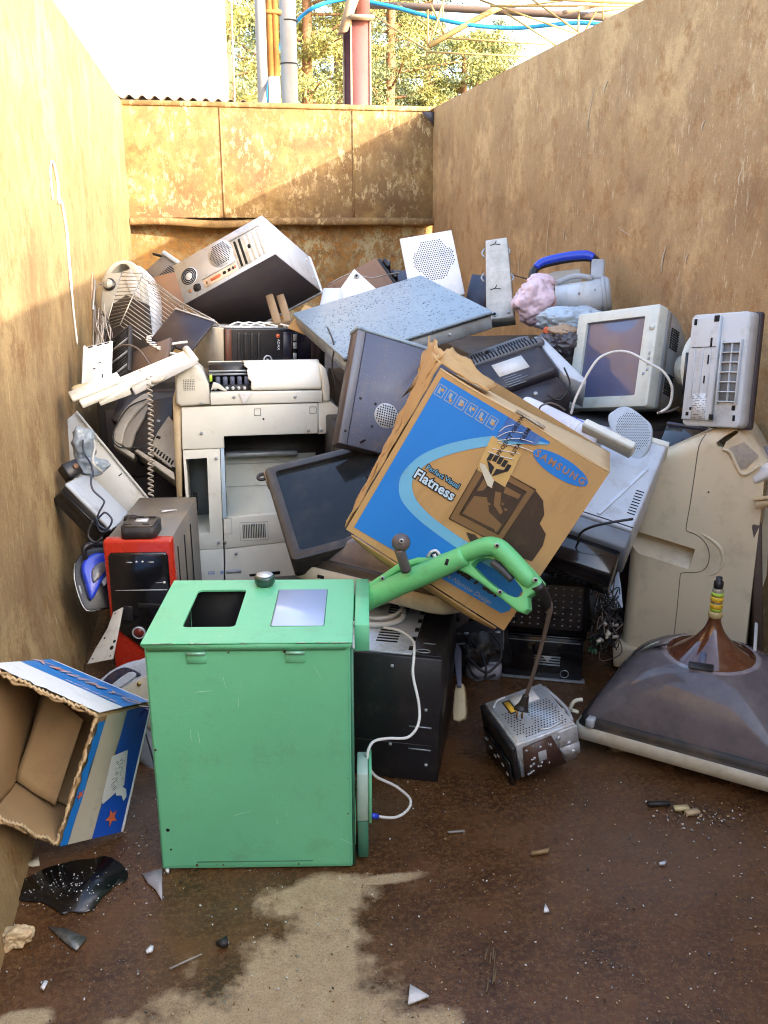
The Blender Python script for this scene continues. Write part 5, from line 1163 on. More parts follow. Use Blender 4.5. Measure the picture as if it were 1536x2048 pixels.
MB().tube([hp(1053,1187,-.027), hp(1050,1198,-.027)], .004, 6, 1).build('end_slot', hole, t)
# mains lead with plug
pc = thing('mains_lead', 'black mains lead hanging from the green handle down to its plug on the disc drives', 'cable')
pts = [(1078,1180,2.26),(1092,1196,2.27),(1100,1215,2.28),(1096,1240,2.30),(1086,1280,2.34),(1072,1330,2.38),(1058,1375,2.42),(1052,1392,2.44)]
MB().tube([at(*p) for p in pts], [.009,.009,.008,.0062,.0055,.0055,.0055,.0055], 8, 4).build('wire', cabb, pc)
MB().tube([at(1074,1170,2.25), at(1090,1195,2.27), at(1098,1214,2.28)], [.016,.014,.009], 10, 3).build('sleeve', cabk, pc)
MB().tube([at(1052,1390,2.435), at(1049,1402,2.44), at(1046,1411,2.445), at(1043,1418,2.447), at(1042,1422,2.447)], [.008,.011,.014,.020,.019], 12, 4).build('plug_body', black, pc)
for px in (1034, 1045): MB().cyl(at(px,1421,2.447), at(px-1,1436,2.46), .0028, seg=8).build('pin', brass, pc)
# grey ball joint and bracket in front of the carton
t = thing('ball_joint', 'grey plastic ball on a short stem, above the green handle', 'fitting', Matrix.Translation(at(802,1085,2.33)))
q0 = at(802,1085,2.33); ballm = mat('worn_grey_ball', (.095,.085,.09), .4, dirt_amt=.4)
b = MB(); b.lathe([(.0238*math.sin(math.pi*k/12), -.0238*math.cos(math.pi*k/12)) for k in range(13)], 20); b.build('ball', ballm, t)
b = MB(); b.tube([at(799,1098,2.33)-q0, at(805,1118,2.34)-q0, at(812,1140,2.36)-q0], [.014,.013,.015], 10, 3); b.build('stem', ballm, t)
b = MB(); b.cyl(at(803,1082,2.309)-q0, at(803,1082,2.302)-q0, .006, seg=12); b.build('bolt_ring', steel, t); b = MB(); b.cyl(at(803,1082,2.3015)-q0, at(803,1082,2.301)-q0, .0035, seg=10); b.build('bolt_hole', hole, t)
b = MB(); q = at(870,1112,2.36); b.tube([at(855,1114,2.37), at(862,1104,2.36), at(872,1101,2.36), at(880,1110,2.36)], .004, 6, 3); b.tube([at(868,1108,2.36), at(872,1116,2.36), at(884,1114,2.36)], .005, 6, 2)
o = b.build('metal_clip', steel); tag(o, 'small bent metal clip above the green handle in front of the printed carton', 'clip')
# ------------------------------------------------------------ torn blue carton on the left
A = {'ftl': at(-30,1334,2.06), 'ftr': at(193,1432,2.18), 'fbr': at(113,1690,2.21), 'fbl': at(-20,1632,2.06), 'btl': at(100,1324,2.62), 'btr': at(297,1408,2.50), 'bbr': fl(240,1662,.01), 'bbl': at(30,1562,2.34)}
t = thing('cardboard_box', 'torn open blue and white printed carton lying on its side against the left wall', 'box', Matrix.Translation(A['fbr']))
for k in A: A[k] = A[k]-t.location if k != 'fbr' else A[k]
o_ = A['fbr'].copy(); A['fbr'] = V((0,0,0))
def bil(a, b, c, d, u, v): return a.lerp(b, u).lerp(d.lerp(c, u), v)
def cpanel(nm, a, b, c, d, m, jag=None, amp=.006, th=.005, sd=0, nu=20, nv=14):
    def fn(u, v):
        p = bil(a, b, c, d, u, v); n = (b-a).cross(d-a).normalized()
        k = amp*noise.noise(p*7+V((sd, 0, 0)))
        if jag: # torn front edge at v = 0
            w_ = (1-v)**4*((1-u) if sd == 3 else 1); p = p+(p-bil(a, b, c, d, u, min(1, v+.1))).normalized()*w_*(.014*noise.noise(V((u*13, sd, 1)))+.006*noise.noise(V((u*41, sd, 2)))); k += w_*.012*noise.noise(V((u*9, 4, sd)))
        return p+n*k
    return MB().grid(fn, nu, nv, thick=th).build(nm, m, t)
cin = mat('brown_carton_inside', (.36,.235,.11), .85, var=.12, scale=6, dirt_amt=.3, dirt=(.25,.15,.07), bump=.03, bscale=80)
cout = pblue
n_top = (A['btr']-A['ftr']).cross(A['ftl']-A['ftr']).normalized(); n_top = n_top if n_top.z > 0 else -n_top
n_rt = (A['btr']-A['ftr']).cross(A['fbr']-A['ftr']).normalized(); n_rt = n_rt if n_rt.x > 0 else -n_rt
cpanel('top_panel', A['ftl'], A['ftr'], A['btr'], A['btl'], cin, True, amp=.0015, sd=1, nu=44)
cpanel('side_panel', A['ftr'], A['fbr'], A['bbr'], A['btr'], cin, True, amp=.0015, sd=2, nu=44)
cpanel('bottom_panel', A['fbl'], A['fbr'].lerp(A['fbl'], .03), A['bbr'].lerp(A['bbl'], .03), A['bbl'], cin, True, sd=3, nu=44)
cpanel('left_panel', A['ftl'], A['fbl'], A['bbl'], A['btl'], cin, None, sd=7)
cpanel('back_panel', A['btl'], A['btr'], A['bbr'], A['bbl'], cin, None, sd=4)
# print: skins over the outer faces
def lnorm(F, u, v):
    e = .02; q = bil(*F[:4], u, v); n = (bil(*F[:4], u+e, v)-q).cross(bil(*F[:4], u, v+e)-q).normalized(); return n if n.dot(F[4]) > 0 else -n
def skin(nm, m, a, b, c, d, n, u0, u1, v0, v1, off=.007, wob=.0, sd=0, nu=14, nv=6, jag=0):
    def fn(u, v):
        uu = u0+(u1-u0)*u; vv = v0+(v1-v0)*v+wob*noise.noise(V((u*4, sd, v*2)))+(jag*(1-v)*noise.noise(V((uu*13, 5, 1))))
        p = bil(a, b, c, d, uu, vv); nn = (b-a).cross(d-a).normalized(); k = .0
        nn = nn if nn.dot(n) > 0 else -nn; return p+lnorm((a, b, c, d, n), uu, vv)*off
    return MB().grid(fn, nu, nv).build(nm, m, t)
T = (A['ftl'], A['ftr'], A['btr'], A['btl'], n_top); S = (A['ftr'], A['fbr'], A['bbr'], A['btr'], n_rt)
blu2 = mat('printed_sky_blue', (.02,.26,.68), .35, var=.08, dirt_amt=.1, coat=.2); blu3 = mat('printed_deep_blue', (.010,.085,.48), .35, var=.12, dirt_amt=.15, coat=.2)
skin('printed_field', blu2, *T, 0, 1, .46, .985, .0085, sd=1); skin('printed_white_band', pwhite, *T, 0, 1, .02, .455, .0085, .01, 1, 40, jag=.03)
skin('printed_field', blu3, *S, 0, 1, .50, .97, .0085, sd=6); skin('printed_grey_band', mat('printed_grey_cream', (.50,.46,.36), .6, dirt_amt=.3), *S, .0, 1, .13, .495, .0085, .02, 6); skin('printed_edge', pblue, *S, .04, 1, .015, .125, .0085, .02, 6, 40, jag=.03)
def on_face(F, u, v, off=.0125): return bil(F[0], F[1], F[2], F[3], u, v)+lnorm(F, u, v)*off
def face_text(s, size, F, u, v, m, ang=0, sheer=0, sp=1.0):
    p = on_face(F, u, v); ex = (on_face(F, u+.05, v)-p).normalized(); n = lnorm(F, u, v); n = (n-ex*n.dot(ex)).normalized(); ez = n.cross(ex)
    Mt = Matrix((ex, ez, n)).transposed().to_4x4(); Mt.translation = p
    o = text(s, size, m, t, (0,0,0), rot=(0,0,0), shear=sheer, space=sp, bold=.0005); o.matrix_basis = Mt @ Matrix.Rotation(ang, 4, 'Z'); return o
face_text('KИИMYOIZ', .066, T, .62, .70, pskin, 0, .2, 1.15); 
for i in range(6): face_text('~', .035, T, .46+.085*i, .47, pskin, .3)
def star(F, u, v, r, m, nm='printed_star'):
    p = on_face(F, u, v); ex = (on_face(F, u+.05, v)-p).normalized(); ey = lnorm(F, u, v).cross(ex); MB().poly([p+(ex*math.cos(a*.6283)+ey*math.sin(a*.6283))*(r if a % 2 == 0 else r*.42) for a in range(10)]).build(nm, m, t)
star(T, .22, .70, .026, pred); star(S, .86, .72, .024, pred); star(S, .60, .06, .014, pred)
def patch_f(F, pts, m, nm, off=.0120): MB().poly([on_face(F, u, v, off) for u, v in pts]).build(nm, m, t)
patch_f(S, [(.35,.42),(.33,.70),(.62,.80),(.73,.50),(.70,.46)], label_m, 'paper_label'); patch_f(S, [(.37,.52),(.36,.66),(.60,.75),(.66,.55)], lprint, 'label_print', .0135)
patch_f(S, [(.64,.66),(.62,.75),(.66,.86),(.72,.90),(.75,.86),(.70,.80),(.69,.70)], pwhite, 'printed_swoosh')
fw = MB(); # pale corrugated edges
fw.tube([A['btl'].lerp(A['btr'], k/6)+n_top*.006 for k in range(7)], .0035, 5, 2); fw.tube([A['btr'].lerp(A['bbr'], k/6)+n_rt*.006 for k in range(7)], .004, 5, 2); fw.build('white_fold_edge', pwhite, t)
ce = MB()
for (a, b) in (('ftl','ftr'), ('ftr','fbr'), ('fbl','fbr')):
    N = 46; pl_ = []
    inn = {'ftl': A['btl'], 'ftr': A['btr'], 'fbr': A['bbr'], 'fbl': A['bbl']}
    for k in range(N+1):
        p = A[a].lerp(A[b], k/N); q = inn[a].lerp(inn[b], k/N); pl_.append(p+(q-p)*.012+V((0, 0, .007*(k % 2)))+V((noise.noise(p*30), noise.noise(p*31+V((3,0,0))), noise.noise(p*29+V((0,5,0)))))*.007)
    ce.tube(pl_, .0042, 5, 1)
ce.build('corrugated_edge', cardl, t)
ip = lambda px, py, d: at(px, py, d)-o_
fa, fb_, fc_, fd = ip(93,1378,2.40), ip(168,1440,2.34), ip(111,1610,2.30), ip(32,1560,2.32)
MB().grid(lambda u, v: bil(fa, fb_, fc_, fd, u, v)+V((0,-.004*math.sin(u*3)*v,.004*noise.noise(V((u*3, v*3, 1))))), 10, 10, thick=.005).build('inner_flap', cin, t)
# ------------------------------------------------------------ pieces between the carton and the red tower
M, w_, h_ = frame3((174,1328,3.02), (236,1318,2.98), (214,1215,3.12))
t = thing('slotted_sheet', 'narrow off-white plate with round holes leaning between the red tower and the left wall', 'plate', M)
hh = h_; wp = [(0,0),(.10,.004),(.098,hh*.98),(.066,hh),(.052,hh*.6),(.02,hh*.25)]
MB().prism(wp, 0, .004, .001).build('plate', mat('off_white_plate', (.55,.52,.45), .5, dirt_amt=.4), t); b = MB()
for x, z, r_ in ((.02,.015,.003),(.088,.015,.003),(.093,hh*.33,.006),(.087,hh*.22,.008),(.05,hh*.42,.004),(.072,hh*.85,.003)): b.disc((x, -.001, z), r_)
b.build('hole', hole, t)
q = at(262,1400,2.72)
t = thing('silver_housing', 'rounded silver housing with navy crescent between the blue carton and the mint green box', 'housing', Matrix.Translation(q))
def qq(px, py, d=2.72): return at(px, py, d)-q
Mh, a_, b_ = frame3((185,1500,2.74), (300,1500,2.70), (185,1330,2.80))
def Hh(*p): x, z = local(Mh, *p); return (x, z)
def hpr(pts, y0, y1, nm, m, bev=.008):
    o = MB().prism([Hh(*p) for p in smooth_outline(pts, 3)], y0, y1, bev, 3).build(nm, m, t); o.matrix_basis = Matrix.Translation(-q) @ Mh; return o
hpr([(186,1385),(205,1350),(240,1328),(275,1318),(320,1312),(330,1420),(325,1560),(290,1540),(240,1480)], 0, .16, 'shell', mat('silver_blue_shell', (.50,.53,.58), .3, dirt_amt=.3, coat=.2), .02)
hpr([(196,1380),(215,1352),(242,1336),(262,1337),(283,1350),(262,1358),(225,1376),(210,1398)], -.004, .01, 'crescent_window', mat('navy_window', (.012,.018,.055), .15, coat=.4), .003)
hpr([(214,1380),(258,1345),(274,1352),(238,1378),(220,1392)], -.006, .0, 'crescent_panel', lgrey, .002)
hpr([(225,1400),(255,1372),(300,1350),(330,1350),(330,1470),(290,1450)], -.006, .02, 'lower_cover', mat('cream_cover', (.60,.54,.40), .4), .006)
x, z = Hh(281,1368); o = MB().cyl((x, -.012, z), (x, .0, z), .006, seg=12).build('screw', brass, t); o.matrix_basis = Matrix.Translation(-q) @ Mh
# blue iron
Mi_, wi, hi = frame3((150,1216,3.06), (232,1216,3.12), (150,1085,3.12))
t = thing('clothes_iron', 'blue clothes iron standing on its tip between the left wall and the red tower', 'iron', Mi_)
def I(px, py): return local(Mi_, px, py)
MB().prism([I(*p) for p in smooth_outline([(177,1217),(160,1185),(152,1150),(154,1120),(172,1098),(205,1090),(235,1100),(246,1150),(230,1205),(205,1214)], 3)], .03, .055, .004).build('soleplate', black, t)
MB().tube([V((I(*p)[0], .034, I(*p)[1])) for p in [(205,1213),(177,1217),(161,1187),(152,1150),(154,1122)]], .0025, 6, 3).build('soleplate_edge', steel, t)
MB().prism([I(*p) for p in smooth_outline([(183,1200),(170,1165),(163,1138),(170,1118),(190,1106),(215,1108),(225,1120),(205,1160)], 3)], -.01, .032, .010, 3).build('body', bluepl, t)
MB().prism([I(*p) for p in smooth_outline([(186,1168),(182,1145),(192,1130),(210,1126),(216,1135),(204,1150)], 3)], -.018, -.005, .004).build('water_window', mat('smoky_window', (.10,.10,.12), .2, dirt_amt=.5, dirt=(.35,.33,.3), scale=20), t)
MB().tube([V((I(*p)[0], y, I(*p)[1])) for p, y in (((215,1090),.0),((190,1090),-.015),((172,1094),-.02),((166,1104),-.015),((172,1118),.0))], .010, 10, 5).build('handle', black, t)
MB().prism([I(*p) for p in [(160,1168),(163,1166),(168,1184),(165,1186)]], .028, .031).build('printed_logo', steel, t)
MB().prism([I(*p) for p in [(203,1162),(214,1150),(214,1166),(208,1172)]], .0, .03, .003).build('dial', greyp, t)
# ------------------------------------------------------------ left side of the heap
def slab(name, label, cat, o, xp, zp, dep, m, group=None, bev=.004, w=None, h=None):
    M, w_, h_ = frame3(o, xp, zp); w_ = w or w_; h_ = h or h_
    t = thing(name, label, cat, M, group); MB().box(0, w_, 0, dep, 0, h_, bev).build('body', m, t); return t, M, w_, h_
wmet = mat('white_enamelled_sheet', (.62,.63,.60), .4, dirt_amt=.3, dirt=(.36,.31,.2))
t, M, W, H = slab('steel_sheet', 'long off-white steel panel with small slots leaning between left wall and red tower', 'panel', (231,1056,3.64), (300,1000,3.64), (172,808,3.62), .012, wmet)
W2 = W; b = MB()
for u, v in ((.16,.83),(.22,.58),(.28,.32),(.80,.33),(.95,.06),(.12,.42)): b.box(W2*u, W2*u+.016, -.0008, .001, H*v, H*v+.004)
b.cyl((W2*.52, -.0012, H*.46), (W2*.52, .0, H*.46), .009, seg=12); b.build('slot', hole, t); MB().box(-.003, .006, -.012, .0, 0, H, .001).build('folded_edge', wmet, t); MB().box(W-.006, W+.003, -.008, .0, 0, H, .001).build('folded_edge', wmet, t)
t, M, W, H = slab('white_metal_sheet', 'small white metal plate with slots along its top standing against the left wall', 'plate', (166,785,3.62), (222,772,3.60), (150,698,3.72), .008, mat('bright_white_sheet', (.72,.75,.76), .4, dirt_amt=.2))
b = MB()
for u in (.12, .45, .72): b.box(W*u, W*u+.020, -.001, .001, H-.012, H-.006)
for u, v in ((.32,.45),(.52,.55),(.62,.18)): b.box(W*u, W*u+.012, -.001, .001, H*v, H*v+.004)
b.box(W*.66, W*.70, -.001, .001, H*.12, H*.30); b.build('slot', hole, t); MB().box(-.004, .005, -.008, .0, 0, H, .001).build('folded_edge', wmet, t)
# pale lid and its arms
M, W, H = frame3((166,818,3.30), (394,722,3.42), (160,800,3.275))
t = thing('cream_tray', 'long cream printer lid tilted across the left of the copier like a ramp', 'lid', M)
MB().box(0, W*.98, .0, .075, .0, .018, .005, 2).build('lid_plate', ivory, t)
MB().prism([(W*.42,-.022),(W*1.0,-.004),(W*1.0,.024),(W*.42,.010)], -.016, .0, .003).build('front_lip', white, t)
MB().prism([(.06,-.010),(W*.40,-.016),(W*.40,.014),(.06,.004)], -.012, .0, .003).build('front_lip', ivory, t)
MB().box(-.02, W*.38, .03, .095, .019, .032, .004).build('upper_tray', ivory, t)
MB().cyl((W*.98, -.012, .012), (W*.98, .08, .016), .014, seg=12).build('hinge_barrel', ivory, t)
o = MB(); o.lathe([(0,-.004),(.045,-.002),(.058,.004),(.050,.010),(.03,.012),(0,.012)], 20, Matrix.Diagonal((1.25,.9,1,1)))
o = o.build('saucer', mat('yellowed_disc', (.55,.44,.24), .5, dirt_amt=.4), None, Matrix.Translation(at(182,778,3.42)) @ Matrix.Rotation(.15, 4, 'X')); tag(o, 'small yellowed plastic disc balanced at the left end of the cream lid', 'disc')
# broken printer/telephone remains
Mb, wb, hb_ = frame3((228,915,3.62), (350,960,3.60), (232,780,3.72))
t = thing('broken_printer', 'broken grey beige printer with a curved shell and dark insides, left of the copier', 'printer', Mb)
def B(px, py, y=0): return local(Mb, px, py, y)
shl = mat('dull_grey_beige', (.36,.33,.28), .5, dirt_amt=.4)
MB().prism([B(*p) for p in smooth_outline([(230,885),(230,868),(238,842),(256,816),(280,796),(296,790),(298,806),(282,822),(262,845),(250,870),(246,892)], 2)], -.02, .08, .006).build('curved_shell', shl, t)
MB().prism([B(*p) for p in smooth_outline([(246,892),(250,870),(262,846),(282,824),(296,812),(290,836),(272,866),(262,900)], 2)], -.012, .06, .004).build('inner_wall', mat('worn_grey_inner', (.26,.235,.20), .55, dirt_amt=.4), t)
MB().prism([B(*p) for p in [(262,900),(272,866),(292,832),(300,800),(345,792),(346,830),(318,900),(275,912)]], .0, .10, .004).build('mechanism', black, t)
MB().prism([B(*p) for p in [(222,838),(236,800),(262,788),(276,796),(250,822),(240,848)]], .0, .05, .003).build('dark_side', black, t)
MB().prism([B(*p) for p in [(228,884),(238,892),(272,912),(268,920),(230,896)]], -.018, .03, .003).build('lower_lip', shl, t)
tr_ = [B(*p) for p in [(272,908),(278,904),(350,950),(352,965),(345,962)]]; MB().prism(tr_, -.03, .06, .003).build('tray_edge', shl, t)
MB().prism([B(*p) for p in [(300,905),(316,866),(338,834),(352,850),(352,944)]], -.012, .05, .003).build('tray_plate', shl, t)
b = MB()
for i in range(8): x, z = B(307+i*5.6, 897+i*4.2); b.box(x-.003, x+.003, -.016, -.011, z-.012, z+.006)
for p in ((318,878),(320,925),(348,940)): x, z = B(*p); b.box(x-.008, x+.008, -.016, -.011, z-.004, z+.006)
b.build('slot_row', hole, t)
x, z = B(318,842); MB().box(x-.008, x+.006, -.003, .0, z-.006, z+.004, .002).build('metal_catch', steel2, t)
MB().tube([V((*[B(*p)[0]], -.03, B(*p)[1])) for p in [(296,805),(262,820),(240,850),(229,875),(232,892),(250,902),(300,900)]], .003, 6, 4).build('lead', cabk, t)
# coiled cord
cc_ = []; N = 190
for i in range(N):
    f = i/(N-1); c = at(297+7*f+2*math.sin(f*5), 752+240*f, 3.36+.0*f); a = f*2*math.pi*24; cc_.append(c+RT*(.0085*math.cos(a))+FW*(.0085*math.sin(a)))
o = MB().tube(cc_, .0032, 6, 2).build('coiled_cord', mat('taupe_cord', (.38,.33,.27), .45)); tag(o, 'coiled telephone cord hanging from the cream lid in front of the broken printer', 'cord')
o = MB().tube([at(280,742,3.40), at(292,758,3.37), at(312,764,3.36), at(330,752,3.38), at(322,735,3.42)], .006, 7, 4).build('cord_end', mat('taupe_cord', (.38,.33,.27))); tag(o, 'thick looped cord end at the top of the coiled telephone cord', 'cord')
# grey box, bag and cables by the left wall
M, W, H = frame3((132,966,3.20), (224,1058,3.22), (174,942,3.36))
t = thing('grey_player', 'grey topped flat player tilted against the left wall beside the long off-white panel', 'player', M)
MB().box(0, W, 0, .014, 0, H*1.02, .006, 2).build('top_plate', mat('grey_top_plate', (.42,.46,.50), .4, dirt_amt=.3), t); MB().box(.004, W-.004, .015, .09, .004, H*1.0, .004).build('body', black, t); MB().box(.01, W*.9, .03, .05, -.004, .003, .001).build('front_strip', gloss, t)
o = crumple(at(168,888,3.38), (.036,.04,.06), 3, .42, 4, 2.4).build('crumpled_bag', mat('grey_blue_film', (.26,.31,.36), .35, var=.3, dirt_amt=.5, dirt=(.06,.06,.07), coat=.3)); tag(o, 'crumpled grey blue plastic bag wedged between the left wall and the long off-white panel', 'bag')
o = crumple(at(178,932,3.36), (.05,.04,.03), 9, .45, 4, 2.6).build('crumpled_bag', MC['grey_blue_film']); tag(o, 'small grey plastic scrap just above the grey topped player', 'bag')
t, M, W, H = slab('black_adapter', 'black plastic adapter with a brown button above the grey topped player at the left wall', 'adapter', (140,955,3.24), (168,942,3.28), (138,922,3.26), .05, black); MB().cyl((W*.7, -.006, H*.5), (W*.7, 0, H*.5), .010, seg=12).build('button', brownp, t)
o = MB().tube([at(*p) for p in [(166,880,3.32),(168,905,3.3),(180,925,3.28),(186,945,3.2),(182,960,3.17),(186,980,3.16),(205,998,3.16),(208,1006,3.16),(198,1025,3.16),(195,1038,3.17),(210,1025,3.16),(224,1040,3.16),(214,1058,3.17),(198,1050,3.17),(192,1034,3.16),(200,1062,3.18),(222,1060,3.18)]], .0035, 7, 5).build('dark_blue_cable', mat('dark_blue_cable_jacket', (.03,.04,.07), .45)); tag(o, 'dark blue cable looping over the grey topped player', 'cable')
o = MB().tube([at(*p) for p in [(188,880,3.34),(190,895,3.3),(186,915,3.27),(188,930,3.25),(205,945,3.3)]], .0045, 7, 4).build('grey_cable', mat('grey_cable_jacket', (.45,.44,.40), .45)); tag(o, 'pale grey cable hanging beside the crumpled bag at the left wall', 'cable')
# upper left: appliance, rack, dark panels
Ma_, wa, ha = frame3((196,745,4.45), (300,745,4.40), (196,520,4.55))
t = thing('rounded_appliance', 'grey rounded appliance with a carrying hole and a dial standing against the left wall', 'appliance', Ma_)
def AP(px, py): return local(Ma_, px, py)
apm = mat('brown_grey_plastic', (.34,.33,.29), .4, dirt_amt=.3, dirt=(.32,.24,.12))
o = MB().prism([AP(*p) for p in smooth_outline([(200,745),(198,640),(200,580),(206,548),(222,526),(246,518),(266,524),(280,545),(288,580),(292,640),(292,745)], 3)], 0, .12, .018, 3).build('front_shell', apm, t)
cut(o, MB().prism([AP(*p) for p in smooth_outline([(222,546),(236,530),(252,528),(260,538),(248,543),(236,546)], 2)], -.05, .06).build('cutter', hole, None, Ma_))
MB().prism([AP(*p) for p in [(221,547),(236,529),(253,527),(261,539)]], .062, .07).build('sunlit_hole_fill', white, t)  # white sheet stands in for the sunlit wall seen through the hole
MB().prism([AP(*p) for p in smooth_outline([(262,520),(282,532),(292,556),(300,600),(302,745),(284,745),(284,590),(276,550)], 2)], .05, .15, .012).build('white_side', white, t)
x, z = AP(220,570); MB().cyl((x, -.012, z), (x, .0, z), .030, seg=20).build('dial_ring', black, t); MB().cyl((x-.004, -.022, z), (x-.004, -.012, z), .022, .025, 18).build('dial', apm, t); MB().box(x-.004, x+.004, -.028, -.02, z-.02, z+.02, .002).build('dial_grip', apm, t)
MB().prism([AP(*p) for p in [(206,745),(212,660),(226,612),(255,592),(300,612),(312,745)]], -.016, -.003, .004).build('dark_void_sheet', black, t)  # raised black sheet stands in for the dark void behind the wires
MB().prism([AP(*p) for p in [(262,540),(276,566),(284,600),(262,590),(252,560)]], -.006, .004, .003).build('panel', greyp, t)
# wire rack
wire = mat('dull_wire', (.42,.40,.36), .35, metal=.6, dirt_amt=.4, dirt=(.2,.13,.07)); t = thing('wire_rack', 'bent grey wire rack draped in front of the rounded appliance', 'rack', Matrix.Translation(at(255,600,4.2)))
q = at(255,600,4.2)
for i in range(16):
    f = i/15; l = at(242-33*f, 545+117*f, 4.30-.12*f)-q; c = at(286-46*f, 547+103*f, 4.22-.14*f)-q; e = at(402-120*f, 634+45*f, 4.02)-q
    b = MB(); b.tube([l, c, e], .0019, 5, 1); b.build('wire', wire, t)
for (p, d) in (((243,545,4.29),(209,664,4.17)), ((286,547,4.21),(240,650,4.07)), ((366,610,4.07),(372,640,4.02))):
    b = MB(); b.tube([at(*p)-q, at(*d)-q], .003, 5, 1); b.build('cross_wire', wire, t)
for i in range(7): b = MB(); a = at(288+4*i, 552+7*i, 4.20)-q; b.tube([a, at(350+12*i, 598+7*i, 4.08)-q, at(430+3*i, 641+3*i, 3.98)-q], .0018, 5, 1); b.build('wire', wire, t)
t, M, W, H = slab('small_monitor', 'dark grey slab monitor seen from behind between the rounded appliance and the silver tower', 'monitor', (290,542,4.78), (352,585,4.70), (303,490,4.85), .05, mat('brown_grey_shell', (.12,.105,.095), .45, dirt_amt=.35))
MB().box(-.01, W+.06, -.012, .03, H-.012, H+.012, .004).build('top_edge', mat('blue_grey_edge', (.30,.35,.40), .4), t); b = MB()
for i in range(9): b.box(W*.35, W*.9, -.002, .001, H*.05+i*.011, H*.05+i*.011+.005)
b.build('vent_line', hole, t); MB().box(-.005, .05, -.02, -.001, H*.72, H*.80, .005, M=Matrix.Rotation(-.35, 4, 'Y')).build('cable_hook', black, t)
t, M, W, H = slab('hardboard', 'brown hardboard sheet showing between the slab monitor and the silver tower', 'board', (285,660,4.6), (370,640,4.55), (282,560,4.68), .01, brownp, bev=.002)
t, M, W, H = slab('black_sheet', 'black sheet leaning right of the wire rack, left of the black fronted tower', 'panel', (300,678,3.98), (380,705,3.90), (330,610,4.08), .012, mat('purple_black_sheet', (.022,.018,.028), .4, dirt_amt=.2)); MB().box(0, W, -.004, .014, H-.006, H, .001).build('top_edge', greyp, t)
M, W, H = frame3((212,772,3.74), (256,738,3.70), (252,654,3.92))
t = thing('vent_grille', 'black slatted vent grille lying edge up behind the cream lid', 'grille', M)
for a in ((0, .008, 0, H), (W-.008, W, 0, H), (.0081, W-.0081, 0, .008), (.0081, W-.0081, H-.008, H)): MB().box(a[0], a[1], 0, .02, a[2], a[3], .002).build('frame_bar', blackm, t)
for i in range(16): MB().box(.009, W-.009, .003, .010, .012+i*(H-.02)/16, .012+i*(H-.02)/16+.003).build('slat', greyp if i % 5 == 2 else blackm, t)
MB().box(.009, W-.009, .013, .018, .009, H-.009).build('back_sheet', hole, t)
t, M, W, H = slab('brown_plastic_sheet', 'dark brown plastic plate behind the cream lid, right of the black slatted grille', 'plate', (252,752,3.72), (330,722,3.66), (264,704,3.82), .02, mat('dark_brown_plate', (.10,.065,.05), .45, dirt_amt=.4))
t, M, W, H = slab('circuit_module', 'small dark circuit module with pale connectors above the dark brown plate', 'module', (290,716,3.78), (326,722,3.74), (300,678,3.84), .02, black)
for x, z in ((.5,.55),(.62,.3),(.55,.8)): MB().box(W*x, W*x+.022, -.014, .0, H*z, H*z+.018, .003).build('connector', label_m, t)
cl = MB(); cl.tube([at(*p) for p in [(374,684,3.82),(345,688,3.78),(324,693,3.76),(322,702,3.74),(345,707,3.72),(372,712,3.70)]], .0055, 8, 4); tag(cl.build('white_cable_loop', cabw), 'white cable bent in a loop left of the black fronted tower', 'cable')
hw = MB(); cs = []
for i in range(70): f = i/69; a = f*2*math.pi*9; c = at(300+24*f-8*math.sin(f*6), 672+40*f, 3.74); cs.append(c+RT*.009*math.cos(a)+FW*.009*math.sin(a)+V((0,0,.004*math.sin(a))))
tag(MB().tube(cs, .003, 6, 2).build('curly_white_cord', cabw), 'short curly white cord near the circuit module behind the cream lid', 'cord')
# rods and loose wires by the left wall
t = thing('wire_bundle', 'tangle of thin brown wires hanging by the left wall under the rounded appliance', 'wires', Matrix.Translation(at(205,680,4.0))); q = at(205,680,4.0); r = random.Random(12)
for i in range(15):
    x0 = 192+r.uniform(-4, 22); b = MB(); b.tube([at(x0, 610+r.uniform(-10, 40), 4.1)-q, at(x0+r.uniform(-6, 14), 660+r.uniform(-10, 10), 4.0)-q, at(x0+r.uniform(0, 26), 710, 3.9)-q, at(x0+r.uniform(2, 34), 770, 3.82)-q], .0026, 5, 3); b.build('wire', r.choice([cabb, cabc, copper if i == 3 else cabc, cabk]), t)
for p in (((188,612),(186,712)), ((196,652),(190,705)), ((190,560),(186,620))): b = MB(); b.tube([at(*p[0], 4.12)-q, at(*p[1], 4.0)-q], .004, 6, 1); b.build('rod', wire, t)
MB().tube([at(*p)-q for p in [(206,566,4.4),(192,575,4.35),(184,605,4.28),(186,618,4.2),(210,632,4.1),(218,640,4.05)]], .003, 6, 4).build('wire', cabb, t)
WS = ['short weathered stick nearest the left wall in the jumble behind the cream lid','middle weathered stick in the jumble behind the cream lid','weathered stick closest to the black slatted grille in the jumble']
for i in range(3): x = 208+i*11; o = MB().box(0, .022+.004*(i % 2), 0, .008, 0, .24, .002).build('wooden_stick', wood, None, frame3((x+10, 775, 3.88), (x+16, 774, 3.88), (x-2+3*i, 690, 3.98))[0]); tag(o, WS[i], 'stick', 'wooden sticks by the left wall')
o = MB().prism([(-.012, 0), (.012, 0), (.006, .10), (0, .16), (-.007, .10)], 0, .01).build('pointed_steel', ibr, None, frame3((179,600,4.55), (190,600,4.55), (179,545,4.6))[0]); tag(o, 'rusty pointed metal blade sticking up against the left wall', 'blade')
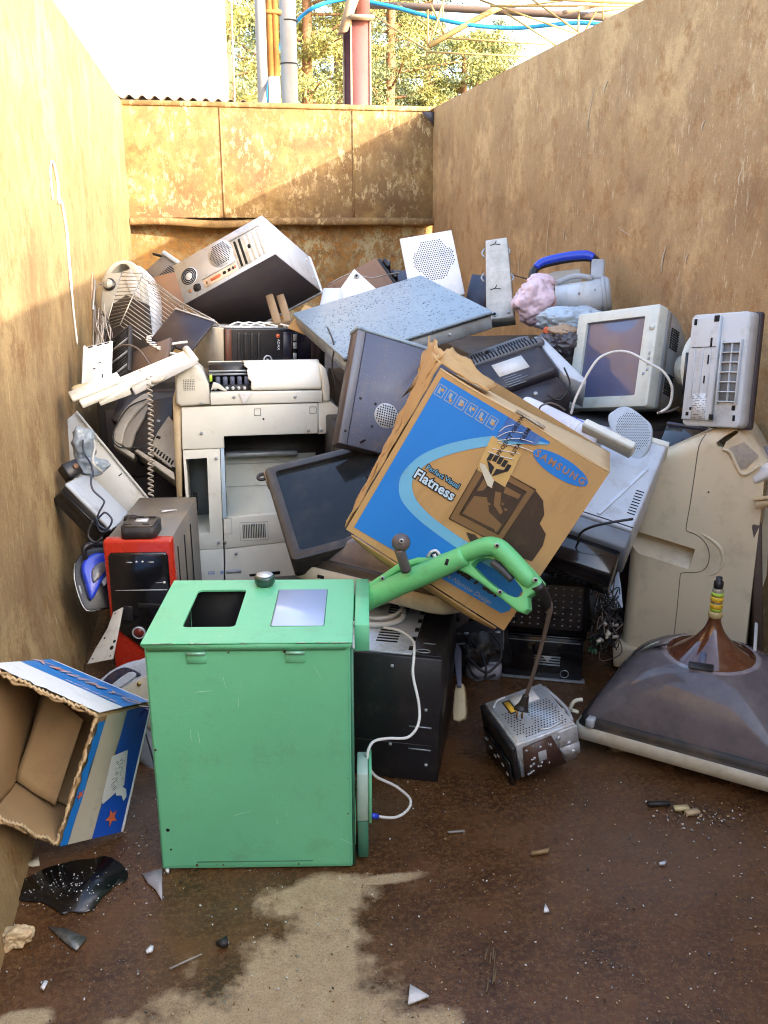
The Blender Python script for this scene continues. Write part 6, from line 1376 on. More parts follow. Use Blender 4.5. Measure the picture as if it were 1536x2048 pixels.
# ------------------------------------------------------------ back and right of the heap
M, W, H = frame3((652,570,4.62), (705,650,4.55), (729,481,4.68))
t = thing('tool_case', 'brown plastic case with black latches standing on its corner at the back of the heap', 'case', M)
MB().box(0, W, 0, .10, 0, H, .006, 2).build('body', brownp, t); MB().box(W*.08, W*.9, -.004, .001, H*.1, H*.9, .004).build('raised_panel', brownp, t)
MB().box(.002, W*.95, .02, .13, H, H+.022, .005).build('lid_edge', blackm, t)
for x in (.08, .36, .62): MB().box(W*x, W*x+.05, .01, .13, H+.022, H+.042, .006, 2).build('latch', black, t); MB().cyl((W*x+.03, .01, H+.044), (W*x+.03, .12, H+.044), .007, seg=8).build('latch_pin', dgrey, t)
Mp = frame3((665,640,4.18), (790,640,4.10), (665,540,4.28))[0]
o_t = thing('white_corner_sheet', 'white panel corner with one round rubber foot poking up behind the wet flat unit', 'panel', Mp)
MB().prism([local(Mp, *p) for p in [(708,537),(800,620),(760,700),(640,690),(628,650)]], 0, .03, .005).build('panel', white, o_t); x, z = local(Mp, 714, 553); MB().cyl((x, -.006, z), (x, .0, z), .013, seg=16).build('rubber_foot', greyp, o_t); MB().cyl((x, -.008, z), (x, -.006, z), .006, seg=10).build('foot_hole', hole, o_t)
M, W, H = frame3((824,606,4.22), (930,588,4.22), (801,477,4.32))
t = thing('perforated_sheet', 'white computer side panel punched with holes, upright at the back of the heap', 'panel', M)
MB().box(0, W, 0, .012, 0, H, .002).build('sheet', white, t); MB().box(.0, .004, -.010, .0, 0, H-.02, .001).build('folded_edge', white, t); b = MB()
for i in range(20):
    for j in range(20):
        x, z = .045+i*.0108+(.0054 if j % 2 else 0), .10+j*.0105
        if abs((x-W*.56)/(W*.42))+abs((z-H*.60)/(H*.40)) < 1.12 and x < W-.012 and z < H-.012: b.disc((x, -.0008, z), .0034, seg=6)
b.build('perforation', hole, t)
M, W, H = frame3((968,640,3.95), (1030,632,3.92), (944,484,4.10))
t = thing('lamp_housing', 'dirty cracked white lamp housing with metal clips standing beside the wet flat unit', 'lamp', M)
MB().prism([(.008,0),(W-.004,0),(W-.018,H),(.020,H)], 0, .07, .006).build('body', dirtyw, t)
for x, z in ((.012,.86),(W-.024,.84),(.006,.55),(W-.014,.50)): b = MB(); b.tube([(x, .02, H*z-.02), (x-.012 if x < .05 else x+.016, .015, H*z), (x, .02, H*z+.025)], .004, 6, 3); b.build('clip', steel2, t)
for u, v in ((.45,.92),(.4,.36)): b = MB(); b.tube([(W*u-.02, -.001, H*v), (W*u, -.001, H*v+.004), (W*u+.008, -.001, H*v+.02)], .0018, 4, 2); b.tube([(W*u, -.001, H*v+.004), (W*u+.025, -.001, H*v-.003)], .0016, 4, 2); b.build('crack', hole, t)
MB().cyl((W*.35, -.004, .02), (W*.35, .0, .02), .012, seg=12).build('bolt', greyp, t); MB().cyl((W*.35, -.006, .02), (W*.35, -.004, .02), .007, seg=10).build('bolt_hole', hole, t); MB().cyl((W*.8, -.004, .022), (W*.8, .0, .022), .008, seg=12).build('bolt', greyp, t)
# vacuum cleaner with blue handle
Mv, wv_, hv = frame3((1100,612,4.08), (1222,612,4.02), (1100,500,4.16))
t = thing('vacuum_cleaner', 'white drum vacuum cleaner with a blue and black carrying handle lying near the right wall', 'vacuum cleaner', Mv)
a0, a1 = V((*[local(Mv, 1112, 588)[0]], .06, local(Mv, 1112, 588)[1])), V((local(Mv, 1206, 578)[0], .05, local(Mv, 1206, 578)[1]))
MB().cyl(a0, a1, .066, .072, 32).build('drum', mat('white_drum_plastic', (.66,.70,.73), .3, dirt_amt=.3, dirt=(.4,.35,.25), streak=(1,1,.2)), t)
d_ = (a1-a0).normalized(); b = MB(); b.cyl(a1-d_*.004, a1+d_*.014, .078, .080, 32); b.cyl(a1+d_*.0145, a1+d_*.034, .080, .066, 32); b.build('end_ring', greyp, t)
def vp(px, py, y=.05): x, z = local(Mv, px, py, 0); return V((x, y, z))
MB().tube([vp(1062,560),vp(1066,530),vp(1084,518),(vp(1130,508)),vp(1170,504),vp(1190,508),vp(1194,535)], [.024,.025,.022,.020,.020,.026,.034], 12, 5, flat=.7).build('handle', black, t)
MB().tube([vp(1070,526,.04),vp(1086,515,.04),vp(1130,504.5,.04),vp(1170,501,.04),vp(1188,506,.04)], [.016,.021,.022,.023,.018], 12, 5).build('handle_top', bluepl, t)
MB().box(*sorted((vp(1180,560).x, vp(1208,560).x)), .01, .09, *sorted((vp(0,562).z, vp(0,528).z)), .012, 2).build('cable_socket', greyp, t)
MB().prism([local(Mv, *p) for p in [(1080,538),(1108,528),(1160,522),(1164,556),(1105,562)]], .06, .09, .004).build('hose_fitting', mat('dusty_inner_plastic', (.42,.37,.30), .6), t)
MB().tube([vp(1112,562,.02),vp(1150,552,.0),vp(1185,556,.0)], .012, 8, 3).build('drum_rib', greyp, t)
for p in ((1158,590),(1190,584)): q = vp(*p); MB().cyl((q.x, -.022, q.z), (q.x, -.012, q.z), .005, seg=8).build('screw', greyp, t)
o = MB().tube([at(*p) for p in [(1000,542,4.05),(1020,548,4.06),(1062,560,4.1)]], .003, 5, 2).build('brown_wire', cabb); tag(o, 'thin brown wire from the dirty lamp housing to the blue handled vacuum cleaner', 'wire')
# plastic bags
o = crumple(at(1066,604,3.88), (.088,.07,.085), 5, .34, 5, 1.9).build('pink_bag', pink); tag(o, 'crumpled pink plastic bag beside the vacuum cleaner', 'bag')
o = crumple(at(1083,566,3.90), (.055,.03,.036), 15, .40, 4, 2.2).build('pink_bag_knot', pink); o.parent = bpy.data.objects['pink_bag']
o = crumple(at(1140,640,3.72), (.115,.06,.055), 6, .36, 5, 2.1).build('blue_bag', bluefilm); tag(o, 'crumpled pale blue plastic bag under the white drum of the vacuum cleaner', 'bag')
o = crumple(at(1130,685,3.68), (.085,.05,.055), 7, .45, 5, 2.6).build('dark_bag', darkfilm); tag(o, 'crumpled dark plastic sheeting left of the pale tube monitor', 'bag')
o = crumple(at(1126,662,3.66), (.055,.03,.022), 8, .4, 4, 2.6).build('tan_rag', mat('tan_rag_cloth', (.42,.30,.20), .8, var=.3)); tag(o, 'tan rag with a crumpled edge between the pale blue and dark plastic bags', 'rag')
o = crumple(at(1094,662,3.66), (.014,.012,.016), 4, .3, 3).build('red_scrap', pred); tag(o, 'tiny red scrap left of the tan rag', 'scrap')
# black monitor back
M, W, H = frame3((952,790,3.50), (1128,722,3.50), (905,702,3.62))
M, W, H = frame3((952,800,3.36), (1120,742,3.42), (905,706,3.52))
t = thing('crt_monitor', 'black tube monitor seen from behind with a pale rating label, under the dirty lamp housing', 'monitor', M)
bm_ = mat('purple_black_shell', (.028,.024,.032), .35, dirt_amt=.4, dirt=(.09,.075,.07)); sg = mat('slate_grey_shell', (.10,.105,.12), .4, dirt_amt=.35, dirt=(.2,.18,.16))
MB().prism(rrect(0, W, 0, H*.62, .02), -.01, .18, .02, 3).build('rear_shell', bm_, t)
MB().prism([(0,H*.56),(W,H*.56),(W*1.02,H*1.0),(W*.9,H*1.04),(-.01,H*1.0)], .03, .20, .018, 3).build('upper_shell', sg, t)
MB().box(-.01, W+.02, -.02, .04, H*.56, H*.72, .016, 3).build('ledge', sg, t)
b = MB()
for i in range(24): b.box(.01+i*W/25, .01+i*W/25+.0045, -.022, -.018, H*.59, H*.69)
for i in range(12): b.box(.012+i*W/30, .012+i*W/30+.005, .0275, .034, H*.77, H*.94)
for i in range(11): b.box(W*.60+i*W/30, W*.60+i*W/30+.005, .0275, .034, H*.77, H*.94)
b.build('vent_slot', hole, t); MB().box(W*.44, W*.55, .02, .034, H*.78, H*.92, .004).build('socket_recess', black, t)
MB().box(W*.36, W*.72, -.0125, -.009, H*.22, H*.48).build('rating_label', label_m, t)
for i in range(5): MB().box(W*.38, W*.38+W*(.16+.05*(i % 3)), -.0125, -.009, H*.17-i*.012, H*.176-i*.012).build('printed_line', ppale, t)
MB().box(W*.10, W*.98, .01, .20, -H*.42, -.002, .012).build('lower_shell', bm_, t); MB().cyl((W*.62, .005, -H*.22), (W*.62, .012, -H*.22), .008, seg=10).build('screw', greyp, t)
MB().prism([(W+.004,-.02),(W+.05,-.10),(W+.065,-.08),(W+.03,H*.75),(W+.004,H*.8)], .0, .12, .006).build('screen_frame', lgrey, t)
# white cable over the pale monitor
o = MB().tube([at(*p) for p in [(1142,828,3.18),(1150,800,3.17),(1164,770,3.16),(1180,740,3.15),(1200,715,3.14),(1232,703,3.13),(1262,706,3.12),(1295,725,3.10),(1325,742,3.09),(1342,768,3.1),(1344,790,3.12),(1338,812,3.14),(1322,824,3.16),(1316,826,3.18)]], .0046, 8, 5).build('white_cable', cabw); tag(o, 'pale cable arching across the screen of the pale tube monitor', 'cable')
o = MB().tube([at(*p) for p in [(1316,826,3.16),(1340,822,3.16),(1358,815,3.18)]], .004, 6, 3).build('grey_cable', cabb); tag(o, 'thin dark lead beside the foot of the pale tube monitor', 'cable')
# pale blue printer box under the carton corner
M, W, H = frame3((1050,992,2.98), (1264,1062,2.86), (1076,812,3.16))
t = thing('printer', 'pale blue grey printer with a vent tilted behind the right corner of the printed carton', 'printer', M)
MB().box(0, W, 0, .18, 0, H, .008, 2).build('body', lgrey, t); MB().box(0, W+.002, .004, .17, -.065, -.002, .006).build('lower_cover', mat('slate_blue_cover', (.20,.23,.27), .45, dirt_amt=.3), t); MB().box(.01, W-.01, .02, .16, -.16, -.066, .006).build('base', gloss, t)
MB().prism([(W*.66,.02),(W*.695,.02),(W*.93,H*.66),(W*.90,H*.68)], -.005, .002, .002).build('raised_bar', mat('pale_blue_bar', (.62,.68,.76), .4), t)
MB().box(W*.5, W+.004, -.004, .10, H-.014, H+.006, .002).build('top_strip', ivory, t); b = MB()
for i in range(9): b.box(W*.90, W*.97, -.0015, .001, H*.16+i*.011, H*.16+i*.011+.003, M=None)
b.build('vent_slot', hole, t); MB().box(0, W, -.0012, .0005, .010, .013).build('seam', hole, t)
t = thing('plastic_roll', 'white plastic roll tied with thin string lying along the top edge of the printed carton', 'roll', Matrix.Translation(at(1120,840,3.0))); q = at(1120,840,3.0)
p0, p1 = at(1050,812,3.10), at(1196,888,2.96); MB().tube([p0-q, p0.lerp(p1, .02)-q, p0.lerp(p1, .5)-q+V((0,0,.004)), p1-q], [.026,.034,.036,.038], 18, 3).build('roll', mat('white_lilac_plastic', (.70,.70,.78), .4, dirt_amt=.2), t)
for f in (.66, .73): c = p0.lerp(p1, f)-q; b = MB(); ax = (p1-p0).normalized(); u_ = ax.orthogonal().normalized(); v_ = ax.cross(u_); b.tube([c+(u_*math.cos(a*.524)+v_*math.sin(a*.524))*.0385 for a in range(12)], .0022, 5, 2, closed=True); b.build('string', cabw, t)
o = MB().tube([at(*p) for p in [(1078,822,3.02),(1082,812,3.0),(1100,806,3.0),(1118,812,3.0),(1130,820,3.02)]], .003, 6, 4).build('grey_wire', cabb); tag(o, 'thin grey wire looping over the white plastic roll', 'wire')
o = MB().prism([(-.03,-.012),(.035,-.010),(.045,.008),(-.02,.016)], 0, .02, .003).build('blue_fitting', bluepl, None, frame3((1152,840,3.0),(1170,848,2.98),(1154,832,3.02))[0]); tag(o, 'tiny bright blue clip beside the white plastic roll', 'clip')
M, W, H = frame3((1166,846,2.93), (1266,896,2.86), (1172,826,2.95))
t = thing('telephone_handset', 'cream oblong telephone body lying on the pale blue grey printer', 'telephone', M)
H *= .62; MB().box(0, W, 0, .05, 0, H, .006, 3).build('upper_shell', ivory, t); MB().box(.002, W-.002, -.002, .048, -.010, -.0015, .003).build('lower_shell', mat('khaki_shell', (.40,.38,.30), .5), t)
MB().box(.02, W-.02, .008, .042, H, H+.002, .001).build('top_panel', beige, t)
Mo, wo_, ho = frame3((1216,915,3.02), (1310,915,2.98), (1216,812,3.06))
t = thing('perforated_oval', 'pale blue grey perforated oval cover standing behind the cream telephone body', 'cover', Mo)
def Q(px, py): return local(Mo, px, py)
ol = smooth_outline([Q(*p) for p in [(1216,838),(1228,820),(1246,812),(1264,816),(1290,836),(1304,852),(1304,878),(1294,905),(1270,922),(1240,900)]], 3); MB().prism(ol, 0, .02, .006).build('cover', mat('pale_blue_grey_cover', (.46,.52,.58), .45, dirt_amt=.3), t)
c = Q(1266,862); face_holes('perforation', c, .062, .0062, .0017, t, -.0008, clip=lambda x, z: (x+z*.2)**2/.052**2+(z)**2/.062**2 < 1, seg=5)
t, M, W, H = slab('black_appliance', 'black slab appliance between the pale tube monitor and the beige moulded casing', 'appliance', (1290,960,3.12), (1420,985,3.02), (1300,838,3.25), .12, gloss); MB().box(0, W, -.002, .12, H-.01, H+.003, .003).build('top_edge', mat('dark_violet_edge', (.05,.045,.065), .35), t); MB().box(W*.05, W*.4, -.002, .0, H*.52, H*.53).build('trim_line', steel2, t)
# ------------------------------------------------------------ black printer stack
M, W, D, H = pose('black_printer')
t = thing('black_printer', 'black printer with a studded lid standing behind the disc drives', 'printer', M)
zs = H*.47
MB().box(0, W, 0, D, 0, zs-.012, .006).build('base', gloss, t); MB().prism([(-.004,zs),(-.004,H),(.20,H+.01),(.24,zs)], -.006, W+.006, plane='yz').build('lid', black, t)
MB().prism(rrect(.012, W-.012, zs+.02, H-.012, .008), -.008, -.004, .002).build('lid_panel', mat('brown_black_panel', (.022,.016,.015), .3, dirt_amt=.35, dirt=(.07,.055,.05)), t); b = MB()
for i in range(9):
    for j in range(7): b.box(.03+i*.027, .037+i*.027, -.0105, -.008, zs+.035+j*.022, zs+.039+j*.022)
b.build('stud', steel2, t)
MB().box(-.004, W+.004, -.012, .01, zs-.011, zs-.003, .002).build('ledge', gloss, t); MB().box(.01, W-.01, -.004, .001, zs-.030, zs-.027).build('trim_line', steel2, t)
MB().prism(rrect(W*.40, W*.68, zs*.60, zs*.82, .008), -.003, .001, .001).build('tray_handle', black, t); b = MB()
for i in range(4): b.box(W*.40, W*.72, -.004, .001, zs*.32+i*.010, zs*.32+i*.010+.004)
b.build('vent_slat', steel2, t); MB().prism([(W*.50,zs*.53),(W*.62,zs*.53),(W*.56,zs*.40)], -.008, -.004, .001).build('logo', steel, t)
b = MB(); b.tube([(W*.78+.014*math.cos(a*.524), -.003, zs*.16+.014*math.sin(a*.524)) for a in range(12)], .002, 5, 1, closed=True); b.build('knob_ring', steel2, t); MB().box(0, W+.01, -.012, .02, .0, .006, .001).build('foot_trim', steel2, t)
M, W, H = frame3((1030,1162,3.22), (1178,1172,3.12), (1040,1082,3.36))
t = thing('black_scanner', 'black device with a silver framed window lying on the studded black printer', 'device', M); MB().box(0, W, 0, .22, -.02, H, .008, 2).build('body', black, t)
for a in ((W*.30, W*.74, H*.40, H*.46), (W*.68, W*.74, H*.465, H*.95)): MB().box(a[0], a[1], -.006, .001, a[2], a[3], .001).build('silver_frame', steel, t)
MB().prism([(W*.30,H*.47),(W*.67,H*.47),(W*.67,H*.95),(W*.45,H*.95)], -.002, .001).build('window', hole, t); MB().prism(rrect(W*.76, W*.86, H*.1, H*1.25, .012), -.02, .05, .006).build('side_arm', gloss, t); MB().prism([(W*.86,H*.05),(W*.99,H*.02),(W*.97,H*.45),(W*.88,H*.5)], -.004, .001).build('speckled_sticker', mat('speckled_blue_sticker', (.30,.38,.46), .4, speck=1.2, spcol=(.05,.05,.06)), t)
o = crumple(at(1198,1140,3.22), (.055,.05,.042), 11, .14, 4, 1.2).build('black_speaker', black); tag(o, 'rounded black plastic lump right of the silver framed black device', 'plastic part')
# paper, tangled wires, green bits
M, W, H = frame3((1186,1225,3.25), (1246,1215,3.2), (1196,1140,3.3)); t = thing('printed_sheet', 'pale blue printed paper under the tangled wires left of the beige moulded casing', 'paper', M)
MB().grid(lambda u, v: V((W*u, .012*noise.noise(V((u*3, v*3, 1))), H*v)), 8, 8, thick=.001).build('sheet', mat('pale_blue_paper', (.48,.55,.64), .7, dirt_amt=.3), t)
for i in range(9): MB().box(W*.1, W*(.5+.4*((i*37) % 10)/10), -.014, -.012, H*.1+i*H*.09, H*.1+i*H*.09+.003).build('printed_line', ppale, t)
t = thing('cable_tangle', 'tangle of thin black wires with a few pale plugs left of the beige moulded casing', 'wires', Matrix.Translation(at(1212,1230,3.12))); q = at(1212,1230,3.12); r = random.Random(21)
for i in range(30):
    pts = []; cx, cy = 1212+r.uniform(-16, 14), 1215+r.uniform(-45, 75)
    for k in range(6): pts.append(at(cx+r.uniform(-26, 26), cy+r.uniform(-38, 38), 3.1+r.uniform(-.06, .05))-q)
    b = MB(); b.tube(pts, .0022, 5, 5); b.build('wire', cabk if i % 4 else cabb, t)
for i in range(9): p = at(1205+r.uniform(-22, 25), 1260+r.uniform(-22, 22), 3.05)-q; b = MB(); b.cyl(p, p+V((r.uniform(-.02,.02), .0, r.uniform(-.015,.015))), .006, seg=8); b.build('plug', mat('cream_plug', (.55,.50,.38), .5) if i % 2 else cabc, t)
for i, (px, py) in enumerate(((1190,1282),(1186,1300))):
    o = MB().prism(smooth_outline([(-.018,-.008),(.0,-.014),(.018,-.004),(.012,.012),(-.008,.014)], 2), 0, .003).build('green_scrap', mat('mint_scrap', (.13,.45,.30), .5), None, frame3((px, py, 3.2), (px+10, py+2+3*i, 3.2), (px+1, py-10, 3.22))[0]); tag(o, ('mint green plastic scrap upper one' if i == 0 else 'mint green plastic scrap lower one')+' of the pair left of the beige moulded casing', 'scrap')
M, W, H = frame3((902,1304,3.16), (1008,1300,3.10), (900,1196,3.26))
t = thing('black_receiver', 'black set top unit standing on edge behind the black case, under the printed carton', 'receiver', M)
MB().box(0, W, 0, .12, 0, H, .005, 2).build('body', black, t); MB().box(.01, W-.01, -.003, .001, H*.55, H*.9, .002).build('front_window', gloss, t)
for i in range(6): MB().box(.015+i*W*.15, .015+i*W*.15+W*.09, -.004, .001, H*.30, H*.34, .001).build('button', steel2 if i % 2 else blackm, t)
MB().box(.01, W*.4, -.0035, .001, H*.12, H*.15).build('trim_line', steel2, t)
M, W, H = frame3((742,1192,3.02), (905,1215,2.92), (746,1158,3.05))
t = thing('black_keyboard', 'dirty black keyboard wedged flat under the printed carton behind the green handle', 'keyboard', M)
MB().box(0, W, 0, .12, 0, .022, .004).build('base', black, t); kb = MB()
for i in range(16):
    for j in range(5): kb.box(.008+i*(W-.016)/16, .008+i*(W-.016)/16+(W-.016)/16*.82, .012+j*.021, .029+j*.021, .022, .029, .002)
o = kb.build('keys', blackm, t); o['kind'] = 'stuff'
# grey adapter and loose bits between black case and drives
q = fl(968,1352)
t = thing('grey_power_adapter', 'rounded grey power adapter with black leads on the floor behind the disc drives', 'adapter', Matrix.Translation(q) @ Matrix.Rotation(-.25, 4, 'Z'))
MB().prism(rrect(-.065, .06, -.03, .04, .028, 6), 0, .05, plane='xy').build('body', mat('grey_lilac_plastic', (.33,.33,.38), .45, dirt_amt=.3), t); MB().prism(rrect(.0, .055, -.02, .03, .022, 6), .051, .062, plane='xy').build('raised_top', mat('grey_lilac_plastic', (.33,.33,.38)), t)
lb = MB()
for pts in ([(930,1310,3.0),(950,1330,2.95),(975,1345,2.94),(1000,1320,2.96),(1001,1290,3.0),(985,1270,3.05)], [(935,1290,3.02),(940,1340,2.96),(962,1358,2.93),(990,1350,2.95)], [(960,1300,3.0),(972,1335,2.93),(968,1358,2.93),(948,1362,2.92)], [(930,1270,3.1),(948,1288,3.05),(955,1296,3.0)]): lb.tube([at(*p) for p in pts], .0045, 6, 4)
tag(lb.build('black_leads', cabk), 'black leads tangled over the rounded grey power adapter', 'cable')
o = crumple(at(960,1300,3.08), (.05,.04,.045), 17, .5, 4, 2.8).build('dark_scrap_heap', blackm); tag(o, 'lump of black plastic scrap behind the rounded grey power adapter', 'scrap')
o = MB().prism(smooth_outline([(0,0),(.035,.004),(.038,.05),(.034,.105),(.012,.108),(.004,.06)], 2), 0, .03, .004).build('beige_fragment', mat('yellow_beige_plastic', (.52,.44,.27), .5), None, frame3((906,1440,2.72), (930,1438,2.71), (912,1375,2.76))[0]); tag(o, 'yellowish beige plastic fragment at the right foot of the black case', 'fragment')
o = MB().prism([(0,0),(.012,0),(.018,.12),(.004,.15),(-.006,.10)], 0, .01, .002).build('grey_scrap', dgrey, None, frame3((915,1372,2.74), (928,1372,2.74), (918,1275,2.84))[0]); tag(o, 'dark grey plastic strip standing against the right side of the black case', 'strip')
# wooden boards under the silver tower
for i, (a, c_, lb_) in enumerate((((545,655),(533,572),'weathered plank end directly under the silver tower, left one of the two'), ((566,652),(556,580),'weathered plank end under the silver tower, right one of the two'))):
    o = MB().box(0, .035, 0, .05, 0, .17, .004).build('timber_offcut', wood, None, frame3((a[0]+2, a[1]-8, 4.12), (a[0]+20, a[1]-14, 4.12), (c_[0], c_[1], 4.22))[0]); tag(o, lb_, 'plank', 'plank ends under the silver tower')
t, M, W, H = slab('cardboard_sheet', 'plain brown cardboard sheet between the plank ends and the wet flat unit', 'cardboard', (575,655,3.98), (690,700,3.9), (560,590,4.08), .006, card, bev=.001)
o = MB().tube([at(*p) for p in [(800,545,4.5),(770,550,4.45),(740,556,4.4),(700,548,4.4)]]+[at(655,570,4.45)], .003, 6, 3).build('grey_lead', cabc); tag(o, 'thin pale lead stretched behind the white panel corner', 'cable')
t, M, W, H = slab('blue_grey_box', 'small blue grey box edge between the silver tower and the white panel corner', 'box', (632,640,4.12), (668,640,4.10), (640,575,4.2), .06, lgrey)
t, M, W, H = slab('dark_box', 'dark plastic box between the perforated white panel and the dirty lamp housing', 'box', (925,620,4.3), (965,625,4.28), (925,545,4.38), .08, mat('navy_plastic', (.035,.04,.07), .4)); 
t, M, W, H = slab('dark_speaker', 'dark blue grey box behind the brown case at the back of the heap', 'box', (785,600,4.8), (830,600,4.8), (785,540,4.9), .08, MC['navy_plastic'])
for pts_, lb_, m_, r_ in (([(1156,1090,2.9),(1160,1068,2.85),(1180,1055,2.8),(1215,1046,2.78),(1266,1038,2.78)], 'black cable bending across the pale blue printer to the beige moulded casing', cabk, .004),
    ([(655,655,3.6),(668,690,3.5),(664,730,3.5),(672,770,3.5)], 'thin black cable hanging between the black fronted tower and the grey cabinet', cabk, .0035),
    ([(1128,735,3.3),(1140,770,3.3),(1120,800,3.3),(1095,790,3.3)], 'thin black cable beside the left edge of the pale tube monitor', cabk, .003),
    ([(228,700,3.8),(250,690,3.75),(276,698,3.7),(300,730,3.6)], 'brown cable crossing the jumble above the cream lid', cabb, .004),
    ([(690,870,3.2),(702,850,3.15),(712,885,3.1),(730,880,3.0)], 'black cable end in the dark gap right of the copier', cabk, .004),
    ([(186,1040,3.1),(176,1070,3.1),(190,1085,3.1),(205,1075,3.1)], 'black cable drooping under the grey topped player', cabk, .005)):
    tag(MB().tube([at(*p) for p in pts_], r_, 6, 4).build('loose_cable', m_), lb_, 'cable')
# ------------------------------------------------------------ floor debris
def shard(px, py, pts, m, label, cat='shard', th=.003, rz=0, name='plastic_shard', group=None, z=.0045):
    p = fl(px, py); o = MB().prism(pts, 0, th, plane='xy').build(name, m, None, Matrix.Translation((p.x, p.y, z)) @ Matrix.Rotation(rz, 4, 'Z')); return tag(o, label, cat, group)
sil = mat('grey_violet_shard', (.36,.34,.36), .35, dirt_amt=.1)
p = [fl(x, y) for x, y in ((285,1752),(324,1742),(325,1806),(312,1784),(296,1770))]; c = p[0]; shard(285,1752, [(q.x-c.x, q.y-c.y) for q in p], sil, 'grey triangular shard at the lower left corner of the mint green box')
p = [fl(x, y) for x, y in ((97,1858),(135,1863),(174,1880),(154,1906),(140,1898),(118,1878))]; c = p[0]; shard(97,1858, [(q.x-c.x, q.y-c.y) for q in p], mat('dark_glass_shard', (.06,.06,.055), .12, dirt_amt=.6, dirt=(.2,.19,.16), scale=30), 'dark triangular piece of broken glass at the lower left')
p = [fl(x, y) for x, y in ((820,1976),(858,1999),(816,2015))]; c = p[0]; o = shard(820,1976, [(q.x-c.x, q.y-c.y) for q in p], white, 'largest white triangular shard, at the bottom middle of the floor', th=.006)
p = [fl(x, y) for x, y in ((1090,1813),(1098,1829),(1087,1830))]; c = p[0]; shard(1090,1813, [(q.x-c.x, q.y-c.y) for q in p], white, 'small white triangular shard alone in the middle of the wet floor', th=.006)
p = [fl(x, y) for x, y in ((53,1735),(78,1717),(80,1735),(66,1738))]; c = p[0]; shard(53,1735, [(q.x-c.x, q.y-c.y) for q in p], mat('cream_shard', (.60,.56,.44), .5), 'cream wedge shaped shard just above the black puddle', th=.006)
p = [fl(x, y) for x, y in ((292,1908),(302,1897),(308,1900),(305,1908),(294,1912))]; c = p[0]; shard(292,1908, [(q.x-c.x, q.y-c.y) for q in p], white, 'small white chip left of the pale dry patch', th=.006)
p = [fl(x, y) for x, y in ((82,1982),(90,1968),(97,1970),(92,1978),(88,1985))]; c = p[0]; shard(82,1982, [(q.x-c.x, q.y-c.y) for q in p], white, 'small white chip near the lower left corner of the floor', th=.006)
p = [fl(x, y) for x, y in ((330,1745),(340,1742),(338,1750),(334,1750))]; c = p[0]; shard(330,1745, [(q.x-c.x, q.y-c.y) for q in p], white, 'white chip touching the lower left corner of the mint green box', th=.006)
p = [fl(x, y) for x, y in ((1317,1731),(1332,1727),(1330,1733),(1320,1735))]; c = p[0]; shard(1317,1731, [(q.x-c.x, q.y-c.y) for q in p], lgrey, 'small blue grey chip on the wet floor at the right', th=.005)
p = [fl(x, y) for x, y in ((433,1895),(455,1882),(457,1896),(445,1900))]; c = p[0]; shard(433,1895, [(q.x-c.x, q.y-c.y) for q in p], blackm, 'small black jagged chip left of the pale dry patch', th=.012)
shard(1362,1622, [(-.02,-.006),(.02,-.01),(.022,.008),(-.018,.012)], mat('yellow_chip', (.6,.5,.25), .5), 'yellowish chip in the crumbs at the right, left one of the pair', th=.008); shard(1384,1630, [(-.018,-.01),(.02,-.006),(.018,.012),(-.02,.006)], cardl, 'pale tan chip in the crumbs at the right, right one of the pair', th=.008)
shard(1316,1612, [(-.03,-.004),(.03,-.012),(.034,.0),(-.028,.010)], blackm, 'dark curved chip left of the crumbs on the right of the floor', th=.008)
shard(912,1667, [(-.022,-.003),(.022,-.005),(.022,.0),(-.022,.003)], cabc, 'short grey stick on the wet floor right of the mint green box', 'stick', .004); shard(370,1928, [(-.03,-.016),(.035,.014),(.036,.017),(-.032,-.012)], cabc, 'thin pale stick on the floor below the mint green box', 'stick', .003)
shard(1080,1710, [(-.025,-.006),(.02,-.004),(.03,.010),(.005,.004),(-.02,.006)], mat('dry_leaf', (.30,.20,.09), .7), 'curled dry leaf in the middle of the wet floor', 'leaf', .008, name='leaf')
p = fl(980,1952); o = MB(); r = random.Random(6)
for i in range(9): a = V((r.uniform(-.014,.014), r.uniform(-.05,.05), .005+.001*i)); o.tube([a, a+V((.006*r.random(), .03, .003))], .0018, 4, 1)
o = o.build('straw_tuft', mat('dark_straw', (.16,.11,.06), .8), None, Matrix.Translation(p) @ Matrix.Rotation(-.3, 4, 'Z')); tag(o, 'dark frayed tuft of straw on the wet floor near the bottom', 'tuft')
p = fl(1240,1500); o = crumple(p+V((0,0,.012)), (.026,.022,.014), 2, .5, 3, 3).build('crumpled_leaf', mat('brown_leaf', (.20,.14,.08), .7)); tag(o, 'crumpled brown leaf on the floor below the picture tube frame', 'leaf')
o = crumple(fl(36,1884)+V((0,0,.016)), (.028,.024,.022), 13, .75, 5, 2.2).build('food_scrap', mat('cream_food_scrap', (.62,.48,.28), .6, var=.35, dirt_amt=.5, dirt=(.5,.2,.05), scale=25)); tag(o, 'cream and orange food scrap near the lower left corner of the floor', 'food scrap')
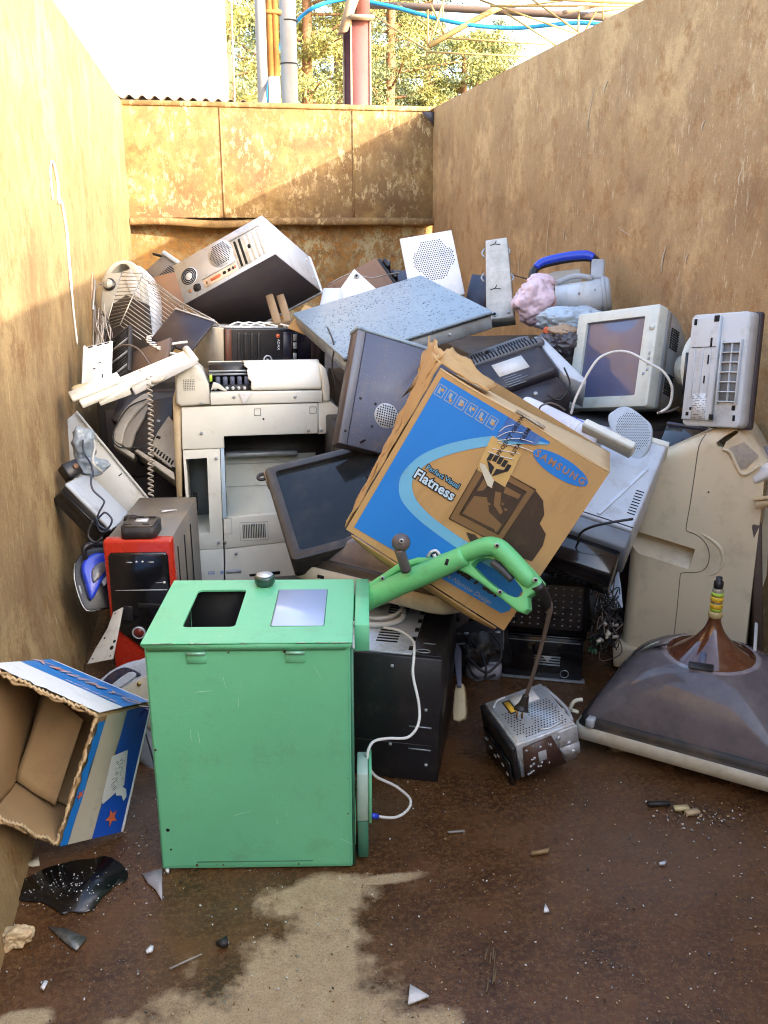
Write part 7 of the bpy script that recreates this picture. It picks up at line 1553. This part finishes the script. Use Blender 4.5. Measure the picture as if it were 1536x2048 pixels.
# black wet film puddle
pp = [fl(x, y) for x, y in smooth_outline([(22,1786),(24,1772),(58,1758),(92,1740),(140,1726),(180,1722),(215,1716),(250,1738),(256,1762),(226,1778),(205,1800),(178,1826),(140,1828),(122,1832),(98,1812),(62,1806),(30,1802)], 4)]
c = pp[0]; t = thing('black_puddle', 'black glossy puddle speckled with white crumbs in front of the torn blue carton', 'puddle', Matrix.Translation((c.x, c.y, 0)))
MB().prism([(q.x-c.x+.004*noise.noise(q*40), q.y-c.y+.004*noise.noise(q*40+V((5,0,0)))) for q in pp], .0035, .0058, plane='xy').build('film', mat('black_wet_film', (.006,.006,.007), .22, var=.3, dirt_amt=.25, dirt=(.03,.03,.03), scale=20, bump=.06, bscale=70), t)
b = MB(); r = random.Random(9)
for i in range(110):
    q = fl(r.gauss(140, 60), r.gauss(1778, 26)); s = r.uniform(.0006, .0015); b.box(q.x-c.x-s, q.x-c.x+s, q.y-c.y-s, q.y-c.y+s*1.4, .0062, .0062+s)
o = b.build('white_crumbs', label_m, t); o['kind'] = 'stuff'
# grit
g = MB(); r = random.Random(15); mats = [label_m, cardl, steel2, blackm, mat('brown_grit', (.20,.11,.05), .8)]
for i in range(900):
    px, py = r.uniform(0, 1536), r.uniform(1560, 2048)
    if i < 100: px, py = r.gauss(1395, 45), r.gauss(1640, 16)
    elif i < 170: px, py = r.gauss(290, 30), r.gauss(1680, 60)
    q = fl(px, py); s = r.uniform(.0008, .0024)*(1.3 if i < 100 else 1); a = r.uniform(0, 3)
    tb = bmesh.new(); bmesh.ops.create_cube(tb, size=1)
    for v in tb.verts: v.co = V((v.co.x*s*r.uniform(1, 3), v.co.y*s*r.uniform(.6, 1.6), v.co.z*s+s*.5))
    g._add(tb, Matrix.Translation((q.x, q.y, .003)) @ Matrix.Rotation(a, 4, 'Z'), r.choice([0, 0, 1, 2, 3, 4, 4]))
o = g.build('floor_grit', mats); o['kind'] = 'stuff'

# ------------------------------------------------------------ sub-parts: hang small pieces on the part that carries them
def nest(thing_name, part, names):
    for root in bpy.data.objects:
        if root.parent or root.type != 'EMPTY' or root.name.split('.')[0] != thing_name: continue
        ch = list(root.children); base = [c for c in ch if c.name.split('.')[0] == part]
        if not base: continue
        for c in ch:
            if c is not base[0] and c.name.split('.')[0] in names: c.parent = base[0]
nest('copier', 'main_housing', {'blank_cover_outline', 'pin_hole', 'screw'}); nest('copier', 'end_cover', {'speaker_grille'}); nest('copier', 'mechanism_base', {'roller_block', 'gear', 'shaft', 'release_lever'})
nest('copier', 'left_column', {'opening_back', 'inner_slot', 'guide_strip'}); nest('copier', 'lower_front', {'vent_grille', 'panel_outline'}); nest('copier', 'base_front', {'lettering', 'printed_label', 'printed_dot', 'base_slot'})
nest('computer_tower', 'rear_panel', {'fan_plate', 'vent_mesh', 'fan_slots', 'mains_socket', 'switch', 'port_plate', 'plate_lip', 'port', 'slot_recess', 'slot_lip', 'slot_cover', 'slot_hole'})
nest('computer_tower', 'front_bezel', {'air_slot', 'rib', 'foot_strip', 'drive_panel', 'port_bay', 'bay_cover', 'button_ring', 'button', 'button_cap', 'logo_dot', 'lettering', 'front_panel', 'trim_line', 'button_slot', 'audio_jack', 'logo_bar', 'logo', 'power_button', 'air_intake'})
nest('cardboard_box', 'carton', {'lettering', 'printed_blue_field', 'printed_arc', 'printed_oval', 'printed_handling_marks', 'printed_handling_dots', 'printed_monitor_back', 'printed_monitor_bezel', 'printed_monitor_screen', 'printed_screen_picture', 'printed_outline', 'printed_monitor_foot', 'parcel_tape', 'tape_wrinkle', 'printed_tape_mark', 'torn_label'})
nest('cardboard_box', 'side_panel', {'printed_grey_band', 'printed_edge', 'paper_label', 'label_print', 'printed_swoosh'}); nest('cardboard_box', 'top_panel', {'printed_white_band'})
nest('crt_monitor', 'bezel', {'screen', 'power_button', 'button', 'logo'}); nest('crt_monitor', 'rear_shell', {'vent_slots', 'rating_label', 'printed_line'})
nest('metal_box', 'lid', {'window', 'window_edge', 'knob', 'knob_cap', 'lid_fold'}); nest('metal_box', 'front_sheet', {'hinge_leaf', 'hinge_pin', 'fold_line', 'paint_chip'})
nest('optical_drives', 'upper_drive', {'perforated_cover', 'perforation', 'label', 'sticker_border', 'yellow_sticker', 'circuit_board', 'chip', 'solder_joints'}); nest('optical_drives', 'lower_bezel', {'bezel_button'})
nest('picture_tube', 'cone', {'tape_patch', 'anode_clip', 'paper_label', 'scratches', 'yellow_label', 'deflection_coil'}); nest('picture_tube', 'neck', {'neck_band', 'getter_ring', 'neck_cap', 'neck_collar'}); nest('picture_tube', 'frame', {'mounting_ear', 'band_clip', 'frame_slot'})
nest('metal_cabinet', 'front_sheet', {'mesh_plate', 'mesh', 'screw', 'edge_strip'}); nest('garden_tool', 'flat_loop', {'end_slot'}); nest('moulded_casing', 'shell', {'embossed_label', 'recess_lip', 'mould_seam', 'raised_rim'})
nest('black_printer', 'lid', {'lid_panel', 'stud'}); nest('black_printer', 'base', {'tray_handle', 'vent_slat', 'logo', 'knob_ring', 'trim_line'}); nest('tool_case', 'lid_edge', {'latch', 'latch_pin'}); nest('television', 'bezel', {'screen', 'mounting_lug'})
